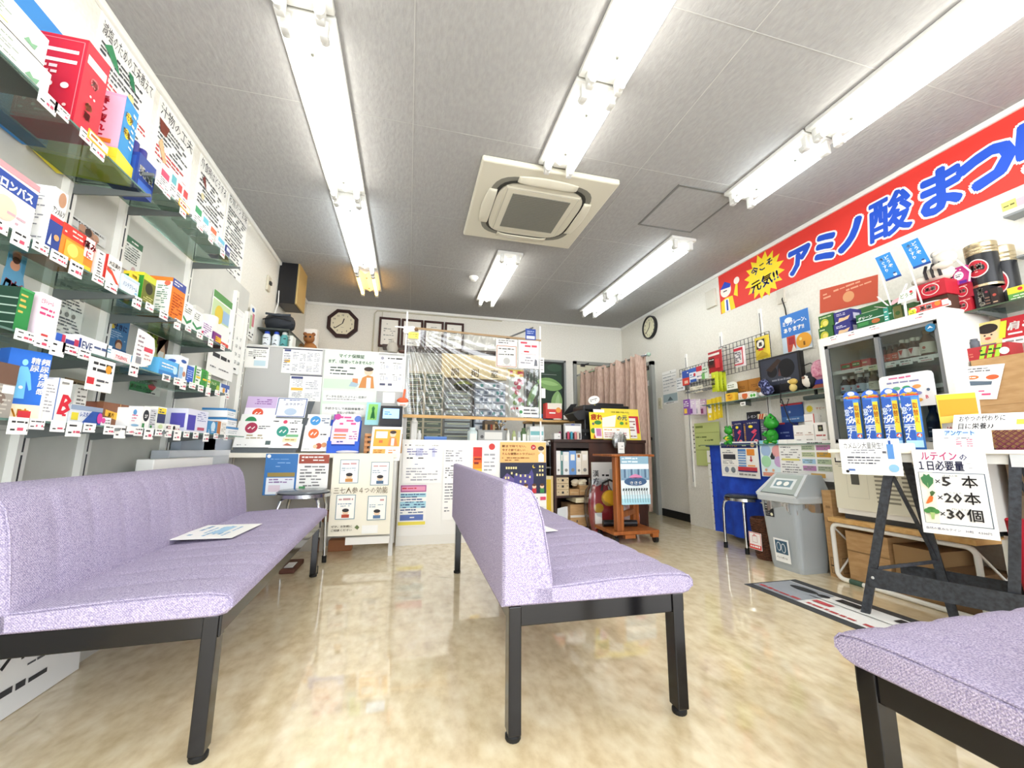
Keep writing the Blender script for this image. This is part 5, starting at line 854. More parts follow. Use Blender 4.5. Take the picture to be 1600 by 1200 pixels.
bbox('paper_carton', 'white printed paper carton at the end of the corner shelf', 'carton', None, 474, 494, 514, 541, 4.6, .1, '#efebe4', [('l', .1, .4, .7, .8, 2, '#d88a6a'), ('l', .1, .1, .8, .3, 2, '#a8a4a0')], z0=1.708)
mb = MB(); c = aty(613, 548, 3.64); mb.lathe([(.0, 0), (.04, .005), (.05, .05), (.035, .09), (.012, .1), (.015, .125), (0, .13)], '#a9a397', (c.x, 3.635, 1.612), 18); mb.ball((c.x+.09, 3.635, 1.632), .03, '#4a2a20', 1.3, .6, .6); tag(mb.build('ornament'), 'small silver ornament on top of the grey notice board', 'ornament')
# ================================================================== brown shelf unit, trolley and the passage
t = thing('shelf_unit', 'dark brown shelf unit with files and cartons beside the curtain', 'shelf unit', (1.95, 4.05, 0))
ux0, ux1, uxm, uy0, uy1, ut = 1.40, 2.42, 1.79, 3.84, 4.26, .885
mb = MB(); mb.box(ux0, ux1, uy0-.02, uy1, ut-.03, ut, m_brown, .003); mb.build('top', t)
for a in ((ux0, ux0+.025), (uxm-.012, uxm+.012), (ux1-.025, ux1)):
    mb = MB(); mb.box(a[0], a[1], uy0, uy1, 0, ut-.03, m_brown); mb.build('side_panel', t)
mb = MB(); mb.box(uxm+.012, ux1-.025, uy0+.004, uy0+.022, .03, ut-.03, m_brown); mb.build('door', t)
mb = MB(); mb.box(ux0, ux1, uy1-.01, uy1, 0, ut-.03, m_brown); mb.build('back_panel', t)
for z in (.04, .335, .535):
    mb = MB(); mb.box(ux0+.025, uxm-.012, uy0+.01, uy1-.01, z-.018, z, m_brown); mb.build('shelf_board', t)
mb = MB(); mb.box(ux0+.025, uxm-.012, uy0+.002, uy0+.015, .80, ut-.03, '#30241f'); mb.build('rail', t)
BI = 'binders on the dark brown unit'
for i, (a, b_, h, c, lb) in enumerate(((1.43, 1.475, .235, '#e9e8e6', 'crumpled white plastic folder leftmost in the dark brown unit'), (1.478, 1.50, .23, '#5f8a88', 'thin teal document folder in the dark brown unit'), (1.502, 1.565, .225, '#e3e6e6', 'grey white binder next to the teal folder'), (1.568, 1.64, .235, '#6f9bd6', 'sky blue binder in the dark brown unit'), (1.643, 1.695, .21, '#efe9dc', 'cream binder with brown label next to blue binder'), (1.698, 1.77, .235, '#e6dfcf', 'thick cream binder rightmost in the dark brown unit'))):
    boxthing('binder', lb, 'binder', BI, (a, b_, uy0+.012, uy0+.26, .536, .536+h), c, {'-y': [('r', .2, .6, .8, .85, '#f4f1ea'), ('c', .5, .2, .25, '#8a8a86')]+([('r', .25, .8, .75, .95, '#9a6a3a')] if i == 4 else [])})
for k in range(3):
    t2 = thing('drawer_box', ['lowest', 'middle', 'topmost'][k]+' beige paper drawer box stacked in the dark brown unit', 'box', (1.49, 4.0, .336+.059*k), 'stacked drawer boxes')
    z = .336+.059*k; mb = MB(); mb.box(1.43, 1.56, uy0+.015, uy0+.3, z, z+.057, '#cdb894', .002); mb.build('body', t2)
    mb = MB(); mb.box(1.485, 1.505, uy0+.008, uy0+.016, z+.02, z+.04, K); mb.box(1.445, 1.452, uy0+.012, uy0+.016, z+.03, z+.038, K); mb.box(1.54, 1.547, uy0+.012, uy0+.016, z+.03, z+.038, K); mb.build('handle', t2)
for a, c, lb in (((1.57, 1.67, .336, .395), m_card, 'small cardboard box right of the beige drawer boxes'), ((1.675, 1.775, .336, .43), m_card, 'cardboard box under the crumpled paper in the brown unit'), ((1.60, 1.775, .275, .316), '#d9cfae', 'flat cream box protruding from the brown unit')):
    boxthing('small_carton', lb, 'box', 'cartons in the dark brown unit', (a[0], a[1], uy0-.06 if c != m_card else uy0+.02, uy0+.2, a[2], a[3]), c, {'-y': [('r', .1, .4, .9, .5, '#c8b088')]})
boxthing('taped_carton', 'brown carton tied with white band at the bottom of brown unit', 'box', None, (1.565, 1.775, uy0-.0, uy0+.25, .041, .25), m_card, {'-y': [('r', 0, .42, 1, .52, '#d8d4cc'), ('r', .3, .2, .36, .3, '#5a4a3a')]})
for k in range(4):
    leaning('envelope', ['first', 'second', 'third', 'fourth'][k]+' pale envelope from the left in the bottom of brown unit', 'envelope', 'pale envelopes in the brown unit', (1.43+.025*k, uy0+.02+.015*k, .045), (1, .2, .15), (.1+.04*k, .1, 1), .10, .17, ('#dfe4e6', '#e9ebec', '#cdd6da', '#f0f0ee')[k], [('l', .1, .1, .9, .2, 1, '#a0a8ac')])
mb = MB()
for k in range(12): mb.ball((1.69+.05*math.sin(k*2.2), uy0+.06+.02*math.cos(k*3), .455+.018*math.sin(k*1.3)), .03, '#e8dcc0', 1.2, .9, .7, 8)
tag(mb.build('crumpled_paper'), 'crumpled cream paper lying on cardboard in the brown unit', 'paper')
# on top of the unit: printer, boards, clutter
t = thing('office_printer', 'black multi function printer on the dark brown unit', 'printer', (2.0, 4.06, ut)); mk = M('#1c1d20', .35)
mb = MB(); mb.box(1.80, 2.28, 3.98, 4.25, ut, 1.20, mk, .01); mb.build('body', t)
mb = MB(); mb.box(1.78, 2.32, 3.96, 4.25, 1.20, 1.255, mk, .012); mb.box(1.95, 2.28, 4.0, 4.2, 1.255, 1.285, mk, .008); mb.build('scanner_lid', t)
mb = MB(); mb.box(1.72, 1.84, 3.97, 4.1, ut, .93, mk, .006); mb.box(1.74, 2.0, 3.965, 3.98, .96, 1.0, '#2c2d31', .006); mb.build('paper_tray', t)
mb = MB(); mb.prism([(1.66, 1.16), (1.80, 1.215), (1.80, 1.10), (1.72, 1.09)], mk, 'y', 3.96, 4.2); mb.build('control_panel', t)
def stand(lb, p0, p1, a, b_, Y, base, it, lean=.12, name='display_board', g=None, th=.006):
    zb, zt = aty((p0+p1)/2, b_, Y).z, aty((p0+p1)/2, a, Y+.04).z; x0, x1 = xl(p0, Y, (zb+zt)/2), xl(p1, Y, (zb+zt)/2)
    return leaning(name, lb, 'board', g, (x0, Y, zb), (1, 0, 0), (0, lean, 1), x1-x0, (zt-zb)*math.sqrt(1+lean*lean), base, it, th)
stand('tall yellow board with a red and white panel behind the fatigue sign', 943, 1001, 639, 690, 3.90, '#f2dc4e', [T('滋養強壮', .25, .84, .09, '#7a6a1a', fit=.5), ('r', .72, .25, .98, .78, R), ('r', .7, .1, .9, .72, '#f6f2ec'), ('l', .72, .12, .88, .66, 6, '#8a4a4a')])
stand('small white board lettered in blue behind the yellow sign', 928, 945, 640, 655, 3.90, '#f4f4f2', [T('お・', .2, .3, .5, '#3a4a8a')], .12)
stand('yellow sign reading 疲れ with green leaves and white paper on it', 923, 985, 645, 686, 3.845, '#f5e03a', [T('疲れ', .04, .73, .24, '#d8402a', b=.04), T('の元', .70, .73, .22, '#3a4a7a', b=.03), ('p', [(.32, .8), (.68, .92), (.62, .46), (.3, .44)], '#f8f6e8'), ('c', .2, .61, .09, '#3f8a3f', .08), ('c', .08, .56, .03, '#6a6a72'), ('c', .8, .6, .05, '#4a9a4a', .06), ('c', .92, .6, .03, '#b88a2a'), ('c', .07, .3, .06, '#4a8a3a'), ('r', .1, .02, .28, .4, '#f2e6ec'), ('r', .14, .1, .26, .38, '#c87aa8'), ('r', .3, .01, .97, .42, '#f9f7f0'), ('l', .34, .3, .8, .38, 1, '#e0a02a'), ('l', .34, .05, .9, .25, 3, '#b86a6a'), ('p', [(.06, .02), (.12, .02), (.09, .2)], '#c84a2a')])
mb = MB(); c = aty(928, 625, 4.0); mb.T = Matrix.Translation((c.x, 4.0, c.z)) @ Matrix.Rotation(math.radians(-15), 4, 'Y') @ Matrix.Diagonal((1, 1, .66, 1)); mb.lathe([(0, 0), (.068, 0), (.068, .004), (0, .004)], W, (0, 0, 0), 28, (0, 1, 0)); mb.T = Matrix.Translation((c.x, 4.0, c.z)) @ Matrix.Rotation(math.radians(-15), 4, 'Y') @ Matrix.Scale(1, 4)
mb.page((-.05, -.0005, -.02), (1, 0, 0), (0, 0, 1), .1, .04, [('l', .05, .1, .95, .9, 2, '#3a3c40')]); mb.T = Matrix.Identity(4); mb.bar((c.x+.01, 4.003, c.z-.05), (c.x+.01, 4.003, 1.255), .012, .004, '#e8d83a', (0, 1, 0)); tag(mb.build('oval_sign'), 'white oval sign with black print on top of the black printer', 'sign')
# small desk in the middle, left of the unit
mb = MB(); mb.box(1.32, 1.86, 4.3, 4.7, 1.085, 1.11, m_oak, .004)
for x, y in ((1.34, 4.32), (1.82, 4.32), (1.34, 4.68), (1.82, 4.68)): mb.cyl((x, y, 0), (x, y, 1.085), .012, m_black)
tag(mb.build('side_rack'), 'narrow pale topped rack behind the counter beside black printer', 'rack')
DD = 'things on the pale topped rack'
bbox('red_pouch', 'red and white packet on the pale topped rack', 'packet', DD, 853, 878, 630, 644, 4.36, .1, '#d8403a', [('r', .1, .6, 1, 1, '#efe6d6'), ('c', .78, .55, .16, '#f0a04a'), ('l', .2, .2, .6, .5, 1, W)], z0=1.135)
bbox('blue_pouch', 'folded blue bag on the left end of the pale topped rack', 'bag', DD, 836, 868, 647, 660, 4.5, .15, '#3f8ab4', [('r', 0, .4, 1, .6, '#2a6a94')], z0=1.111)
t = thing('open_case', 'open black case with a white label on the pale topped rack', 'case', (1.6, 4.45, 1.111)); x0, x1 = xl(876, 4.4, 1.15), xl(897, 4.4, 1.15)
mb = MB(); mb.box(x0, x1, 4.36, 4.55, 1.112, 1.19, m_black, .004); mb.box(x0+.02, x0+.08, 4.357, 4.361, 1.125, 1.175, W); mb.build('case_base', t)
mb = MB(); mb.prism([(x0+.05, 1.19), (x1, 1.2), (x1+.06, 1.32), (x1-.01, 1.315)], m_black, 'y', 4.45, 4.47); mb.build('case_lid', t)
mb = MB(); mb.lathe([(0, 1.111), (.018, 1.111), (.018, 1.17), (.008, 1.2), (.008, 1.215)], '#c9584a', (xl(901, 4.38, 1.14), 4.38, 0), 12); tag(mb.build('sauce_bottle'), 'small red topped bottle at the right end of the pale rack', 'bottle')
mb = MB(); mb.ball((xl(871, 4.33, 1.12), 4.33, 1.122), .022, '#e6ded2', 2.4, 1, .5); tag(mb.build('paper_wad'), 'small white paper wad on the front edge of pale rack', 'paper')
boxthing('desk_drawer_set', 'small white and grey desk drawer set on the left end of brown unit', 'drawer set', None, (xl(881, 3.95, 1), xl(907, 3.95, 1), 3.93, 3.965, ut, 1.05), '#cfd0cf', {'-y': [('r', .05, .5, .95, .85, '#f0f0ee'), ('r', .05, .88, .95, .98, '#8a8c94'), ('r', .4, .89, .6, .96, '#3a4a9a'), ('r', .05, .05, .95, .42, '#4a4a4e')]})
for i, (p, c, lb) in enumerate(((888, '#c04a64', 'pink tube standing in front of the black printer tray'), (893, '#3f9ab0', 'teal tube standing in front of the black printer tray'), (899, '#c8787a', 'rose tube standing in front of the black printer tray'), (875, '#8a4a6a', 'dark pink small bottle on the dark brown unit'), (903, '#e0d0c0', 'cream tube in front of the black printer'))):
    mb = MB(); x = xl(p, 3.9, .93); mb.lathe([(0, ut), (.013, ut), (.013, ut+.07), (.008, ut+.08), (0, ut+.08)], c, (x, 3.9, 0), 10); tag(mb.build('tube_bottle'), lb, 'bottle', 'tubes on the brown unit')
bbox('small_white_box', 'small white box on the left end of the dark brown unit', 'box', None, 866, 876, 677, 684, 3.88, .08, '#ecebe6', [('l', .1, .3, .9, .6, 1, GY)], z0=ut)
t = thing('paper_cutter_rack', 'grey open rack of small parcels left of the brown unit', 'rack', (1.33, 4.0, 0)); mb = MB()
for x in (1.27, 1.38):
    for y in (3.9, 4.2): mb.cyl((x, y, 0), (x, y, .86), .009, m_black)
mb.build('frame', t)
for z in (.60, .82):
    mb = MB(); mb.box(1.26, 1.39, 3.89, 4.21, z, z+.012, '#6a6a68'); mb.build('shelf_board', t)
for k in range(4): boxthing('tiny_carton', ['leftmost', 'second', 'third', 'rightmost'][k]+' tiny pale carton on the grey rack left of brown unit', 'box', 'tiny cartons', (1.262+.032*k, 1.288+.032*k, 3.90, 3.95, .832, .862+.01*(k % 2)), ('#dcdad2', '#e8e6de', '#c9c6bc', '#e4dfd2')[k], {'-y': [('r', .2, .3, .8, .6, '#7a7a74')]})
boxthing('yellow_board', 'tall yellow panel with a pale frame right of the counter', 'panel', None, (1.255, 1.375, 3.80, 3.83, 0, .53), '#d8cda4', {'-y': [('r', .06, .03, .82, .94, '#dcb820'), ('r', .84, 0, 1, 1, '#d6bd8c')]})
# trolley
t = thing('wooden_trolley', 'orange brown wooden trolley on casters in front of the brown unit', 'trolley', (1.93, 3.38, 0))
mb = MB(); mb.box(1.70, 2.13, 3.22, 3.60, .075, .105, m_wood, .005)
mb.box(1.80, 1.9, 3.215, 3.26, .045, .075, m_wood, .004); mb.box(2.06, 2.12, 3.215, 3.26, .045, .085, m_wood, .004); mb.build('base_board', t)
for a in ((1.735, 1.80, 3.225, 3.29), (2.04, 2.10, 3.48, 3.55)):
    mb = MB(); mb.box(*a, .105, .725, m_wood, .006); mb.box((a[0]+a[1])/2-.003, (a[0]+a[1])/2+.003, a[2]-.002, a[2]+.002, .105, .725, '#7a3f18'); mb.build('post', t)
mb = MB(); mb.box(1.69, 2.105, 3.20, 3.58, .725, .745, m_wood, .006); mb.build('top_board', t)
mb = MB(); mb.bar((1.79, 3.27, .23), (2.06, 3.5, .23), .03, .045, m_wood); mb.build('cross_rail', t)
for x, y in ((1.74, 3.27), (2.10, 3.24), (1.74, 3.56), (2.09, 3.56)):
    mb = MB(); mb.cyl((x-.014, y, .03), (x+.014, y, .03), .03, m_black, 16); mb.box(x-.006, x+.006, y-.012, y+.012, .03, .078, '#4a4a4c'); mb.build('caster', t)
x0, x1 = xl(970, 3.19, .5), xl(1014, 3.19, .5)
leaning('lotus_poster', 'blue and white poster with a pink lotus hung on the wooden trolley', 'poster', None, (x0, 3.185, aty(992, 788, 3.19).z), (1, 0, 0), (0, 0, 1), x1-x0, aty(992, 713, 3.19).z-aty(992, 788, 3.19).z, '#e9f3f6', [('r', 0, .84, 1, 1, '#8fb4c8'), ('l', .05, .85, .95, .99, 2, '#e6f2f6'), ('r', 0, .74, 1, .83, '#f2f6f6'), ('r', .0, .50, 1, .73, '#7f9db6')]+[('r', .04+.08*k, .55, .07+.08*k, .73, ('#8fb0c4', '#33506e', '#a8c4d2')[k % 3]) for k in range(12)]+[('c', .5, .47, .4, '#3f5f86', .09), ('p', [(.26, .56), (.36, .6), (.5, .63), (.66, .6), (.76, .56), (.6, .54), (.4, .54)], '#d888b0'), ('p', [(.28, .555), (.74, .555), (.5, .54)], '#2a2a3a'), T('ささら', .3, .42, .07, W, fit=.42), ('r', 0, 0, 1, .12, '#a9d8e6'), ('r', 0, .12, 1, .2, '#cfe8f0')]+[('p', [(.1+.09*k, .04), (.112+.09*k, .04), (.085+.09*k, .3), (.072+.09*k, .3)], '#3a4a52') for k in range(10)]+[('p', [(.03+.09*k, .28), (.05+.09*k, .34), (.1+.09*k, .33), (.08+.09*k, .29)], '#2c3a40') for k in range(10)]+[('l', .1, .39, .9, .4, 1, W)], .004)
# bags behind the trolley
t = thing('shopping_bag', 'clear plastic bag with a red and yellow tote inside behind trolley', 'bag', (1.83, 3.66, 0))
def sack(cx, cy, w, d, z0, z1, sd):
    def f_(u, v):
        a = 2*PI*u; k = (.75+.25*math.sin(PI*min(1, v*1.1)))*(1+.06*math.sin(9*a+sd)*v)*(1-.15*(v > .85)); return (cx+w/2*k*math.copysign(abs(math.cos(a))**.7, math.cos(a)), cy+d/2*k*math.copysign(abs(math.sin(a))**.7, math.sin(a)), z0+(z1-z0)*v+.012*math.sin(5*a+sd)*v)
    return f_
mb = MB(); mb.grid(sack(1.81, 3.70, .30, .18, .012, .50, 1), 40, 14, glassmat('clear bag', '#eef2f4', .08, .15)); mb.build('clear_bag', t)
mb = MB(); mb.grid(sack(1.82, 3.70, .24, .12, .02, .44, 2), 36, 10, '#b03038'); mb.ball((1.88, 3.63, .33), .085, '#d8a820', 1, .3, .9); mb.ball((1.77, 3.635, .24), .05, '#d8a820', 1, .3, .9); mb.box(1.72, 1.79, 3.615, 3.62, .06, .2, W); mb.build('tote', t)
mb = MB(); mb.tube([(1.80, 3.63, .40), (1.81, 3.62, .47), (1.88, 3.62, .50), (1.95, 3.62, .47), (1.96, 3.63, .40)], .011, m_black, 8); mb.build('tote_handle', t)
boxthing('white_bag', 'white paper bag with black characters behind the wooden trolley', 'bag', None, (1.79, 2.12, 3.79, 3.825, .32, .66), '#e8e8e6', {'-y': [T('漢方', .1, .6, .2, K, vert=1), ('l', .3, .55, .6, .7, 1, K), ('r', .55, 0, 1, .8, '#c9cccc')]})
mb = MB(); mb.cyl((1.72, 3.46, .135), (2.02, 3.40, .135), .028, m_black, 14); tag(mb.build('black_tube'), 'black cylindrical roll lying on the base of the wooden trolley', 'roll')
mb = MB(); mb.grid(sack(2.12, 3.70, .2, .14, .005, .26, 4), 30, 8, noisemat('red and white bag', '#c03a4a', '#e6e2e0', 14, .4)); tag(mb.build('plastic_sack'), 'red and white plastic sack on the floor behind the trolley', 'bag')
t = thing('clear_pouch', 'clear plastic pouch of tubes with a white tag over the trolley', 'pouch', (2.07, 3.70, .75)); 
mb = MB(); mb.grid(sack(2.07, 3.75, .15, .07, .80, .955, 3), 24, 8, glassmat('pouch', '#e4e8ea', .2, .2))
for k in range(5): mb.cyl((2.02+.025*k, 3.75, .82), (2.03+.025*k, 3.75, .93), .009, ('#d8d8d4', '#8a8a88', '#c9c9c4')[k % 3], 8)
mb.bar((2.07, 3.75, .95), (2.07, 3.83, .893), .01, .003, '#d8d8d6'); mb.build('pouch_bag', t); mb = MB(); mb.box(2.03, 2.10, 3.705, 3.708, .75, .86, W); mb.page((2.03, 3.705, .75), (1, 0, 0), (0, 0, 1), .07, .11, [('l', .2, .3, .8, .7, 3, GY)]); mb.build('tag_card', t)
# round clock, calendar, switch, box on the right wall
cy, cz = 4.59, 2.395; r = .155
t = thing('round_clock', 'round wall clock with a black rim and pale dial on right wall', 'clock', (XR-.02, cy, cz-r))
mb = MB(); mb.lathe([(r*.86, .012), (r*.9, .04), (r, .035), (r, 0)], m_black, (XR-.001, cy, cz), 40, (-1, 0, 0)); mb.build('rim', t)
mb = MB(); mb.lathe([(0, .0), (r*.9, .0), (r*.9, .02), (0, .02)], '#e4dfc0', (XR-.001, cy, cz), 40, (-1, 0, 0)); mb.page((XR-.0215, cy+r*.88, cz-r*.88), (0, -1, 0), (0, 0, 1), r*1.76, r*1.76, [T(str(k), .5+.38*math.sin(k*PI/6), .5+.38*math.cos(k*PI/6)-.05, .12, K, al='c', b=.02) for k in range(1, 13)]); mb.build('dial', t)
for nm, an, ln in (('hour_hand', 15, .07), ('minute_hand', 232, .11)):
    a = math.radians(an); mb = MB(); mb.bar((XR-.026, cy, cz), (XR-.026, cy-ln*math.sin(a), cz+ln*math.cos(a)), .007, .003, K, (1, 0, 0)); mb.build(nm, t)
def rsheet(name, lb, cat, g, p0, p1, a, b_, X, base, it, th=.003):
    y1 = atx(p0, (a+b_)/2, X).y; y0 = atx(p1, (a+b_)/2, X).y; zt, zb = atx((p0+p1)/2, a, X).z, atx((p0+p1)/2, b_, X).z
    return sheet(name, lb, cat, g, '-x', (y0, y1, zb, zt, X), base, it, th)
rsheet('month_calendar', 'white month calendar with a grey blue picture on the right wall', 'calendar', None, 1036, 1058, 579, 631, XR-.001, W, [('r', 0, .06, 1, .3, '#a9bcc0'), ('p', [(.3, .1), (.5, .22), (.7, .1)], '#5a6a72'), ('l', .05, .38, .95, .88, 5, '#9aa0a4', .25), ('r', 0, .9, 1, .91, GY), ('l', .2, .01, .8, .05, 1, K), ('l', .6, .92, .9, .98, 1, K)])
mb = MB(); a = atx(1032, 629, XR); mb.box(XR-.012, XR, a.y-.035, a.y+.035, a.z-.08, a.z+.06, '#d6d0b4', .003); mb.box(XR-.015, XR-.011, a.y-.012, a.y+.012, a.z-.04, a.z+.02, '#b8b296'); tag(mb.build('light_switch'), 'beige light switch plate beside the month calendar', 'switch')
mb = MB(); a = atx(1113, 468, XR); mb.box(XR-.03, XR, a.y-.07, a.y+.07, a.z-.09, a.z+.10, '#d8d4c6', .006); tag(mb.build('control_box'), 'beige control box on the wall at the left end of the red banner', 'control box')
# the red banner
y1, y0 = 3.345, .62; z0, z1 = 2.165, 2.572
bw = y1-y0; H_ = z1-z0
mb = MB(); X = XR-.002
its = [('r', 0, 0, 1, 1, '#e23a30')]
t = thing('shop_banner', 'long red banner with blue lettering アミノ酸まつり across the right wall', 'banner', (X, (y0+y1)/2, z0))
mb.box(X-.002, X, y0, y1, z0, z1, '#e23a30'); mb.build('cloth', t)
mb = MB()
def bu(px): return (y1-yl(px, X, 2.36))/bw
big = [('ア', bu(1250), .2, .62, .005), ('ミ', bu(1289), .2, .62, .005), ('ノ', bu(1328), .2, .62, .006), ('酸', bu(1389), .16, .74, .0027), ('ま', bu(1469), .17, .74, .005), ('つ', bu(1541), .2, .74, .0068), ('り', bu(1625), .17, .74, .005)]
def P2(ch, x, y, h, c, b): return T(ch, x, y, h, c, al='c', b=b, sh=.12, asp=.86, res=2)
st = []
for ch, x, y, h, r in big:
    for q in range(14): st.append(P2(ch, x+(r+.0048)*math.cos(q*PI/7), y+(r+.0048)*bw/H_*math.sin(q*PI/7), h, '#f8f6f2', .0)+('keep',))
st.append(('r', 0, 0, .001, .001, '#e23a30'))
for ch, x, y, h, r in big:
    for q in range(10): st.append(P2(ch, x+r*math.cos(q*PI/5), y+r*bw/H_*math.sin(q*PI/5), h, '#1d51c8', .0)+('keep',))
burst = [('star', bu(1193), .47, .080, '#f7dc2c', 16), T('今こそ', bu(1192), .60, .2, '#1f4bb8', al='c', b=.025, rot=6, fit=.085), T('元気!!', bu(1194), .22, .27, '#1f4bb8', al='c', b=.025, rot=6, fit=.105)]
fig = [('p', [(.004, 0), (.004, .3), (.03, .36), (.062, .34), (.07, 0)], '#f3d52c'), ('p', [(.022, 0), (.022, .32), (.042, .32), (.048, 0)], '#f6f4f0'), ('r', .03, .02, .038, .3, '#2448b0'), ('c', .032, .55, .026, '#f8ece0'), ('p', [(.006, .62), (.03, .78), (.058, .66), (.054, .58)], '#2448c0'), ('p', [(.068, .34), (.082, .62), (.09, .62), (.086, .26)], '#f3d52c'), ('c', .086, .66, .013, '#f8ece0'), ('l', .02, .5, .045, .56, 1, K)]
mb.page((X-.002, y1, z0), (0, -1, 0), (0, 0, 1), bw, H_, burst+fig+st, .0004); mb.build('lettering', t)
# ================================================================== right wall shelves
def rbox(name, lb, cat, g, p0, p1, X, z0, h, base, front, side=(), d=.1, rot=0, top=()):
    """box whose front faces -x at plane X, standing on z0; p0/p1 left and right pixel of the front"""
    y1, y0 = yl(p0, X, z0+h*.3), yl(p1, X, z0+h*.3)
    return boxthing(name, lb, cat, g, (X, X+d, y0, y1, z0, z0+h), base, {'-x': list(front), '-y': list(side), '+z': list(top)}, rot)
SX = 2.76
Z1, Z2 = .835, 1.222
for nm, z, y0, y1, x0 in (('lower', Z1, 2.1, 3.42, SX), ('upper', Z2, 2.08, 3.40, 2.79)):
    t = thing('wall_shelf', f'{nm} glass shelf on the right wall '+('behind the blue cloth' if nm == 'lower' else 'under the small television'), 'shelf', (2.87, (y0+y1)/2, z), 'glass shelves on the right wall')
    mb = MB(); mb.box(x0, 2.984, y0, y1, z-.007, z, m_glass); mb.box(x0-.001, x0+.001, y0, y1, z-.007, z, m_edge); mb.build('glass_pane', t)
    for y in (y1-.05, 3.0, 2.12):
        mb = MB(); mb.prism([(x0+.02, z-.007), (2.984, z-.007), (2.984, z-.04), (x0+.02, z-.016)], '#6a6f6e', 'y', y-.004, y+.004); mb.build('bracket', t)
# wire grids
def grid_panel(lb, y0, y1, z0, z1, X=2.94):
    mb = MB(); n = round((y1-y0)/.045)
    for k in range(n+1): y = y0+(y1-y0)*k/n; mb.box(X-.0018, X+.0018, y-.0018, y+.0018, z0, z1, '#34363a')
    n = round((z1-z0)/.045)
    for k in range(n+1): z = z0+(z1-z0)*k/n; mb.box(X-.004, X, y0, y1, z-.0018, z+.0018, '#34363a')
    for y in (y0+.05, y1-.05): mb.bar((X, y, z1-.01), (2.986, y, z1-.01), .006, .006, '#55585c')
    return tag(mb.build('wire_grid'), lb, 'wire grid', 'black wire grids on the right wall')
grid_panel('low black wire grid with hanging masks and small packs', 3.36, 3.90, 1.44, 1.68)
grid_panel('tall black wire grid behind the snack bags', 2.70, 3.28, 1.50, 1.79)
def bag(lb, p0, p1, a, b_, X, c, it, name='snack_bag', g='hanging bags on the wire grids', puff=.016):
    y1, y0 = atx(p0, (a+b_)/2, X).y, atx(p1, (a+b_)/2, X).y; zt, zb = atx((p0+p1)/2, a, X).z, atx((p0+p1)/2, b_, X).z
    mb = MB(); w = y1-y0; h = zt-zb
    def fr(s):
        return lambda u, v: (X+s*puff*(math.sin(PI*u)**.6)*(math.sin(PI*min(max((v-.05)/.9, 0), 1))**.5), y1-w*u, zb+h*v)
    mb.grid(fr(-1), 10, 12, c); mb.grid(lambda u, v: fr(1)(1-u, v), 10, 12, c)
    mb.page((X-puff-.001, y1-w*.08, zb+h*.08), (0, -1, 0), (0, 0, 1), w*.84, h*.84, it)
    mb.tube([(X, (y0+y1)/2, zt-.01), (X+.03, (y0+y1)/2, zt+.012), (2.94, (y0+y1)/2, zt+.012)], .0015, m_steel, 5)
    return tag(mb.build(name), lb, 'bag', g)
bag('dark red candy bag with a black seal hanging nearer the corner', 1107, 1129, 548, 582, 2.87, '#b02a30', [('r', 0, .82, 1, .94, '#ece4da'), ('r', 0, .2, .55, .7, '#5a201c'), ('c', .28, .5, .2, '#2a1612'), ('l', .1, .55, .5, .65, 1, W), ('r', .62, .1, .98, .6, '#d23a3e')])
bag('white and red patterned bag on the tall wire grid', 1148, 1165, 541, 573, 2.90, '#f2ecec', [('r', 0, .84, 1, 1, '#c4283c'), ('r', .9, 0, 1, 1, '#c4283c'), ('l', .1, .15, .8, .75, 6, '#5a5a62', .7), ('r', 0, 0, 1, .07, '#c4283c')])
bag('yellow bag with a black emblem at the right end of tall grid', 1180, 1203, 525, 561, 2.88, '#e2c83a', [('r', .15, .42, .85, .92, '#33302a'), ('c', .5, .68, .3, '#efeadc'), T('黒', .5, .58, .22, K, al='c', b=.05), ('r', .3, .34, .7, .44, R), ('p', [(0, 0), (.6, .3), (1, .1), (1, 0)], '#b89a20')])
for k, (p0, p1) in enumerate(((1112, 1123), (1119, 1129), (1126, 1135))): bag(['leftmost', 'middle', 'rightmost'][k]+' of three yellow green candy bags under the dark red bag', p0, p1, 581, 612, 2.845+.035*k, '#c3cf2a', [('r', .1, .3, .7, .7, '#33361a'), T('のど', .4, .42, .2, '#e6ec9a', al='c'), ('l', .2, .1, .8, .24, 1, '#5a6a1a'), ('c', .7, .82, .16, '#e8e23a')], 'candy_bag')
PK = 'small packs on the low wire grid'
def pack(lb, p0, p1, a, b_, X, c, it, name='hanging_pack', g=PK, d=.012):
    y1, y0 = atx(p0, (a+b_)/2, X).y, atx(p1, (a+b_)/2, X).y; zt, zb = atx((p0+p1)/2, a, X).z, atx((p0+p1)/2, b_, X).z
    mb = MB(); carton(mb, (X, X+d, y0, y1, zb, zt), c, {'-x': it}); mb.tube([(X+.004, (y0+y1)/2, zt-.004), (2.94, (y0+y1)/2, zt+.004)], .0015, m_steel, 5); return tag(mb.build(name), lb, 'packet', g)
pack('clear pack leftmost on the low wire grid', 1057, 1068, 590, 611, 2.90, '#e6e8e8', [('l', .1, .1, .9, .9, 4, '#8a9296')])
pack('blue topped red pack on the low wire grid', 1066, 1077, 579, 602, 2.89, '#3a5ab4', [('r', 0, 0, 1, .5, '#d8483a'), ('l', .1, .55, .9, .9, 2, W), ('r', .3, .1, .8, .3, '#f0c8b0')])
pack('white and blue pack beside the blue topped red pack', 1077, 1089, 575, 597, 2.88, '#eaf0f6', [('r', 0, .7, 1, 1, '#3f6ac0'), ('r', .1, 0, .9, .2, '#2f5ab0'), ('l', .1, .3, .9, .6, 2, '#4a6aa8'), ('c', .7, .5, .15, R)])
pack('red and white pack on the low wire grid', 1088, 1097, 572, 592, 2.87, '#f0e6e6', [('r', 0, .6, 1, 1, '#c83a4a'), ('l', .1, .1, .9, .5, 2, '#6a7a9a')])
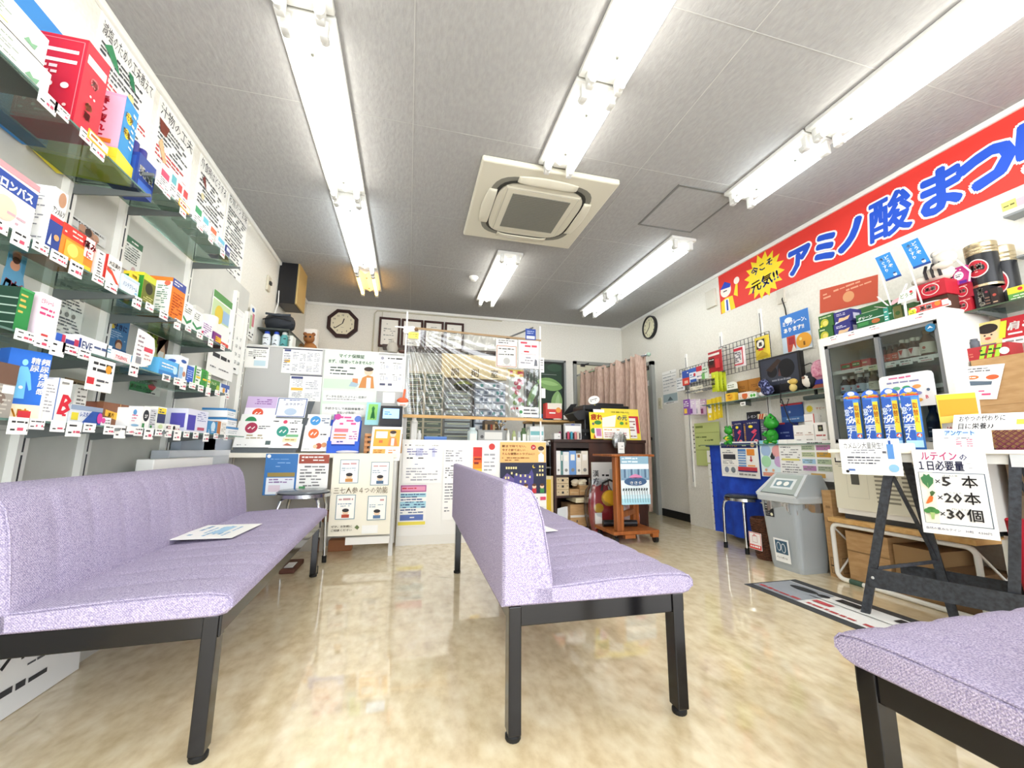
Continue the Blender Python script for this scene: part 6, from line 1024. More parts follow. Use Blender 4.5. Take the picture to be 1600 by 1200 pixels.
pack('pale green pack on the low wire grid', 1096, 1106, 573, 592, 2.87, '#dfeada', [('r', 0, 0, .5, .5, '#7ab86a'), ('l', .2, .4, .9, .9, 2, '#4a7a4a')])
pack('cream pack at the right end of the low wire grid', 1104, 1112, 583, 592, 2.88, '#efe9d8', [('l', .1, .2, .9, .8, 2, '#a89a7a')])
pack('cream card of corn plasters, left one, under the hanging packs', 1078, 1087, 604, 614, 2.90, '#e6e0cc', [('l', .1, .3, .9, .8, 2, '#8a8468')])
pack('cream card of corn plasters, right one, under the hanging packs', 1088, 1097, 602, 613, 2.90, '#e6e0cc', [('l', .1, .3, .9, .8, 2, '#8a8468')])
for k, (p0, p1, c, lb) in enumerate(((1068, 1077, '#8a5aa8', 'purple pack leftmost in the lower rack'), (1076, 1086, '#d9c8dc', 'pale lilac pack second in the lower rack'), (1085, 1093, '#e4dce0', 'white clear pack third in the lower rack'), (1092, 1103, '#c8a8c0', 'mauve pack rightmost in the lower rack'))):
    pack(lb+' below the low grid', p0, p1, 624, 648, 2.85+.0145*k, c, [('l', .1, .5, .9, .9, 3, W), ('r', .1, .08, .6, .4, ('#f0c84a', '#7a4a94', '#b8b4bc', '#8a3a6a')[k])], g='packs in the lower rack')
for k in range(3): pack(['leftmost', 'middle', 'rightmost'][k]+' of three bright yellow packs in the lower rack', 1105+7*k, 1115+6*k, 624-2*k, 657-2*k, 2.84+.0165*k, '#ecd23a', [('r', .15, .35, .7, .75, '#f4f0e0'), ('l', .2, .4, .65, .7, 2, '#6a8aa8'), ('r', .75, 0, 1, 1, '#d8b820'), ('c', .4, .2, .14, '#f6f2e0')], g='yellow packs')
mb = MB(); a = atx(1072, 618, 2.86); b_ = atx(1128, 610, 2.86); mb.tube([(2.86, a.y, 1.395), (2.86, 3.36, 1.395), (2.98, 3.36, 1.395)], .004, '#5a5e62', 6); mb.tube([(2.86, a.y, 1.395), (2.98, a.y, 1.395)], .004, '#5a5e62', 6)
for k in range(9): y = a.y+(3.36-a.y)*k/8; mb.tube([(2.845, y, 1.385), (2.98, y, 1.40)], .0022, '#8a8e92', 5)
tag(mb.build('wire_rack'), 'thin wire hook rack under the low wire grid', 'wire rack')
# green leaf sheet and receipt strips below
rsheet('green_chart', 'pale green chart sheet hanging under the purple packs', 'chart', None, 1087, 1126, 660, 728, 2.965, '#c3cf86', [('l', .05, .84, .7, .96, 1, '#7a8a48'), ('l', .05, .55, .95, .7, 2, '#5f7038'), ('r', 0, .36, 1, .37, '#8a9a50'), ('l', .05, .42, .6, .5, 1, '#7a8a48'), ('r', 0, .76, 1, .77, '#8a9a50')]+[('r', -.06, y, -.01, y+.03, '#3a3c3a') for y in (.3, .4, .5, .6, .7, .8, .9)])
for k in range(6): rsheet('paper_slip', ['topmost', 'second', 'third', 'fourth', 'fifth', 'lowest'][k]+' white paper slip beside the left edge of blue cloth', 'paper slip', 'paper slips by the blue cloth', 1105+2*k, 1117+k*.8, 704+21*k, 723+21*k, 2.86, W, [('l', .3, .4, .9, .7, 1, GY)], .001)
# blue cloth
m_blue = noisemat('blue cloth', '#1c3fae', '#2450c8', 12, rough=.8, bump=.25, bscale=14)
mb = MB()
def cl(u, v): return (2.815+.018*math.sin(u*16+v*2)*(1-v*.8)+.008*math.sin(u*41+3*v)*(1-v), 3.36-u*1.05, .045+v*.79)
mb.grid(cl, 80, 24, m_blue); mb.grid(lambda u, v: (2.815+.14*v, 3.36-u*1.05, .8365), 8, 2, m_blue)
mb.grid(lambda u, v: (2.815+.145*u, 3.36+.006*math.sin(u*20), .05+v*.785), 12, 12, m_blue)
tag(mb.build('blue_cloth'), 'bright blue cloth hanging from the lower shelf of right wall', 'cloth')
mb = MB(); mb.box(2.70, 3.0, 2.3, 3.34, .012, .03, '#8c94aa'); mb.T = Matrix.Identity(4)
CP = 2.79
rsheet('cloth_poster', 'white framed poster with navy heading アミノ酸 on the blue cloth', 'poster', 'posters on the blue cloth', 1127, 1186, 690, 746, CP, W, [('o', 0, 0, 1, 1, '#d9dbe0', .004), ('r', .03, .82, .97, .96, '#2a2f6a'), T('アミノ酸', .2, .86, .07, '#f0a84a', b=.05, fit=.28), ('l', .5, .85, .8, .93, 1, W), ('c', .88, .9, .05, '#f0c8a0', .06), ('r', .08, .5, .42, .64, '#3c3f46'), ('l', .06, .66, .42, .78, 2, '#7a7a84'), ('l', .06, .36, .42, .48, 3, '#8a8a90'), ('o', .05, .08, .45, .32, '#b8bac2', .002), ('c', .16, .2, .06, '#8a94a8'), ('c', .34, .2, .06, '#7a848a'), ('r', .5, .72, .7, .79, '#5a8ac8'), ('r', .73, .62, .92, .79, '#e8903a'), ('p', [(.81, .6), (.84, .6), (.84, .5), (.87, .5), (.825, .44), (.78, .5), (.81, .5)], '#b8323c')]+[('r', .5, .66-.07*k, .7, .70-.07*k, '#6a9ad0') for k in range(6)]+[('r', .74, .32, .92, .36, '#e8a05a'), ('r', .48, .2, .96, .3, '#c83a44'), ('r', .48, .17, .96, .2, '#2a2f6a'), ('l', .5, .05, .95, .14, 1, GY)])
rsheet('cloth_poster', 'pastel poster of coloured circles between the two white posters', 'poster', 'posters on the blue cloth', 1189, 1221, 688, 745, CP-.004, '#dff0f4', [('r', 0, .85, 1, 1, '#8fd0e4'), ('r', .2, .92, .7, .97, '#e0d84a'), ('c', .3, .72, .25, '#a8c4e8'), ('c', .85, .7, .25, '#e8a8a8'), ('c', .28, .42, .24, '#a8dcb0'), ('c', .9, .42, .22, '#c8a8d4'), ('p', [(.5, .55), (.6, .68), (.7, .55), (.75, .62), (.7, .48), (.55, .48)], '#33333a'), ('c', .25, .18, .06, '#f0b890'), ('c', .6, .18, .06, '#f0b890'), ('r', .08, .02, .95, .12, '#eca48c')])
rsheet('cloth_poster', 'white sheet of text with eight pastel blocks by the bin', 'poster', 'posters on the blue cloth', 1219, 1303, 688, 750, CP-.008, '#f7f7f4', [T('これからの季節に', .05, .9, .055, '#2a2c30', fit=.32), ('l', .42, .91, .95, .96, 1, '#3a3c40'), ('l', .04, .08, .42, .86, 12, '#7a7a80', .4), ('r', .05, .48, .4, .53, '#e6dc7a')]+[('r', .46+.27*(k % 2), .75-.17*(k//2), .70+.27*(k % 2), .87-.17*(k//2), ('#b8c4a8', '#b878a8', '#c8d0a8', '#d0a040', '#a8cce4', '#b8c8a8', '#c088b8', '#b8c0a8')[k]) for k in range(8)]+[('l', .48+.27*(k % 2), .77-.17*(k//2), .68+.27*(k % 2), .86-.17*(k//2), 2, '#7a8a78') for k in range(8)]+[('r', .6, .08, .85, .18, '#d0a860')])
# goods on the lower shelf
def frog(lb, px, X, s, body):
    y = yl(px, X, Z1+.05); t = thing('frog_figure', lb, 'figurine', (X, y, Z1), 'green frog figures')
    mb = MB(); mb.ball((X, y, Z1+.05*s), .035*s, body, 1, 1, 1.3); 
    for q in (-1, 1): mb.ball((X-.015*s, y+q*.03*s, Z1+.014*s), .02*s, body, 1.3, .8, .7, 10); mb.tube([(X-.01*s, y+q*.03*s, Z1+.08*s), (X-.03*s, y+q*.038*s, Z1+.06*s), (X-.038*s, y+q*.015*s, Z1+.055*s)], .009*s, body, 8)
    mb.build('body', t)
    mb = MB(); mb.ball((X, y, Z1+.13*s), .042*s, body, .95, 1.1, .85)
    for q in (-1, 1): mb.ball((X-.01*s, y+q*.022*s, Z1+.163*s), .015*s, body, 1, 1, 1, 10); mb.ball((X-.022*s, y+q*.022*s, Z1+.166*s), .006*s, K, 1, 1, 1, 8)
    mb.build('head', t); return t
mg_ = M('#2f9a2f', .25)
t = frog('small green frog figure with a yellow belly left of lemon boxes', 1140, 2.80, .95, mg_); mb = MB(); y = t.location.y; mb.ball((2.775, y, Z1+.052), .024, '#e8cf3a', .7, 1, .8); mb.build('belly_patch', t)
t = frog('larger green frog figure with a pointed head right of lemon boxes', 1207, 2.80, 1.25, mg_); y = t.location.y; mb = MB(); mb.lathe([(.05, 0), (.035, .04), (.008, .07), (0, .075)], mg_, (2.80, y, Z1+.17), 16); mb.build('hood', t)
for k, (p0, p1, lb) in enumerate(((1145, 1161, 'dark navy drink box with lemon print, left of the pair'), (1162, 1187, 'dark navy drink box with lemon print, right of the pair'))):
    rbox('drink_box', lb, 'box', 'dark navy lemon drink boxes', p0, p1, 2.79, Z1, .205, '#23265a', [('l', .06, .05, .16, .85, 12, '#b88a3a', .8), T('レモンサプリ', .3, .84, .07, W, fit=.6), ('c', .5, .72, .14, '#f0d83a', .06), ('p', [(.5, .5), (.75, .62), (.9, .55), (.66, .42)], '#d84a6a'), ('p', [(.45, .16), (.5, .14), (.85, .44), (.78, .46)], '#d8384a'), ('c', .78, .14, .14, '#e8b0b4', .06), ('c', .78, .14, .07, '#d8384a', .03)], [('r', .1, .1, .9, .9, '#1a1c44')], d=.08)
rbox('drink_box', 'grey translucent drink pack beside the navy lemon boxes', 'box', None, 1190, 1200, 2.80, Z1, .2, '#5a5c6a', [('l', .1, .5, .9, .95, 5, '#a8aab4'), ('r', .4, .05, .7, .2, W)], d=.08)
rbox('black_pouch', 'black lettered pouch standing behind the navy lemon boxes', 'pouch', None, 1167, 1184, 2.88, Z1+.205, .075, '#22242a', [T('レモン', .1, .3, .4, '#d8d8e4', sh=.3, fit=.8)], d=.03)
rbox('striped_box', 'cream box with orange stripes behind the navy lemon boxes', 'box', None, 1183, 1195, 2.88, Z1+.205, .05, '#efe0b8', [('p', [(.2, 0), (.4, 0), (.6, 1), (.4, 1)], '#d8502a'), ('p', [(.5, 0), (.7, 0), (.9, 1), (.7, 1)], '#d8502a')], d=.03)
rsheet('blue_poster', 'dark blue poster with a red top edge above the shelf boxes', 'poster', None, 1221, 1256, 630, 660, 2.97, '#33579c', [('r', 0, .9, 1, 1, '#c03a44'), ('r', 0, 0, 1, .3, '#4a78b8'), ('l', .1, .1, .8, .25, 1, '#c8d8ea'), ('c', .4, .55, .05, '#a8c0e0')])
rbox('blue_box', 'dark blue box behind the larger green frog', 'box', None, 1212, 1240, 2.90, Z1, .17, '#27357c', [('r', .0, .92, .6, 1, '#b83a3a'), ('l', .3, .3, .8, .6, 2, '#7a8ac0')], d=.06)
for k, (p0, p1, h, lb) in enumerate(((1241, 1257, .135, 'white carton with a brown band, left of the white row'), (1257, 1273, .135, 'white carton with a brown band, second of the white row'), (1274, 1293, .145, 'white carton with a black square emblem at the white row end'))):
    rbox('white_carton', lb, 'box', 'white cartons on the lower right shelf', p0, p1, 2.79, Z1, h, '#f2f0ec', ([('l', .1, .52, .9, .62, 1, '#7a4a3a'), ('r', .08, .46, .92, .48, '#b87a5a'), ('l', .2, .15, .8, .25, 1, GY)] if k < 2 else [('r', .3, .58, .72, .88, '#2c2c2a'), ('c', .5, .73, .12, '#8a8a6a'), ('l', .1, .3, .9, .45, 1, '#b85a5a'), ('l', .3, .1, .9, .22, 1, '#c88a8a')]), d=.07)
rbox('white_carton', 'white carton resting on top of the white carton row', 'box', 'white cartons on the lower right shelf', 1257, 1273, 2.795, Z1+.136, .075, '#f4f2ee', [('r', .05, .3, .75, .34, '#b87a5a'), ('l', .1, .42, .7, .6, 1, '#7a4a3a'), ('r', .9, 0, 1, 1, '#d05a54')], d=.06)
for k in range(2): rbox('low_white_box', ['left', 'right'][k]+' low white box in front of the dark blue box', 'box', 'low white boxes', 1217+14*k, 1230+13*k, 2.775, Z1, .032, '#f4f4f0', [], d=.05)
rsheet('orange_notice', 'white notice with a yellow burst behind the white cartons', 'notice', None, 1258, 1292, 630, 662, 2.968, '#efede4', [('star', .25, .75, .18, '#e8d23a', 12), T('サビー', .55, .68, .14, '#c8683a', fit=.4), ('c', .7, .35, .05, '#3a3a3a'), ('l', .1, .1, .9, .25, 1, GY)])
# goods on the upper shelf
t = thing('television', 'small black television showing a dark picture on the upper shelf', 'television', (2.86, 2.56, Z2)); 
yA, yB_ = 2.745, 2.372
mb = MB(); mb.box(2.845, 2.89, yB_, yA, 1.245, 1.54, m_black, .006); mb.build('body', t)
mb = MB(); X = 2.844; mb.page((X, yA-.018, 1.305), (0, -1, 0), (0, 0, 1), .337, .218, [('r', 0, 0, 1, 1, emit('tv screen', '#2c303e', .12)), ('c', .32, .5, .14, '#14161d'), ('c', .7, .55, .22, '#101218'), ('p', [(.15, .6), (.5, .95), (.6, .85), (.3, .5)], '#3a2a24'), ('p', [(.48, .3), (.52, .6), (.56, .3)], '#5a3a3a'), ('l', .3, .1, .9, .2, 1, '#8a8e98', .8), ('l', .06, .28, .16, .34, 1, '#6a6e78')], .0008); mb.build('screen', t)
mb = MB(); mb.prism([(2.835, Z2), (2.93, Z2), (2.90, Z2+.02), (2.84, Z2+.02)], m_black, 'y', 2.45, 2.68); mb.box(2.85, 2.87, 2.52, 2.6, Z2+.018, 1.25, m_black); mb.build('stand', t)
mb = MB(); mb.tube([(2.88, 2.38, 1.42), (2.88, 2.32, 1.43), (2.9, 2.27, 1.38), (2.89, 2.24, 1.26)], .004, m_black, 6); mb.tube([(2.78, 2.50, 1.3), (2.775, 2.50, 1.22), (2.775, 2.51, 1.15), (2.775, 2.46, 1.12), (2.78, 2.44, 1.17), (2.775, 2.50, 1.18), (2.79, 2.46, 1.0), (2.8, 2.4, .95)], .004, m_black, 6); tag(mb.build('power_cable'), 'black cable looping below the television shelf', 'cable')
mb = MB(); mb.tube([(2.985, 2.57, 2.06), (2.965, 2.57, 2.03), (2.975, 2.56, 1.95), (2.975, 2.545, 1.7), (2.97, 2.6, 1.55)], .005, m_black, 6); mb.box(2.97, 2.986, 2.55, 2.62, 2.0, 2.12, '#cfcabc'); tag(mb.build('socket_cord'), 'black cord running down from a beige wall socket above television', 'cord')
for k, (p0, p1) in enumerate(((1153, 1170), (1171, 1190))): rbox('amber_pouch', ['left', 'right'][k]+' amber brown pouch standing left of the television', 'pouch', 'amber pouches', p0, p1, 2.88, Z2, .18, '#a8702c', [T('アロエ', .2, .6, .17, '#4a2c10', fit=.5), ('l', .1, .3, .9, .5, 2, '#5a3814'), ('r', 0, 0, 1, .06, '#8a5a20')], d=.05)
rbox('round_top_card', 'white round topped card with a green photo on upper shelf', 'card', None, 1137, 1152, 2.852, Z2, .115, '#4a5a3c', [('r', 0, 0, 1, .5, '#5f7a48'), ('r', 0, .5, 1, 1, '#39453a')], d=.02)
mb = MB(); y1, y0 = yl(1136, 2.848, 1.36), yl(1152, 2.848, 1.36); n = 14; mb.prism([(y1, 1.335)]+[((y0+y1)/2+(y1-y0)/2*math.cos(PI*k/n), 1.37+.035*math.sin(PI*k/n)) for k in range(n+1)]+[(y0, 1.335)], '#eef0e6', 'x', 2.846, 2.85); mb.page((2.845, y1, 1.335), (0, -1, 0), (0, 0, 1), y1-y0, .06, [('l', .1, .2, .9, .8, 2, '#6a7a4a')]); tag(mb.build('header_card'), 'white arched header card above the green photo card', 'card')
rbox('yellow_packet', 'yellow packet with a smiling mark on the upper shelf front', 'packet', None, 1134, 1148, 2.80, Z2, .075, '#f0c23a', [('c', .5, .5, .3, '#e8a82a'), ('l', .2, .6, .9, .85, 1, '#5a4010'), ('p', [(.25, .45), (.5, .3), (.75, .45), (.5, .38)], '#5a4010')], d=.04)
rbox('candy_packet', 'white and orange candy packets in a basket on upper shelf', 'packet', None, 1154, 1174, 2.80, Z2, .06, '#efe4d6', [('c', .5, .5, .22, '#d8683a'), ('l', .1, .1, .9, .4, 2, '#c8884a'), ('r', 0, .8, 1, 1, '#f2e6dc')], d=.06)
rbox('leaf_packet', 'green and white small packet at the front of upper shelf', 'packet', None, 1171, 1182, 2.795, Z2, .042, '#eaf2e4', [('c', .3, .5, .18, '#4aa83a'), ('c', .7, .5, .18, '#4aa83a')], d=.03)
def blob(name, lb, cat, px, X, z, parts_):
    y = yl(px, X, z+.05); t = thing(name, lb, cat, (X, y, z))
    for pn, lst_ in parts_:
        mb = MB()
        for dx, dy, dz, r, c, *s in lst_: mb.ball((X+dx, y+dy, z+dz), r, c, *(s or (1, 1, 1)))
        mb.build(pn, t)
    return t
m_dot = noisemat('spotted navy fabric', '#24284a', '#8a90c0', 60, rough=.9, lo=.5, hi=.62)
blob('elephant_plush', 'navy and white spotted plush in front of the television', 'plush toy', 1199, 2.795, Z2, [('body', [(0, 0, .045, .045, m_dot, 1, 1.1, 1), (0, .05, .02, .022, '#e8e8ec', 1, 1.5, .9)]), ('head', [(-.01, .02, .095, .04, m_dot), (-.03, .035, .08, .012, '#e0d8d8')])])
blob('cat_figure', 'small cream figure on the edge of the television shelf', 'figurine', 1239, 2.785, Z2, [('body', [(0, 0, .03, .026, '#d9c27a', 1, 1, 1.15)]), ('head', [(0, -.004, .075, .026, '#d0b05a', 1, 1.2, .9), (-.01, .02, .078, .012, '#efe4c0')])])
blob('penguin_plush', 'black and white penguin plush right of the television', 'plush toy', 1268, 2.84, Z2+.012, [('body', [(0, 0, .06, .05, '#1a1b20', 1, 1.1, 1.25), (-.022, .008, .055, .042, '#eee9df', .8, .95, 1.15)]), ('beak', [(-.058, .012, .078, .011, '#8a6a5a')])])
mb = MB(); y = yl(1281, 2.86, 1.35); mb.lathe([(.03, 0), (.055, .03), (.05, .1), (.035, .135), (.01, .15)], noisemat('pink balls', '#c8708c', '#e8b4c4', 50, .5), (2.86, y, 1.285), 18); mb.box(2.82, 2.9, y-.045, y+.045, 1.255, 1.286, '#3a3a9a'); mb.box(2.825, 2.895, y-.04, y+.04, Z2, 1.255, '#a85a48'); tag(mb.build('pink_bundle'), 'pink bundle on blue and brown boxes beside the fridge', 'bundle')
mb = MB(); y = yl(1275, 2.82, 1.20); mb.box(2.80, 2.84, y-.11, y+.09, 1.15, 1.18, '#3a4644', .006); mb.tube([(2.82, y-.09, 1.15), (2.82, y-.09, 1.10)], .003, m_black, 5); mb.tube([(2.82, y-.07, 1.15), (2.82, y-.07, 1.11)], .003, m_black, 5); mb.bar((2.82, y, 1.18), (2.82, y, 1.216), .02, .01, m_black, (0, 1, 0)); tag(mb.build('shelf_device'), 'dark box clipped under the television shelf near the fridge', 'device')
rsheet('shelf_tag', 'small white tag on the edge of the television shelf', 'tag', None, 1157, 1165, 628, 634, 2.788, W, [('r', .2, .3, .8, .7, GY)])
rsheet('drink_poster', 'blue poster with a red drink can and yellow face above television', 'poster', None, 1221, 1267, 487, 549, 2.968, '#cfe0ee', [('r', 0, .42, 1, 1, '#3f7fd0'), ('c', .3, .85, .14, '#e6f0f6', .07), T('ミラクレーン、', .08, .72, .13, W, b=.04, fit=.84), T('あります!!', .1, .54, .13, W, b=.04, fit=.72), ('r', .18, .02, .48, .42, '#c8503c'), ('r', .24, .2, .44, .38, '#a83038'), ('p', [(.3, 0), (.5, .02), (.4, .2)], '#efe6dc'), ('c', .76, .22, .26, '#eca83a', .2), ('c', .66, .28, .05, '#f6e08a', .04), ('r', .74, .1, .8, .2, '#8a5a1a'), ('r', .5, 0, 1, .04, '#e8ecec')])
for i, (p, zb_, zt_, lb) in enumerate(((1071, 1.66, 1.85, 'narrow pale upright above the left end of low wire grid'), (1125, 1.72, 1.95, 'narrow pale upright above the dark red bag'), (1186, 1.75, 2.03, 'narrow pale upright above the yellow bag'))):
    y = yl(p, 2.975, zt_); mb = MB(); mb.box(2.972, 2.986, y-.015, y+.015, .4, zt_, m_white); mb.box(2.9705, 2.973, y-.003, y+.003, .45, zt_-.04, '#4a4c50'); tag(mb.build('wall_upright'), lb, 'shelf upright', 'uprights on the right wall')
# ================================================================== showcase fridge and its goods
FX, FY0, FY1, FZ0, FZ1 = 2.62, 1.385, 2.04, .405, 1.515
t = thing('showcase_fridge', 'white showcase fridge with sliding glass doors full of drinks', 'fridge', (2.8, 1.71, FZ0))
m_fr = M('#eeede7', .35)
mb = MB()
for a in ((FX, 2.96, FY0, FY0+.03, FZ0, FZ1-.055), (FX, 2.96, FY1-.03, FY1, FZ0, FZ1-.055), (FX-.001, 2.961, FY0-.001, FY1+.001, FZ1-.055, FZ1), (2.93, 2.96, FY0+.03, FY1-.03, FZ0, FZ1-.055), (FX+.001, 2.93, FY0+.03, FY1-.03, .79, .83)): mb.box(*a, m_fr)
mb.box(2.925, 2.932, FY0+.03, FY1-.03, .83, FZ1-.055, '#c9c7c2'); mb.build('cabinet', t)
mb = MB(); mb.box(FX+.002, 2.93, FY0+.03, FY1-.03, FZ0, .79, m_fr)
carton(mb, (FX-.006, FX+.004, FY0, FY1, FZ0+.03, .79), '#e3dfcb', {'-x': [('r', .03, .78, .1, .86, K), ('l', .03, .7, .09, .77, 2, GY), ('o', .12, .2, .30, .8, '#c9c5b2', .002), ('r', .13, .62, .3, .64, '#8a8678'), ('r', .16, .42, .23, .6, '#55534c')]+[('r', .36+.21*c, .16+.066*k, .54+.21*c, .19+.066*k, '#8f8b7a') for c in range(3) for k in range(10)]}); mb.build('compressor_panel', t)
mb = MB(); mb.box(FX+.01, 2.9, FY0+.03, FY1-.03, FZ0-.03, FZ0, '#3a3b3c'); mb.build('base_pan', t)
m_al = M('#8e9092', .3, .6)
for k, (a, b_, X) in enumerate(((1.695, 2.008, FX+.004), (1.418, 1.715, FX+.016))):
    mb = MB()
    for q in ((a, a+.022, .835, 1.458), (b_-.022, b_, .835, 1.458), (a, b_, .835, .855), (a, b_, 1.44, 1.458)): mb.box(X, X+.012, *q, m_al)
    o = mb.build('sliding_door', t); mb = MB(); mb.box(X+.005, X+.007, a+.022, b_-.022, .855, 1.44, glassmat('door glass', '#e6ebe9', .02) if k == 0 else _DG); g_ = mb.build('door_glass', o)
    _DG = g_.data.materials[0]
mb = MB(); y = yl(1450, FX, 1.44); mb.lathe([(0, 0), (.022, 0), (.022, .002), (0, .002)], '#2a7aa8', (FX+.014, y, 1.425), 20, (-1, 0, 0)); mb.page((FX+.0115, y+.016, 1.413), (0, -1, 0), (0, 0, 1), .032, .024, [('p', [(.1, .3), (.5, .9), (.9, .3), (.5, .5)], W)]); mb.build('round_sticker', t)
SH = []
for z in (1.285, 1.128):
    mb = MB(); mb.box(2.66, 2.925, FY0+.03, FY1-.03, z-.008, z, '#d9d9d4'); mb.box(2.655, 2.66, FY0+.03, FY1-.03, z-.018, z+.004, '#f0f0ec'); mb.build('fridge_shelf', t)
FG = 'drink bottles in the fridge'
def bottle(lb, px, X, z, r, h, c, lab, cap='#d9d6c8', g=FG):
    y = yl(px, X, z+h*.4); t = thing('drink_bottle', lb, 'bottle', (X, y, z), g)
    mb = MB(); mb.lathe([(0, z), (r, z), (r, z+h*.62), (r*.5, z+h*.78), (r*.42, z+h*.86)], M(c, .15), (X, y, 0), 16); mb.build('glass_body', t)
    mb = MB(); mb.lathe([(r*1.02, z+h*.12), (r*1.02, z+h*.52)], lab[0], (X, y, 0), 16); mb.page((X-r*1.03, y+r*.6, z+h*.14), (0, -1, 0), (0, 0, 1), r*1.2, h*.36, lab[1]); mb.build('label', t)
    mb = MB(); mb.lathe([(r*.5, z+h*.84), (r*.52, z+h*.97), (r*.4, z+h)], cap, (X, y, 0), 14); mb.build('cap', t)
red = ('#efe6e0', [('p', [(.1, .95), (.9, .95), (.5, .2)], '#b8302c')])
for k, (px, c) in enumerate(((1383, '#5a2a1c'), (1392, '#4a2418'), (1402, '#4a2418'))): bottle(['leftmost', 'second', 'third'][k]+' brown vitamin bottle with red cap on upper fridge shelf', px, 2.70, 1.286, .022, .105, c, ('#c8503a', [('l', .1, .2, .9, .8, 2, '#f0d8c8')]), '#2a1c18')
for k, px in enumerate((1412, 1420, 1428, 1437)): bottle(['leftmost', 'second', 'third', 'rightmost'][k]+' of four brown bottles with red heart labels in fridge', px, 2.69+.02*(k % 2), 1.286, .023, .12, '#4a2a1c', red, '#e3ded0')
bottle('tall brown bottle with a pale label at the right of upper shelf', 1450, 2.70, 1.286, .032, .15, '#5a3a22', ('#e6e0cc', [('c', .5, .5, .2, '#b8503a'), ('l', .2, .1, .8, .3, 1, GY)]), '#8a6a3a')
bl = ('#c9d6e6', [('c', .5, .6, .25, '#b8303a'), ('r', 0, 0, 1, .25, '#5a86b8'), ('l', .2, .3, .8, .45, 1, W)])
for k, px in enumerate((1322, 1334, 1346, 1357)): bottle(['leftmost', 'second', 'third', 'rightmost'][k]+' of four dark bottles with blue labels in fridge', px, 2.69+.03*(k % 2), 1.129, .026, .125, '#241c20', bl, '#e6e4de')
bottle('brown bottle with a cream label right of the blue label bottles', 1367, 2.70, 1.129, .028, .13, '#4a3018', ('#e0d9bc', [('l', .15, .2, .85, .8, 3, '#7a6a4a')]), '#8a7a4a')
bottle('dark green bottle standing low in the right half of fridge', 1461, 2.70, .832, .03, .2, '#1f2a24', ('#2a2f3a', [('l', .2, .2, .8, .8, 2, '#9aa0b0')]), '#2a2a2c')
for k, (p0, p1) in enumerate(((1314, 1330), (1331, 1345), (1346, 1361))):
    rbox('gel_pack', ['left', 'middle', 'right'][k]+' red and green drink carton on the upper left fridge shelf', 'packet', 'red drink cartons in the fridge', p0, p1, 2.69, 1.286, .055-.006*(k == 0), '#c23a3a', [('r', .1, .4, .9, .8, '#3f8a4a' if k < 2 else '#d85a5a'), ('l', .15, .45, .85, .75, 1, '#e8e0b8'), ('l', .1, .1, .9, .3, 1, '#f0c8c0')], d=.06)
for i, (p0, p1, z, lb) in enumerate(((1335, 1350, 1.285, 'price card under the red drink cartons in the fridge'), (1357, 1371, 1.285, 'yellow tinted price card by the fridge door divider'), (1383, 1400, 1.285, 'price card under the brown vitamin bottles'), (1405, 1426, 1.285, 'price card under the red heart label bottles'), (1434, 1459, 1.285, 'wide price card under the tall brown bottle'), (1313, 1323, 1.125, 'small price card under the blue label bottles'))):
    rbox('price_card', lb, 'price tag', 'price cards in the fridge', p0, p1, 2.652, z-.03, .03, W if i != 1 else '#e9ecc0', [('l', .1, .5, .9, .9, 1, K), ('l', .2, .1, .9, .4, 1, '#c85a6a')], d=.002)
# goods on top of the fridge
TZP = FZ1
GT = 'boxed drinks on top of the fridge'
def fb(lb, p0, p1, z, h, base, front, X=2.66, d=.09, side=(), name='tea_box', cat='box', rot=0): return rbox(name, lb, cat, GT, p0, p1, X, z, h, base, front, side, d, rot)
for k in range(2): fb(('lower', 'upper')[k]+' green box with a yellow cup print at the left end of fridge top', 1280, 1302, TZP+.083*k, .082, '#3a6a34', [('c', .4, .35, .28, '#b8b83a'), ('c', .45, .3, .18, '#e0cf6a'), ('c', .15, .12, .08, '#e8e03a'), ('l', .1, .7, .9, .9, 1, '#c8d8a8')], side=[('r', 0, 0, 1, 1, '#2f5a2c')])
for k in range(2): fb(('lower', 'upper')[k]+' indigo coffee box with white print in the purple stack', 1304, 1330, TZP+.078*k, .077, '#35347a', [('p', [(.2, .1), (.8, .2), (.95, .5), (.6, .4), (.3, .45)], '#d8b890'), ('l', .15, .6, .9, .85, 2, '#e6e4f2'), ('p', [(0, 0), (.3, .1), (.1, .2)], '#c9d4ea')], side=[('r', .2, .2, .8, .7, '#c8c8dc')])
fb('wide dark green juice box with a pale stripe in front', 1339, 1394, TZP, .095, '#24603a', [('r', 0, .5, 1, .56, '#cfe6e0'), T('グリーン', .06, .62, .2, W, b=.03, fit=.42), ('r', .05, .2, .35, .42, '#3f8a4a'), ('l', .07, .24, .33, .4, 1, '#e8e09a'), ('c', .56, .32, .12, '#b8683a', .14), ('r', .8, .1, .93, .95, '#3f9a8a'), ('l', .82, .15, .9, .9, 5, W)], X=2.65, d=.08)
fb('large plain green carton lying behind the purple stack', 1330, 1392, TZP+.001, .19, '#3c6e38', [('l', .3, .55, .9, .8, 1, '#d8e4c0', .8), T('アサイ', .1, .38, .2, '#b8d0a0')], X=2.83, d=.11)
mb = MB(); a, b_, c, d = (atx(*q, 2.98) for q in ((1281, 453), (1371, 429), (1371, 470), (1281, 490))); mb.prism([(q.y, q.z) for q in (d, c, b_, a)], '#c8563c', 'x', 2.98, 2.985); mb.page((2.979, a.y, d.z), (0, -1, 0), (0, 0, 1), a.y-b_.y, a.z-d.z, [('l', .05, .5, .95, .8, 2, '#e8a88a'), ('c', .5, .3, .1, '#e0a070')]); tag(mb.build('paper_banner'), 'orange red paper banner behind the green boxes on fridge top', 'banner')
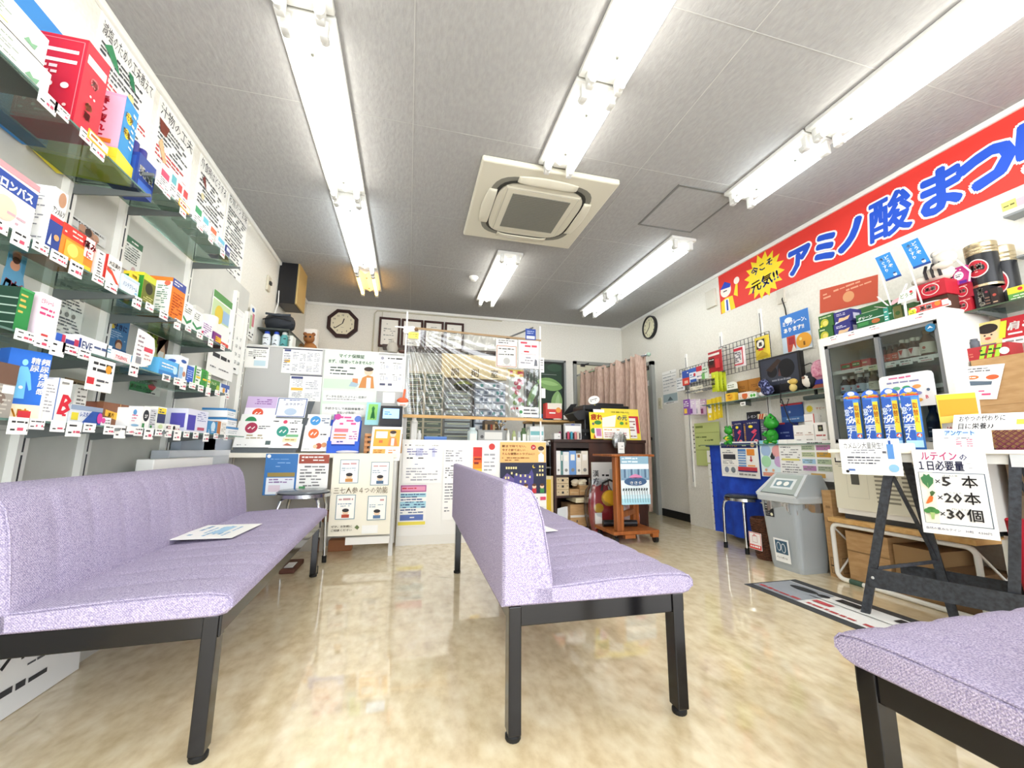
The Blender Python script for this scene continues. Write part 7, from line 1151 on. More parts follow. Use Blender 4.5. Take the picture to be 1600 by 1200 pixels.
fb('brown and green small tea box beside the dark green juice box', 1397, 1410, TZP, .085, '#6a6a3a', [('c', .5, .5, .3, '#3a5a2c'), ('l', .1, .7, .9, .95, 1, '#d8d0a8')])
fb('dark green leafy tea box behind the red arch card', 1411, 1430, TZP, .08, '#33502c', [('c', .4, .5, .25, '#5a8a3c'), ('c', .7, .4, .2, '#b8642c')])
mb = MB(); y1, y0 = yl(1420, 2.64, 1.53), yl(1486, 2.64, 1.53); w = y1-y0; n = 12
mb.prism([(y1, 1.517)]+[((y0+y1)/2+w/2*math.cos(PI*k/n), 1.535+.03*math.sin(PI*k/n)) for k in range(n+1)]+[(y0, 1.517)], '#f2e6e2', 'x', 2.637, 2.64); mb.page((2.6365, y1, 1.517), (0, -1, 0), (0, 0, 1), w, .045, [('r', .04, .1, .96, .9, '#d8504a'), T('高麗', .3, .25, .6, W, b=.04), ('c', .14, .5, .08, '#f2e6e2'), ('c', .72, .6, .07, '#f0883a'), ('r', .82, .2, .97, .8, '#f4ece8')]); mb.prism([(2.64, 1.516), (2.675, 1.516), (2.64, 1.55)], '#f2e6e2', 'y', (y0+y1)/2-.02, (y0+y1)/2+.02); tag(mb.build('arch_card'), 'red and white arched shop card on the front edge of fridge top', 'card')
kor = lambda: [('c', .5, .5, .3, '#f0d8d0', .38), ('c', .5, .5, .27, '#b81f34', .33), T('高麗', .5, .42, .28, '#f6ece4', al='c', b=.03, fit=.36), ('l', .6, .8, .98, .92, 1, '#e8b0a8')]
# glass shelf right of the fridge
t = thing('wall_shelf', 'high glass shelf holding the black ginseng cans on the right wall', 'shelf', (2.87, 1.0, 1.50), 'glass shelves on the right wall')
mb = MB(); mb.box(2.76, 2.984, .55, 1.375, 1.49, 1.497, m_glass); mb.box(2.759, 2.761, .55, 1.375, 1.49, 1.497, '#4a5a44'); mb.build('glass_pane', t)
for y in (.6, 1.33):
    mb = MB(); mb.prism([(2.78, 1.49), (2.984, 1.49), (2.984, 1.455), (2.78, 1.48)], '#6a6f6e', 'y', y-.004, y+.004); mb.build('bracket', t)
rbox('ginseng_box', 'crimson ginseng box lying on green boxes near the plush', 'box', 'crimson ginseng boxes', 1432, 1478, 2.68, TZP+.085, .082, '#b3202f', kor(), d=.1)
boxthing('tea_carton', 'dark tea carton under the first crimson ginseng box', 'box', None, (2.70, 2.8, yl(1478, 2.68, 1.56), yl(1433, 2.68, 1.56), TZP, TZP+.084), '#4a3428', {'-x': [('l', .1, .2, .9, .8, 2, '#b89a6a')]})
for k in range(2): rbox('ginseng_box', ('lower', 'upper')[k]+' crimson ginseng box stacked beside the black cans', 'box', 'crimson ginseng boxes', 1490, 1519, 2.78, 1.498+.076*k, .075, '#b3202f' if k == 0 else '#a01f30', kor(), d=.1)
def can(lb, px, X, z, r, h):
    y = yl(px, X, z+h*.4); t = thing('ginseng_can', lb, 'can', (X, y, z), 'black ginseng cans')
    mb = MB(); mb.lathe([(0, z), (r, z), (r, z+h*.74)], M('#1d1e22', .25), (X, y, 0), 30)
    for da, m in ((r*1.01, '#f0dcd6'), (r*.9, '#b3202f')):
        pts = []
        for k in range(24):
            a = 2*PI*k/24; ph = .72*math.cos(a)*(da/r); zz = z+h*.42+h*.2*math.sin(a)*(da/r); rr = r+(.0012 if m[1] == 'f' else .002); pts.append((X-rr*math.cos(ph), y-rr*math.sin(ph), zz))
        c = (X-r-.0016, y, z+h*.42); mb.add([c]+pts, [(0, k+1, (k+1) % 24+1) for k in range(24)], m)
    mb.page((X-r-.0045, y+r*.45, z+h*.3), (0, -1, 0), (0, 0, 1), r*.9, h*.26, [T('高麗', .5, .35, .55, '#f4e8e0', al='c', b=.03, fit=.9), ('l', .2, .05, .8, .2, 1, '#f0d0c8')]); mb.build('body', t)
    mb = MB(); mb.lathe([(r, z+h*.74), (r*1.03, z+h*.75), (r*1.03, z+h*.8), (r*1.0, z+h*.81), (r*1.03, z+h*.82), (r*1.03, z+h*.87), (r, z+h*.88), (r*1.03, z+h*.89), (r*1.03, z+h*.99), (r*.97, z+h), (0, z+h)], M('#b9a98a', .25, .8), (X, y, 0), 30); mb.build('lid', t)
    mb = MB(); mb.lathe([(r*1.015, z), (r*1.02, z+h*.05), (r*1.0, z+h*.055)], M('#b9a98a', .25, .8), (X, y, 0), 30); mb.build('base_rim', t)
boxthing('black_box', 'small black ginseng box with a column of white characters', 'box', None, (2.79, 2.87, yl(1547, 2.79, 1.56), yl(1523, 2.79, 1.56), 1.498, 1.611), '#1c1b1f', {'-x': [T('高麗紅参', .42, .76, .2, '#e0dccc', vert=1, b=.03), ('c', .8, .7, .1, '#8a3a4a'), ('l', .65, .1, .95, .5, 3, '#8a6a5a')]})
can('black can with a pale metal lid standing on the small black box', 1538, 2.845, 1.612, .058, .235)
can('tall black can with a pale metal lid at the back of the shelf', 1569, 2.922, 1.498, .056, .325)
can('short metal lidded can behind the white plush', 1500, 2.93, 1.651, .045, .13)
boxthing('black_box', 'tiny black bottle box at the right end of the can shelf', 'box', None, (2.78, 2.82, yl(1561, 2.78, 1.53), yl(1549, 2.78, 1.53), 1.498, 1.585), '#2a201e', {'-x': [('c', .5, .6, .25, '#a8483a'), ('l', .2, .1, .8, .3, 1, '#c8a88a')]})
for k, (lb, p, zz) in enumerate((('blue miniature banner on a white pole, left of the pair', 1368, 1.925), ('blue miniature banner on a white pole, right of the pair', 1409, 1.94))):
    X = 2.665; y = yl(p, X, zz); t = thing('mini_banner', lb, 'banner', (X, y, TZP), 'blue miniature banners'); w = .078
    mb = MB(); mb.cyl((X, y-.055, TZP), (X, y, zz+.012), .004, W, 8); mb.cyl((X, y+.012, zz), (X, y-w-.01, zz+.004), .003, W, 8); mb.lathe([(0, 0), (.02, 0), (.02, .008), (0, .008)], W, (X, y-.055, TZP), 12); mb.build('pole', t)
    mb = MB(); U = Vector((0, -1, .02)).normalized(); V = Vector((0, .24, 1)).normalized(); O = Vector((X-.005, y, zz))-V*.17; mb.add([tuple(O), tuple(O+U*w), tuple(O+U*w+V*.17), tuple(O+V*.17)], [(0, 1, 2, 3), (3, 2, 1, 0)], '#2f86d0'); mb.page(O, U, V, w, .17, [T('どうぞ', .68, .78, .16, W, vert=1), T('水ぐすり', .34, .78, .14, W, vert=1), ('c', .7, .14, .12, '#e6f0f6'), ('c', .7, .2, .1, '#2c3f7a', .03), ('r', 0, 0, 1, .07, '#22408a')]); mb.build('flag', t)
t = thing('white_plush', 'white plush figure with black trim lying on the crimson box', 'plush toy', (2.74, yl(1463, 2.74, 1.73), TZP+.168)); y = t.location.y; z = TZP+.17; m_wp = M('#d8d0c2', .9)
mb = MB(); mb.ball((2.74, y-.01, z+.045), .055, m_wp, .9, 1.2, .85); mb.ball((2.715, y+.06, z+.03), .026, m_wp, 1, 1.5, .8); mb.ball((2.70, y-.05, z+.07), .026, m_wp, 1, 1.7, .8); mb.build('body', t)
mb = MB(); mb.ball((2.74, y-.045, z+.115), .045, m_wp, 1, 1.15, .9); mb.ball((2.73, y-.015, z+.15), .02, m_wp); mb.build('head', t); mb = MB()
for q in range(3): mb.tube([(2.705, y+.02-.03*q, z+.095), (2.688, y+.02-.03*q, z+.06), (2.70, y+.02-.03*q, z+.02)], .007, '#2e2a2c', 6)
mb.build('trim_band', t)
rbox('magenta_pouch', 'magenta pouch with a white speech bubble beside the black cans', 'pouch', None, 1490, 1512, 2.775, 1.650, .095, '#c23a86', [('c', .42, .5, .34, '#f4eef0', .24), ('l', .2, .4, .65, .6, 2, K), ('c', .3, .86, .07, W), ('c', .6, .82, .06, W), ('r', .4, .02, .9, .18, '#5a2a94')], d=.04)
mb = MB(); mb.bar((2.765, yl(1490, 2.76, 1.78), 1.80), (2.765, yl(1514, 2.76, 1.72), 1.70), .006, .006, W); mb.bar((2.765, yl(1514, 2.76, 1.72), 1.70), (2.765, yl(1516, 2.76, 1.6), 1.65), .005, .005, W); tag(mb.build('white_stick'), 'thin white stick leaning against the magenta pouch', 'stick')
# folded paper craft with two white dotted sticks
t = thing('paper_craft', 'pink folded paper craft with white dotted arms on fridge top', 'paper craft', (2.645, yl(1395, 2.645, 1.6), TZP)); y = t.location.y
mb = MB(); mb.add([(2.65, y+.01, 1.612), (2.635, y-.01, 1.605), (2.64, y-.075, 1.63), (2.66, y-.07, 1.655), (2.66, y+.01, 1.635)], [(0, 1, 2, 3, 4), (4, 3, 2, 1, 0)], '#f0b4bc'); mb.add([(2.634, y-.03, 1.60), (2.634, y-.12, 1.605), (2.634, y-.125, 1.675), (2.634, y-.05, 1.655)], [(0, 1, 2, 3), (3, 2, 1, 0)], '#f6f2ea'); mb.box(2.645, 2.652, y-.06, y-.05, TZP, 1.61, W); mb.page((2.633, y-.045, 1.615), (0, -1, 0), (0, 0, 1), .07, .04, [T('どうぞ', .05, .2, .7, '#3a7a3a', fit=.9), ('c', .8, .8, .1, R)]); mb.build('paper_bird', t)
for a, b_ in (((2.64, y+.065, 1.68), (2.64, y+.02, 1.61)), ((2.64, y+.085, 1.625), (2.64, y+.03, 1.60)), ((2.638, y-.085, 1.70), (2.638, y-.06, 1.655))):
    mb = MB(); mb.bar(a, b_, .014, .002, W, (0, 1, 0)); 
    for q in (.2, .4, .6, .8): p = Vector(a).lerp(Vector(b_), q); mb.ball(p, .003, '#c83a4a', 1, 1, 1, 6)
    mb.build('arm', t)
for i, (p0, p1, lb) in enumerate(((1296, 1310, 'price card under the green boxes on the fridge edge'), (1322, 1340, 'price card under the purple stack on the fridge edge'), (1357, 1376, 'price card under the wide green juice box on fridge edge'), (1426, 1448, 'price card under the red arch card on the fridge edge'))):
    rbox('price_card', lb, 'price tag', 'price cards on the fridge edge', p0, p1, FX-.003, TZP-.033, .03, W, [('l', .1, .5, .9, .9, 1, K), ('l', .2, .1, .9, .4, 1, '#c85a6a')], d=.002)
rbox('yellow_card', 'small yellow green card in front of the leafy tea box', 'card', None, 1420, 1431, 2.63, TZP, .03, '#d8e23a', [('l', .2, .2, .8, .8, 2, K)], d=.002)
# things on the wall and cartons right of the fridge
KX = 2.735
c1, c0 = 1.372, .82
for k, (z0, z1, lb) in enumerate(((.80, 1.005, 'lower of two brown cardboard cartons right of the fridge'), (1.006, 1.235, 'upper of two brown cardboard cartons right of the fridge'))):
    boxthing('cardboard_carton', lb, 'carton', 'cardboard cartons right of the fridge', (KX, 2.975, c0, c1, z0, z1), m_card, {'-x': [('r', .38, 0, .62, 1, '#a8824e'), ('r', .1, .5, .14, .56, '#a8824e')], '+z': [('r', 0, .4, 1, .6, '#b9925e')]})
for k, z in enumerate((0, .40)): boxthing('cardboard_carton', ('lower', 'upper')[k]+' grey brown carton supporting the cartons behind the folding table', 'carton', 'cardboard cartons right of the fridge', (2.81, 2.975, c0, c1-.02, z, z+.398), '#8a7660', {'-x': [('r', 0, .45, 1, .5, '#6a5844'), ('r', .3, 0, .32, 1, '#6a5844')]})
rbox('red_goods_box', 'flat red box with three green yellow stickers on the cartons', 'box', None, 1504, 1578, 2.75, 1.236, .065, '#a82a30', [('p', [(.36, .05), (.46, .95), (.56, .95), (.46, .05)], '#a8e03a'), ('p', [(.52, .05), (.62, .95), (.72, .95), (.62, .05)], '#a8e03a'), ('p', [(.68, .05), (.78, .95), (.88, .95), (.78, .05)], '#a8e03a'), ('l', .4, .2, .84, .8, 2, '#2a4a1a'), ('c', .9, .4, .1, W), ('l', .05, .2, .35, .6, 2, '#c86a5a')], d=.1)
y1, y0 = yl(1515, 2.86, 1.36), yl(1640, 2.86, 1.40)
leaning('boy_poster', 'red and yellow poster of a smiling boy above the cartons', 'poster', None, (2.86, y1, 1.302), (0, -1, 0), (.12, 0, 1), y1-y0, .145, '#c62a34', [('r', 0, 0, .42, 1, '#f0d88a'), ('c', .24, .48, .13, '#f0c8a0', .26), ('c', .24, .74, .14, '#2c201c', .18), ('c', .2, .5, .015, K), ('c', .29, .5, .015, K), ('c', .24, .38, .04, '#c85a4a', .05), ('r', .14, .0, .34, .18, '#7a6a78'), ('p', [(.38, .3), (.46, .3), (.5, .9), (.42, .9)], '#d8e03a'), ('p', [(.02, .1), (.12, .1), (.1, .4), (.04, .4)], '#8ad03a'), T('肩こり', .5, .55, .3, W, b=.04, sh=.2), ('l', .5, .3, .98, .48, 1, W), ('r', .42, .0, 1, .24, '#f4efe8'), ('l', .46, .05, .95, .2, 1, '#8a8a8a')])
for k in range(2):
    mb = MB(); y = yl(1512+11*k, 2.79, 1.33); mb.lathe([(0, 0), (.018, 0), (.018, .035), (.013, .04), (.013, .05), (0, .05)], ('#8a8e94', '#5a5e66')[k], (2.79, y, 1.302), 14); tag(mb.build('small_jar'), ('left', 'right')[k]+' small grey jar in front of the boy poster', 'jar', 'small grey jars')
rbox('green_box', 'green and yellow box at the right edge beside the black cans', 'box', None, 1576, 1610, 2.80, 1.498, .07, '#5f9a4a', [('r', 0, .55, 1, 1, '#e8d83a'), ('c', .6, .8, .12, R), ('l', .1, .1, .9, .45, 2, '#e6f0d8')], d=.08)
rsheet('yellow_notice', 'yellow notice card on the wall under the banner at right edge', 'notice', None, 1566, 1590, 313, 337, XR-.001, '#efe87a', [('l', .1, .3, .9, .8, 2, '#6a6a3a')])
rsheet('pink_notice', 'pink notice card on the wall under the banner at right edge', 'notice', None, 1589, 1612, 306, 331, XR-.001, '#f2b8c4', [('l', .1, .2, .9, .8, 2, '#c83a5a')])
mb = MB(); p = atx(1592, 338, 2.98); mb.box(2.90, XR-.001, p.y-.4, p.y+.02, p.z-.012, p.z, '#8a8e90'); tag(mb.build('wall_ledge'), 'small grey wall ledge under the yellow and pink cards', 'ledge')
mb = MB(); p = atx(1606, 400, 2.98); mb.box(2.93, 2.985, p.y-.2, p.y+.02, p.z-.01, p.z, '#8a8e90'); tag(mb.build('wall_ledge'), 'small grey wall ledge right of the black cans', 'ledge')
# stand under the fridge
t = thing('tube_stand', 'white bent tube stand with a wooden board carrying the fridge', 'stand', (2.78, 1.71, 0)); m_tb = M('#e9e7df', .3)
def rr(X):
    p = []
    for (cy_, cz_, a0) in ((1.43, .31, 0), (2.02, .31, 90), (2.02, .055, 180), (1.43, .055, 270)):
        for k in range(6): a = math.radians(-90+a0-0+k*18+90); p.append((X, cy_-.04*math.cos(a)*1 if False else cy_+.04*math.cos(math.radians(180+0)-a) if False else cy_-.04*math.cos(a), cz_+.04*math.sin(a)))
    return p
def frame_pts(X, y0, y1, z0, z1, r=.04):
    p = []
    for cy_, cz_, a0 in ((y0+r, z1-r, 180), (y1-r, z1-r, 90), (y1-r, z0+r, 0), (y0+r, z0+r, -90)):
        for k in range(6): a = math.radians(a0-k*18); p.append((X, cy_+r*math.cos(a), cz_+r*math.sin(a)))
    return p+[p[0]]
mb = MB(); mb.tube(frame_pts(2.60, 1.40, 2.075, .014, .335), .013, m_tb, 10); mb.tube(frame_pts(2.94, 1.40, 2.075, .014, .335), .013, m_tb, 10); mb.build('tube_frame', t)
for a, b_ in (((2.60, 2.075, .32), (2.94, 2.075, .03)), ((2.60, 2.075, .03), (2.94, 2.075, .32)), ((2.60, 1.40, .32), (2.94, 1.40, .03)), ((2.60, 1.40, .03), (2.94, 1.40, .32))):
    mb = MB(); mb.tube([a, b_], .006, m_tb, 8); mb.build('cross_brace', t)
mb = MB(); mb.cyl((2.60, 1.93, .014), (2.60, 2.0, .014), .0155, '#3f5a4c', 10); mb.build('foot_sleeve', t)
mb = MB(); mb.box(2.575, 2.965, 1.385, 2.08, .349, .374, m_oak, .003); mb.build('wooden_board', t)
for i, (a, c, lb) in enumerate(((((2.64, 2.9, 1.80, 2.03, .003, .30)), m_card, 'brown carton under the fridge stand, left one'), (((2.66, 2.9, 1.58, 1.79, .003, .27)), '#9a7a52', 'brown carton under the fridge stand, middle one'), (((2.63, 2.9, 1.43, 1.57, .003, .2)), '#7a5f42', 'dark brown carton under the fridge stand, right one'))):
    boxthing('stored_carton', lb, 'carton', 'cartons under the fridge stand', a, c, {'-x': [('r', 0, .6, 1, .63, '#8f6f48')]})
boxthing('tall_carton', 'tall narrow cardboard carton between the grey bin and fridge', 'carton', None, (2.64, 2.80, 2.093, 2.153, 0, .53), m_card, {'-x': [('o', .2, .04, .85, .22, '#4a3a28', .003), ('r', .48, .04, .52, .22, '#4a3a28'), ('r', .2, .12, .85, .135, '#4a3a28'), ('l', .3, .6, .8, .85, 3, '#8f6f48')], '-y': [('o', .2, .05, .7, .22, '#4a3a28', .003)]})
# ------------------------------------------------------------------ folding table and what is on it
dv, nv = Vector((math.sin(math.radians(23)), -math.cos(math.radians(23)), 0)), Vector((math.cos(math.radians(23)), math.sin(math.radians(23)), 0))
PT = Vector((2.2, 1.64, 0))
TF = Matrix(((dv.x, nv.x, 0, PT.x), (dv.y, nv.y, 0, PT.y), (0, 0, 1, 0), (0, 0, 0, 1)))
def tw(s, t_, z): return TF @ Vector((s, t_, z))
def st(px, t_, z):
    k = (px-800)/FPX; v = _r-k*_f; a = PT+nv*t_+Vector((0, 0, z))-C0; return -a.dot(v)/dv.dot(v)
def tz(py, s, t_):
    p = tw(s, t_, 0); return zl(py, p.x, p.y)
TT = .79
t = thing('folding_table', 'folding worktable with black legs and a pale top before the fridge', 'table', tuple(tw(.3, .15, 0))); m_blk = noisemat('worn black wood', '#26282c', '#3a3e44', 20, rough=.5, stretch=(3, 3, 3))
mb = MB(); mb.T = TF; mb.box(-.075, .80, -.005, .24, TT-.018, TT, '#e9e2d2', .003); mb.build('table_top', t)
mb = MB(); mb.T = TF
for a in ((-.05, .78, .02, .045), (-.05, .78, .20, .225)): mb.box(a[0], a[1], a[2], a[3], TT-.06, TT-.018, '#dcdad2')
mb.box(.54, .8, .0, .02, TT-.07, TT-.018, '#c9cbca'); mb.build('apron', t)
legs = (((.175, .02, TT-.02), (0, 0, 0)), ((.555, .02, TT-.02), (st(1581, 0, .05), 0, 0)), ((.19, .20, TT-.02), (st(1492, .205, .03), .205, 0)), ((.56, .20, TT-.02), (.70, .205, 0)))
for p, q in legs:
    mb = MB(); mb.T = TF; mb.bar(p, q, .034, .022, m_blk, (0, 1, 0)); o = mb.build('leg', t)
    for f_ in (.72, .8):
        w_ = Vector(p).lerp(Vector(q), f_); mb.__init__(); mb.T = TF
def on(l, f_): return tuple(Vector(legs[l][0]).lerp(Vector(legs[l][1]), f_))
for a, b_ in (((on(0, .1)), on(2, .66)), (on(0, .72), on(2, .66)), (on(1, .1), on(3, .66))):
    mb = MB(); mb.T = TF; mb.bar(a, b_, .014, .018, m_blk, (0, 1, 0)); mb.ball(Vector(a).lerp(Vector(b_), .5), .007, '#c9c9c4', 1, 1, 1, 8); mb.build('brace', t)
mb = MB(); mb.T = TF; mb.box(.035, .80, -.022, -.012, .135, .222, m_blk)
for s in (.05, .62): mb.ball((s, -.024, .18), .007, '#b8b8b4', 1, 1, 1, 8)
mb.build('front_board', t)
mb = MB(); mb.T = TF; mb.box(.11, .68, .217, .227, .15, .22, m_blk); mb.build('rear_board', t)
def tsheet(name, lb, cat, p0, p1, a, b_, tt, base, it, g=None, th=.002, skew=0):
    pm = (p0+p1)/2; z0 = tz(b_, st(pm, tt, .75), tt); z1 = tz(a, st(pm, tt, .75), tt); s0, s1 = st(p0, tt, z1), st(p1, tt, z1)
    mb = MB(); mb.T = TF; carton(mb, (s0, s1, tt, tt+th, z0, z1), base, {'-y': it}); return tag(mb.build(name), lb, cat, g)
veg = [('o', .05, .12, .95, .73, '#5a6a78', .003), ('r', .06, .125, .26, .725, '#f6f0dc'), T('ルテイン', .13, .885, .115, '#b8386e', b=.02, fit=.5), T('の', .66, .885, .09, '#3a3f6a', b=.02, fit=.1), T('１日必要量', .08, .765, .125, '#2c3056', b=.02, fit=.62), ('r', .74, .84, .79, .845, GY), ('r', .76, .79, .81, .795, GY)]
for yy, n_, c_ in ((.575, '5', '本'), (.385, '20', '本'), (.195, '30', '個')):
    veg += [T('×', .28, yy+.01, .11, K, b=0, fit=.07), T(n_, .37, yy, .15, '#2a2624', b=.025, fit=.11*len(n_)+.02), T(c_, .64, yy, .15, '#2a2624', b=.015, fit=.2)]
veg += [T('ほうれん草', .4, .685, .025, '#8a8a70'), T('にんじん', .46, .49, .025, '#8a8a70'), T('ブロッコリー', .44, .30, .025, '#8a8a70'),
  ('p', [(.17, .54), (.1, .6), (.08, .66), (.12, .68), (.13, .71), (.17, .69), (.21, .71), (.22, .68), (.26, .66), (.25, .6), (.18, .54)], '#3f7a4a'), ('r', .165, .53, .175, .6, '#7aa868'),
  ('p', [(.1, .35), (.16, .43), (.2, .46), (.22, .43), (.2, .38), (.13, .35)], '#e0702a'), ('p', [(.19, .44), (.18, .49), (.22, .51), (.26, .49), (.22, .45)], '#4a6a3a'),
  ('c', .17, .28, .07, '#3f7a3a', .035), ('c', .11, .265, .05, '#4a8a44', .028), ('c', .23, .265, .05, '#4a8a44', .028), ('p', [(.14, .25), (.21, .25), (.19, .17), (.155, .17)], '#a8c47a'), T('自然の恵みルテイン　30粒　4,500円', .06, .055, .03, '#4a4f7a', fit=.85)]
mb = MB(); mb.T = TF; carton(mb, (.25, .476, -.012, -.010, .42, .788), '#fbfaf6', {'-y': veg}); tag(mb.build('lutein_sign'), 'white sign ルテインの1日必要量 with spinach, carrot and broccoli', 'sign')
tsheet('table_notice', 'white notice with a blue bottle drawing hung at the table left end', 'notice', 1310, 1404, 686, 742, -.010, '#f6f6f2', [T('カメムシ大量発生！', .08, .74, .2, '#3a3c40', fit=.66, b=0), ('l', .2, .58, .7, .72, 2, '#8a8c94'), ('l', .12, .28, .68, .52, 3, '#4a4c58'), ('l', .12, .06, .5, .18, 1, '#5a7ab8'), ('c', .1, .08, .03, K), ('r', .8, .45, .9, .85, '#5a90d0'), ('r', .83, .85, .87, .95, '#2c5aa8'), ('c', .87, .2, .08, '#8fc0e0'), ('r', .72, .6, .78, .66, '#5a5c64')])
# four blue repellent bags
for k, (p0, p1) in enumerate(((1324, 1350), (1353, 1380), (1383, 1411), (1413, 1443))):
    tt = .16-.02*k; s0, s1 = st(p0, tt, .9), st(p1, tt, .9); z1 = tz(616-2*k, s0, tt)
    tb = thing('repellent_bag', ['leftmost', 'second', 'third', 'rightmost'][k]+' of four blue window cleaner bags on the folding table', 'bag', tuple(tw((s0+s1)/2, tt, TT)), 'blue window cleaner bags')
    w = s1-s0; h = z1-TT-.03
    mb = MB(); mb.T = TF
    mb.grid(lambda u, v: (s0+w*u, tt-.022*math.sin(PI*u)**.5*math.sin(PI*min(1, .08+v*.9))**.5, TT+h*v), 10, 12, '#3a78c8'); mb.grid(lambda u, v: (s1-w*u, tt+.022*math.sin(PI*u)**.5*math.sin(PI*min(1, .08+v*.9))**.5, TT+h*v), 10, 12, '#3a78c8')
    mb.page((s0+w*.06, tt-.0235, TT+h*.04), (1, 0, 0), (0, 0, 1), w*.88, h*.92, [('r', 0, 0, 1, 1, '#4f8fd4'), ('r', 0, 0, .62, 1, '#2c58ac'), ('p', [(.66, .3), (1, .3), (1, .95), (.66, .95)], '#e8cf3a'), T('あみ戸', .44, .72, .19, '#f4f8fc', vert=1, b=.03, asp=.62), T('窓ガラス', .14, .68, .16, '#e6f0fa', vert=1, b=.02, asp=.55), T('取替え', .82, .78, .13, '#c85a1a', vert=1, asp=.6), ('c', .82, .24, .16, '#d8442c'), T('4', .82, .2, .1, W, al='c'), ('r', 0, 0, 1, .14, '#a8d0ea')]); mb.build('pouch', tb)
    mb = MB(); mb.T = TF; n = 12; mb.prism([(s0, TT+h-.005)]+[(s0+w/2-w/2*math.cos(PI*q/n), TT+h+.03*math.sin(PI*q/n)+.012) for q in range(n+1)]+[(s1, TT+h-.005)], '#2f62c8', 'y', tt-.004, tt-.001)
    mb.page((s0, tt-.0045, TT+h), (1, 0, 0), (0, 0, 1), w, .045, [('c', .5, .62, .22, '#d6e6f6', .26), T('4枚', .05, .02, .42, '#f0c030', b=.06, fit=.9), ('r', .3, .0, 1, .16, '#d8442c')]); mb.build('header_card', tb)
mb = MB(); mb.T = TF; s0, s1 = st(1312, .03, .8), st(1428, .03, .8); mb.box(s0, s1, .03, .07, TT, TT+.03, '#f0efe9', .003); tag(mb.build('foam_strip'), 'long white foam strip in front of the blue bags', 'foam strip')
X = FX-.004; ya, yb = yl(1376, X, 1.1), yl(1461, X, 1.1); zt_, zb = zl(584, X, (ya+yb)/2), zl(636, X, (ya+yb)/2); rd = .02; mb = MB()
mb.prism([(yb, zb), (ya, zb), (ya, zt_-rd), (ya-.006, zt_-.006), (ya-rd, zt_), (yb+rd, zt_), (yb+.006, zt_-.006), (yb, zt_-rd)], '#f4f2f0', 'x', X, X+.006)
mb.page((X, ya, zb), (0, -1, 0), (0, 0, 1), ya-yb, zt_-zb, [('l', .2, .84, .7, .95, 1, '#d86a94'), ('l', .06, .7, .92, .82, 1, '#8a8ab0')]+[('c', .14+.19*q, .58-.2*r_, .075, ('#5a9ad0', '#6ab08a', '#3fa06a', '#f0a05a', '#f0a080', '#e88aa0', '#d880b0', '#8a8ab8', '#9ad0a8', '#6ab0a0', '#4a9a6a', '#e8a84a')[q+4*r_], .055) for q in range(4) for r_ in range(3)]+[('c', .9, .45, .03, '#5a6a80'), T('B', .84, .2, .14, '#d84a5a')]); tag(mb.build('round_corner_card'), 'white round cornered card with coloured ovals stuck on the fridge glass', 'card')
# yellow bag, sheets, basket
s0, s1 = st(1468, .16, .9), st(1538, .16, .9); z1 = tz(617, s0, .16); mb = MB(); mb.T = TF
mb.grid(lambda u, v: (s0+(s1-s0)*(u*(1-.12*(1-v))+.06*(1-v)), .16-.03*math.sin(PI*u)**.5*math.sin(PI*(.1+.8*(1-v)))**.5, TT+(z1-TT)*v), 12, 12, '#e9e2d6'); mb.grid(lambda u, v: (s1-(s1-s0)*(u*(1-.12*(1-v))+.06*(1-v)), .16+.03*math.sin(PI*u)**.5*math.sin(PI*(.1+.8*(1-v)))**.5, TT+(z1-TT)*v), 12, 12, '#d8a83a')
mb.page((s0+.008, .128, TT+.01), (1, 0, 0), (0, 0, 1), s1-s0-.016, z1-TT-.015, [('r', 0, .5, 1, 1, '#e8a02a'), ('p', [(0, .45), (1, .5), (1, .62), (0, .58)], '#f0d060'), ('r', 0, .9, 1, 1, '#f0c83a'), ('r', .0, 0, .03, 1, '#e8d04a'), T('焼かり', .14, .2, .22, '#b8485a', b=.03, fit=.5)]); tag(mb.build('snack_pouch'), 'yellow and orange snack pouch behind the survey sheet', 'pouch')
def tl(name, lb, cat, p0, p1, a, b_, tt, lean, base, it, sk=0):
    pm = (p0+p1)/2; z0 = max(TT+.001, tz(b_, st(pm, tt, .85), tt)); z1 = tz(a, st(pm, tt+lean*.05, .9), tt+lean*.05); s0, s1 = st(p0, tt, z0), st(p1, tt, z0)
    U = TF.to_3x3() @ Vector((1, 0, 0)); V = TF.to_3x3() @ Vector((sk, lean, 1)).normalized()
    return leaning(name, lb, cat, None, tw(s0, tt, z0), U, V, s1-s0, (z1-z0)*math.sqrt(1+lean*lean+sk*sk), base, it, .002)
tl('survey_sheet', 'white survey sheet headed アンケート in blue on the folding table', 'sheet', 1459, 1553, 669, 704, .015, .5, '#f7f7f4', [('r', .2, .66, .75, .92, '#bfe0f2'), T('アンケート', .22, .68, .28, '#2c5aa4', b=.03, fit=.5), ('l', .2, .48, .85, .58, 1, '#6a6a70'), ('c', .2, .18, .1, '#d8d8d4'), ('c', .82, .2, .1, '#d8d8d4'), ('l', .4, .1, .5, .5, 4, '#c84a6a'), ('l', .58, .1, .68, .5, 4, '#c84a6a')])
tl('snack_sign', 'white handwritten sign おやつの代わりに standing before the maroon basket', 'sign', 1488, 1612, 646, 672, .055, .3, '#f7f6f2', [T('おやつの代わりに', .08, .58, .4, '#2e2c34', fit=.6), T('目に栄養♪♪', .08, .12, .4, '#2e2c34', fit=.46), ('r', .82, .3, 1, .6, '#f0d84a')], .15)
X = KX-.006; y1, y0 = yl(1510, X, 1.05), yl(1568, X, 1.12); z1 = zl(572, X, y1); z0 = zl(624, X, y1)
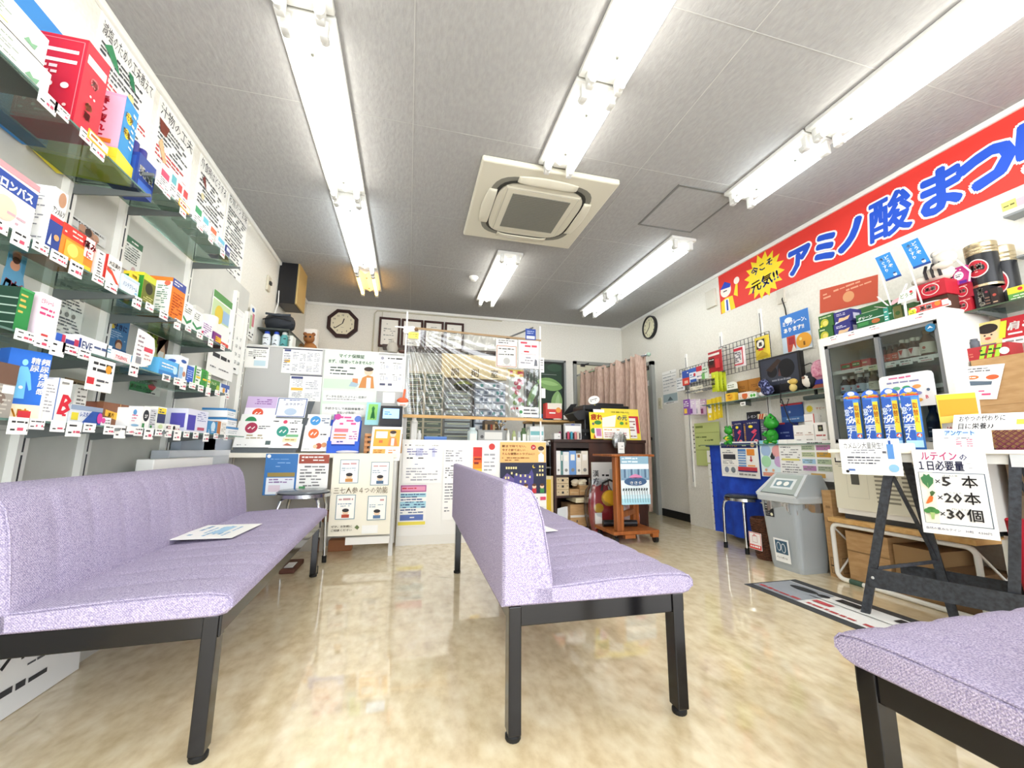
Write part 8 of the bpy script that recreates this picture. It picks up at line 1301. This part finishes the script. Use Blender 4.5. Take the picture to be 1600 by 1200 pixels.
leaning('shoe_flyer', 'slanted white flyer with orange ovals taped to the cartons', 'flyer', None, (X, y1+.035, z0), (0, -1, -.08), (0, -.30, 1), y1-y0, z1-z0, '#f6f4f0', [('l', .08, .8, .92, .95, 2, '#5a5a5e'), ('c', .28, .66, .16, '#e8763a', .06), ('c', .78, .64, .16, '#e8643a', .07), ('l', .2, .63, .36, .69, 1, W), ('p', [(.2, .42), (.8, .42), (.8, .52), (.5, .54), (.2, .56)], '#5a6a78'), ('l', .1, .1, .9, .3, 2, '#d84a7a')], .002)
t = thing('maroon_basket', 'maroon plastic lattice basket at the right end of folding table', 'basket', tuple(tw(.68, .2, TT))); m_mr = M('#6f2338', .4)
s0, s1 = st(1552, .10, .85), .79
mb = MB(); mb.T = TF
for a in ((s0, s1, .095, .099, TT+.09, TT+.105), (s0, s1, .206, .21, TT+.09, TT+.105), (s0, s0+.004, .095, .21, TT+.09, TT+.105), (s1-.004, s1, .095, .21, TT+.09, TT+.105), (s0, s1, .095, .21, TT, TT+.005)): mb.box(*a, m_mr)
mb.build('rim_and_base', t)
mb = MB(); mb.T = TF; m2 = MB(); m2.T = TF; n = 12
for k in range(-4, n+1):
    for sg in (1, -1):
        a = s0+(s1-s0)*k/n; b_ = a+(s1-s0)/n*4
        pa, pb = (a, b_) if sg > 0 else (b_, a)
        q0, q1 = Vector((pa, .097, TT+.004)), Vector((pb, .097, TT+.095))
        lo, hi = s0, s1
        def clip(p, q):
            if p.x > q.x: p, q = q, p
            if q.x < lo or p.x > hi: return None
            if p.x < lo: p = p.lerp(q, (lo-p.x)/(q.x-p.x))
            if q.x > hi: q = p.lerp(q, (hi-p.x)/(q.x-p.x))
            return p, q
        c_ = clip(q0, q1)
        if c_ and (c_[1]-c_[0]).length > .005:
            mb.bar(c_[0], c_[1], .003, .006, m_mr, (0, 1, 0)); m2.bar(c_[0]+Vector((0, .112, 0)), c_[1]+Vector((0, .112, 0)), .003, .006, m_mr, (0, 1, 0))
mb.build('lattice_side', t); m2.build('lattice_side', t)
# red crate by the table
t = thing('red_tub', 'red plastic tub in a white frame below the folding table', 'tub', tuple(tw(.62, .12, 0))); mb = MB(); mb.T = TF
mb.grid(lambda u, v: (.60+(.085+.025*v)*math.copysign(abs(math.cos(2*PI*u))**.4, math.cos(2*PI*u)), .10+(.05+.02*v)*math.copysign(abs(math.sin(2*PI*u))**.4, math.sin(2*PI*u)), .10+.40*v), 40, 8, '#c41f33'); mb.box(.52, .68, .055, .145, .095, .105, '#c41f33'); mb.build('tub_shell', t)
mb = MB(); mb.T = TF
for x in (.485, .71):
    for y in (.035, .165): mb.box(x-.01, x+.01, y-.006, y+.006, 0, .42, '#e6e4dc')
for y in (.035, .165): mb.box(.485, .71, y-.006, y+.006, .065, .095, '#e6e4dc')
for x in (.485, .71): mb.box(x-.006, x+.006, .035, .165, .065, .095, '#e6e4dc')
mb.build('white_frame', t)
# ------------------------------------------------------------------ bin, basket, stool, mat
t = thing('waste_bin', 'grey plastic waste bin with a slanted lid and crumpled liner', 'bin', (2.59, 2.32, 0)); m_bin = M('#a5acb0', .45)
bx, by = 2.585, 2.315
def rnd_rect(hx, hy, z, r=.03, n=5, cx_=bx, cy_=by):
    p = []
    for sx_, sy_, a0 in ((1, 1, 0), (-1, 1, 90), (-1, -1, 180), (1, -1, 270)):
        for k in range(n): a = math.radians(a0+k*90/(n-1)); p.append((cx_+sx_*(hx-r)+r*math.cos(a), cy_+sy_*(hy-r)+r*math.sin(a), z))
    return p
def loft(mb, rings, m, cap=True):
    n = len(rings[0]); v = [q for r_ in rings for q in r_]; f = [(j*n+i, j*n+(i+1) % n, (j+1)*n+(i+1) % n, (j+1)*n+i) for j in range(len(rings)-1) for i in range(n)]
    if cap: f.append(tuple(range(n))[::-1])
    mb.add(v, f, m)
mb = MB(); loft(mb, [rnd_rect(.112, .112, .0), rnd_rect(.118, .118, .03), rnd_rect(.142, .142, .44)], m_bin); 
mb.page((bx-.1265, by+.06, .05), (0, -1, 0), (-.058, 0, 1), .115, .15, [('r', 0, 0, 1, 1, '#f2f4f3'), ('r', .1, .36, .9, .92, '#3a5a72'), ('c', .34, .66, .15, '#dfe8ec', .19), ('c', .34, .66, .11, '#3a5a72', .16), ('c', .66, .62, .15, '#dfe8ec', .2), ('c', .66, .62, .11, '#3a5a72', .17), T('ペットボトル', .16, .16, .11, K, fit=.7)], .002); mb.build('body', t)
mb = MB(); mb.page((bx-.1385, by+.10, .335), (0, -1, 0), (-.058, 0, 1), .07, .085, [('r', 0, 0, 1, 1, '#26282c'), ('l', .1, .6, .9, .9, 2, '#c9c9c4'), ('c', .75, .2, .15, '#e6e4c8'), ('l', .1, .1, .55, .5, 3, '#8a8a8c')], .002); mb.build('black_sticker', t)
mb = MB()
def liner(u, v):
    a = 2*PI*u; e = .55; c, s = math.cos(a), math.sin(a); k = .150+.006*math.sin(a*13)+.004*math.sin(a*29)
    return (bx+k*math.copysign(abs(c)**e, c), by+k*math.copysign(abs(s)**e, s), .455-v*(.07+.02*math.sin(a*5+1)+.012*math.sin(a*11)))
mb.grid(liner, 110, 5, glassmat('bin liner', '#eef1f3', .25, .3)); mb.build('bin_liner', t)
mb = MB(); loft(mb, [rnd_rect(.150, .150, .44), rnd_rect(.158, .158, .445), rnd_rect(.158, .158, .475), rnd_rect(.15, .15, .485)], '#b9bfc2', False)
h0, h1 = .485, .62
v = [(bx-.15, by-.15, h0), (bx-.15, by+.15, h0), (bx+.15, by+.15, h0), (bx+.15, by-.15, h0), (bx+.0, by-.115, h1), (bx+.0, by+.115, h1), (bx+.13, by+.115, h1), (bx+.13, by-.115, h1)]
mb.add(v, [(0, 3, 7, 4), (1, 5, 6, 2), (3, 2, 6, 7), (4, 7, 6, 5)], '#aab1b5'); mb.bar(v[0], v[4], .018, .012, '#c9ced0'); mb.bar(v[1], v[5], .018, .012, '#c9ced0'); mb.bar(v[4], v[5], .018, .012, '#c9ced0', (1, 0, 0)); mb.bar(v[0], v[1], .018, .012, '#c9ced0', (1, 0, 0)); mb.build('lid', t)
mb = MB(); A, B_, C_, D_ = Vector(v[0])+Vector((.02, .02, .012)), Vector(v[1])+Vector((.02, -.02, .012)), Vector(v[5])+Vector((.0, .0, .004)), Vector(v[4])+Vector((0, 0, .004))
mb.quad(tuple(B_), tuple(A), tuple(D_), tuple(C_), '#a9b3ae'); U = (A-B_).normalized(); V = (D_-A).normalized(); mb.page(B_+U*.03+V*.03, U, V, .2, .11, [('r', .1, .1, .95, .95, '#e3e8e8'), ('r', .2, .25, .85, .8, '#7f98a0'), ('c', .38, .5, .1, W), ('c', .66, .5, .1, W)], .002); mb.build('flap', t)
t = thing('wicker_basket', 'dark brown wicker waste basket with a red and white notice', 'basket', (2.60, 2.575, 0)); m_wk = noisemat('wicker', '#3f2417', '#6a4028', 70, rough=.6, bump=.8, bscale=70, stretch=(1, 1, 2.5))
wx, wy = 2.60, 2.577
mb = MB(); mb.lathe([(.072, 0), (.076, .01), (.095, .27), (.1, .285), (.092, .29), (.085, .27), (.07, .015), (0, .012)], m_wk, (wx, wy, 0), 32)
for k in range(16): z = .02+k*.0165; mb.tube([(wx+(.074+.024*z/.27)*math.cos(a*PI/16), wy+(.074+.024*z/.27)*math.sin(a*PI/16), z+.003*(-1)**a) for a in range(33)], .0055, m_wk, 5)
mb.build('woven_body', t)
mb = MB(); O = (wx-.1035, wy+.055, .07); carton(mb, (wx-.107, wx-.104, wy-.055, wy+.055, .07, .19), '#f4f0ee', {'-x': [('o', .02, .02, .98, .98, '#d8504a', .004), ('r', .02, .02, .98, .28, '#d8504a'), ('l', .1, .08, .9, .22, 1, W, .8), ('o', .3, .42, .7, .8, '#b86a6a', .002), ('p', [(.3, .75), (.45, .92), (.7, .8)], '#d89a98')]}); mb.build('notice_card', t)
t = thing('round_stool', 'chrome stool standing in front of the blue cloth', 'stool', (2.665, 2.835, 0), 'chrome stools'); sx, sy, sz = 2.665, 2.835, .415
mb = MB(); mb.lathe([(0, sz-.012), (.125, sz-.012), (.14, sz), (.125, sz+.012), (0, sz+.014)], M('#32363c', .25), (sx, sy, 0), 30); mb.build('seat', t)
mb = MB(); mb.lathe([(.125, sz-.03), (.143, sz-.03), (.143, sz-.008), (.125, sz-.008)], m_steel, (sx, sy, 0), 30); mb.build('seat_ring', t)
for k in range(4):
    a = PI/4+k*PI/2; c, s = math.cos(a), math.sin(a); mb = MB(); mb.tube([(sx+c*.05, sy+s*.05, sz-.028), (sx+c*.11, sy+s*.11, sz-.028), (sx+c*.14, sy+s*.14, sz-.05), (sx+c*.15, sy+s*.15, sz-.1), (sx+c*.155, sy+s*.155, .02)], .011, m_steel, 10); o = mb.build('leg', t)
    mb = MB(); mb.cyl((sx+c*.155, sy+s*.155, 0), (sx+c*.154, sy+s*.154, .045), .0155, m_foot, 12); mb.build('rubber_foot', o)
mb = MB(); A = Vector((1.97, 2.135, .003)); U = Vector((0, -1, 0)); V = Vector((1, 0, 0)); mb.box(1.965, 2.345, 1.32, 2.14, 0, .003, '#3f4144')
mb.page((1.965, 2.14, .003), (0, -1, 0), (1, 0, 0), .82, .38, [('r', .02, .13, .98, .84, '#e9e9e6'), ('r', .02, .13, .36, .82, '#9aa0a8'), ('c', .2, .66, .10, '#26282c', .085), ('c', .34, .66, .04, '#26282c', .06), ('l', .04, .16, .98, .24, 1, '#b8464a', .8), ('l', .38, .3, .98, .42, 1, '#c04a50', .8), ('r', .3, .5, 1, .515, '#2a2c2e'), ('l', .42, .6, .98, .76, 1, K, .9)], .0008)
tag(mb.build('floor_mat'), 'dark edged floor mat with a footprint print by the folding table', 'mat')
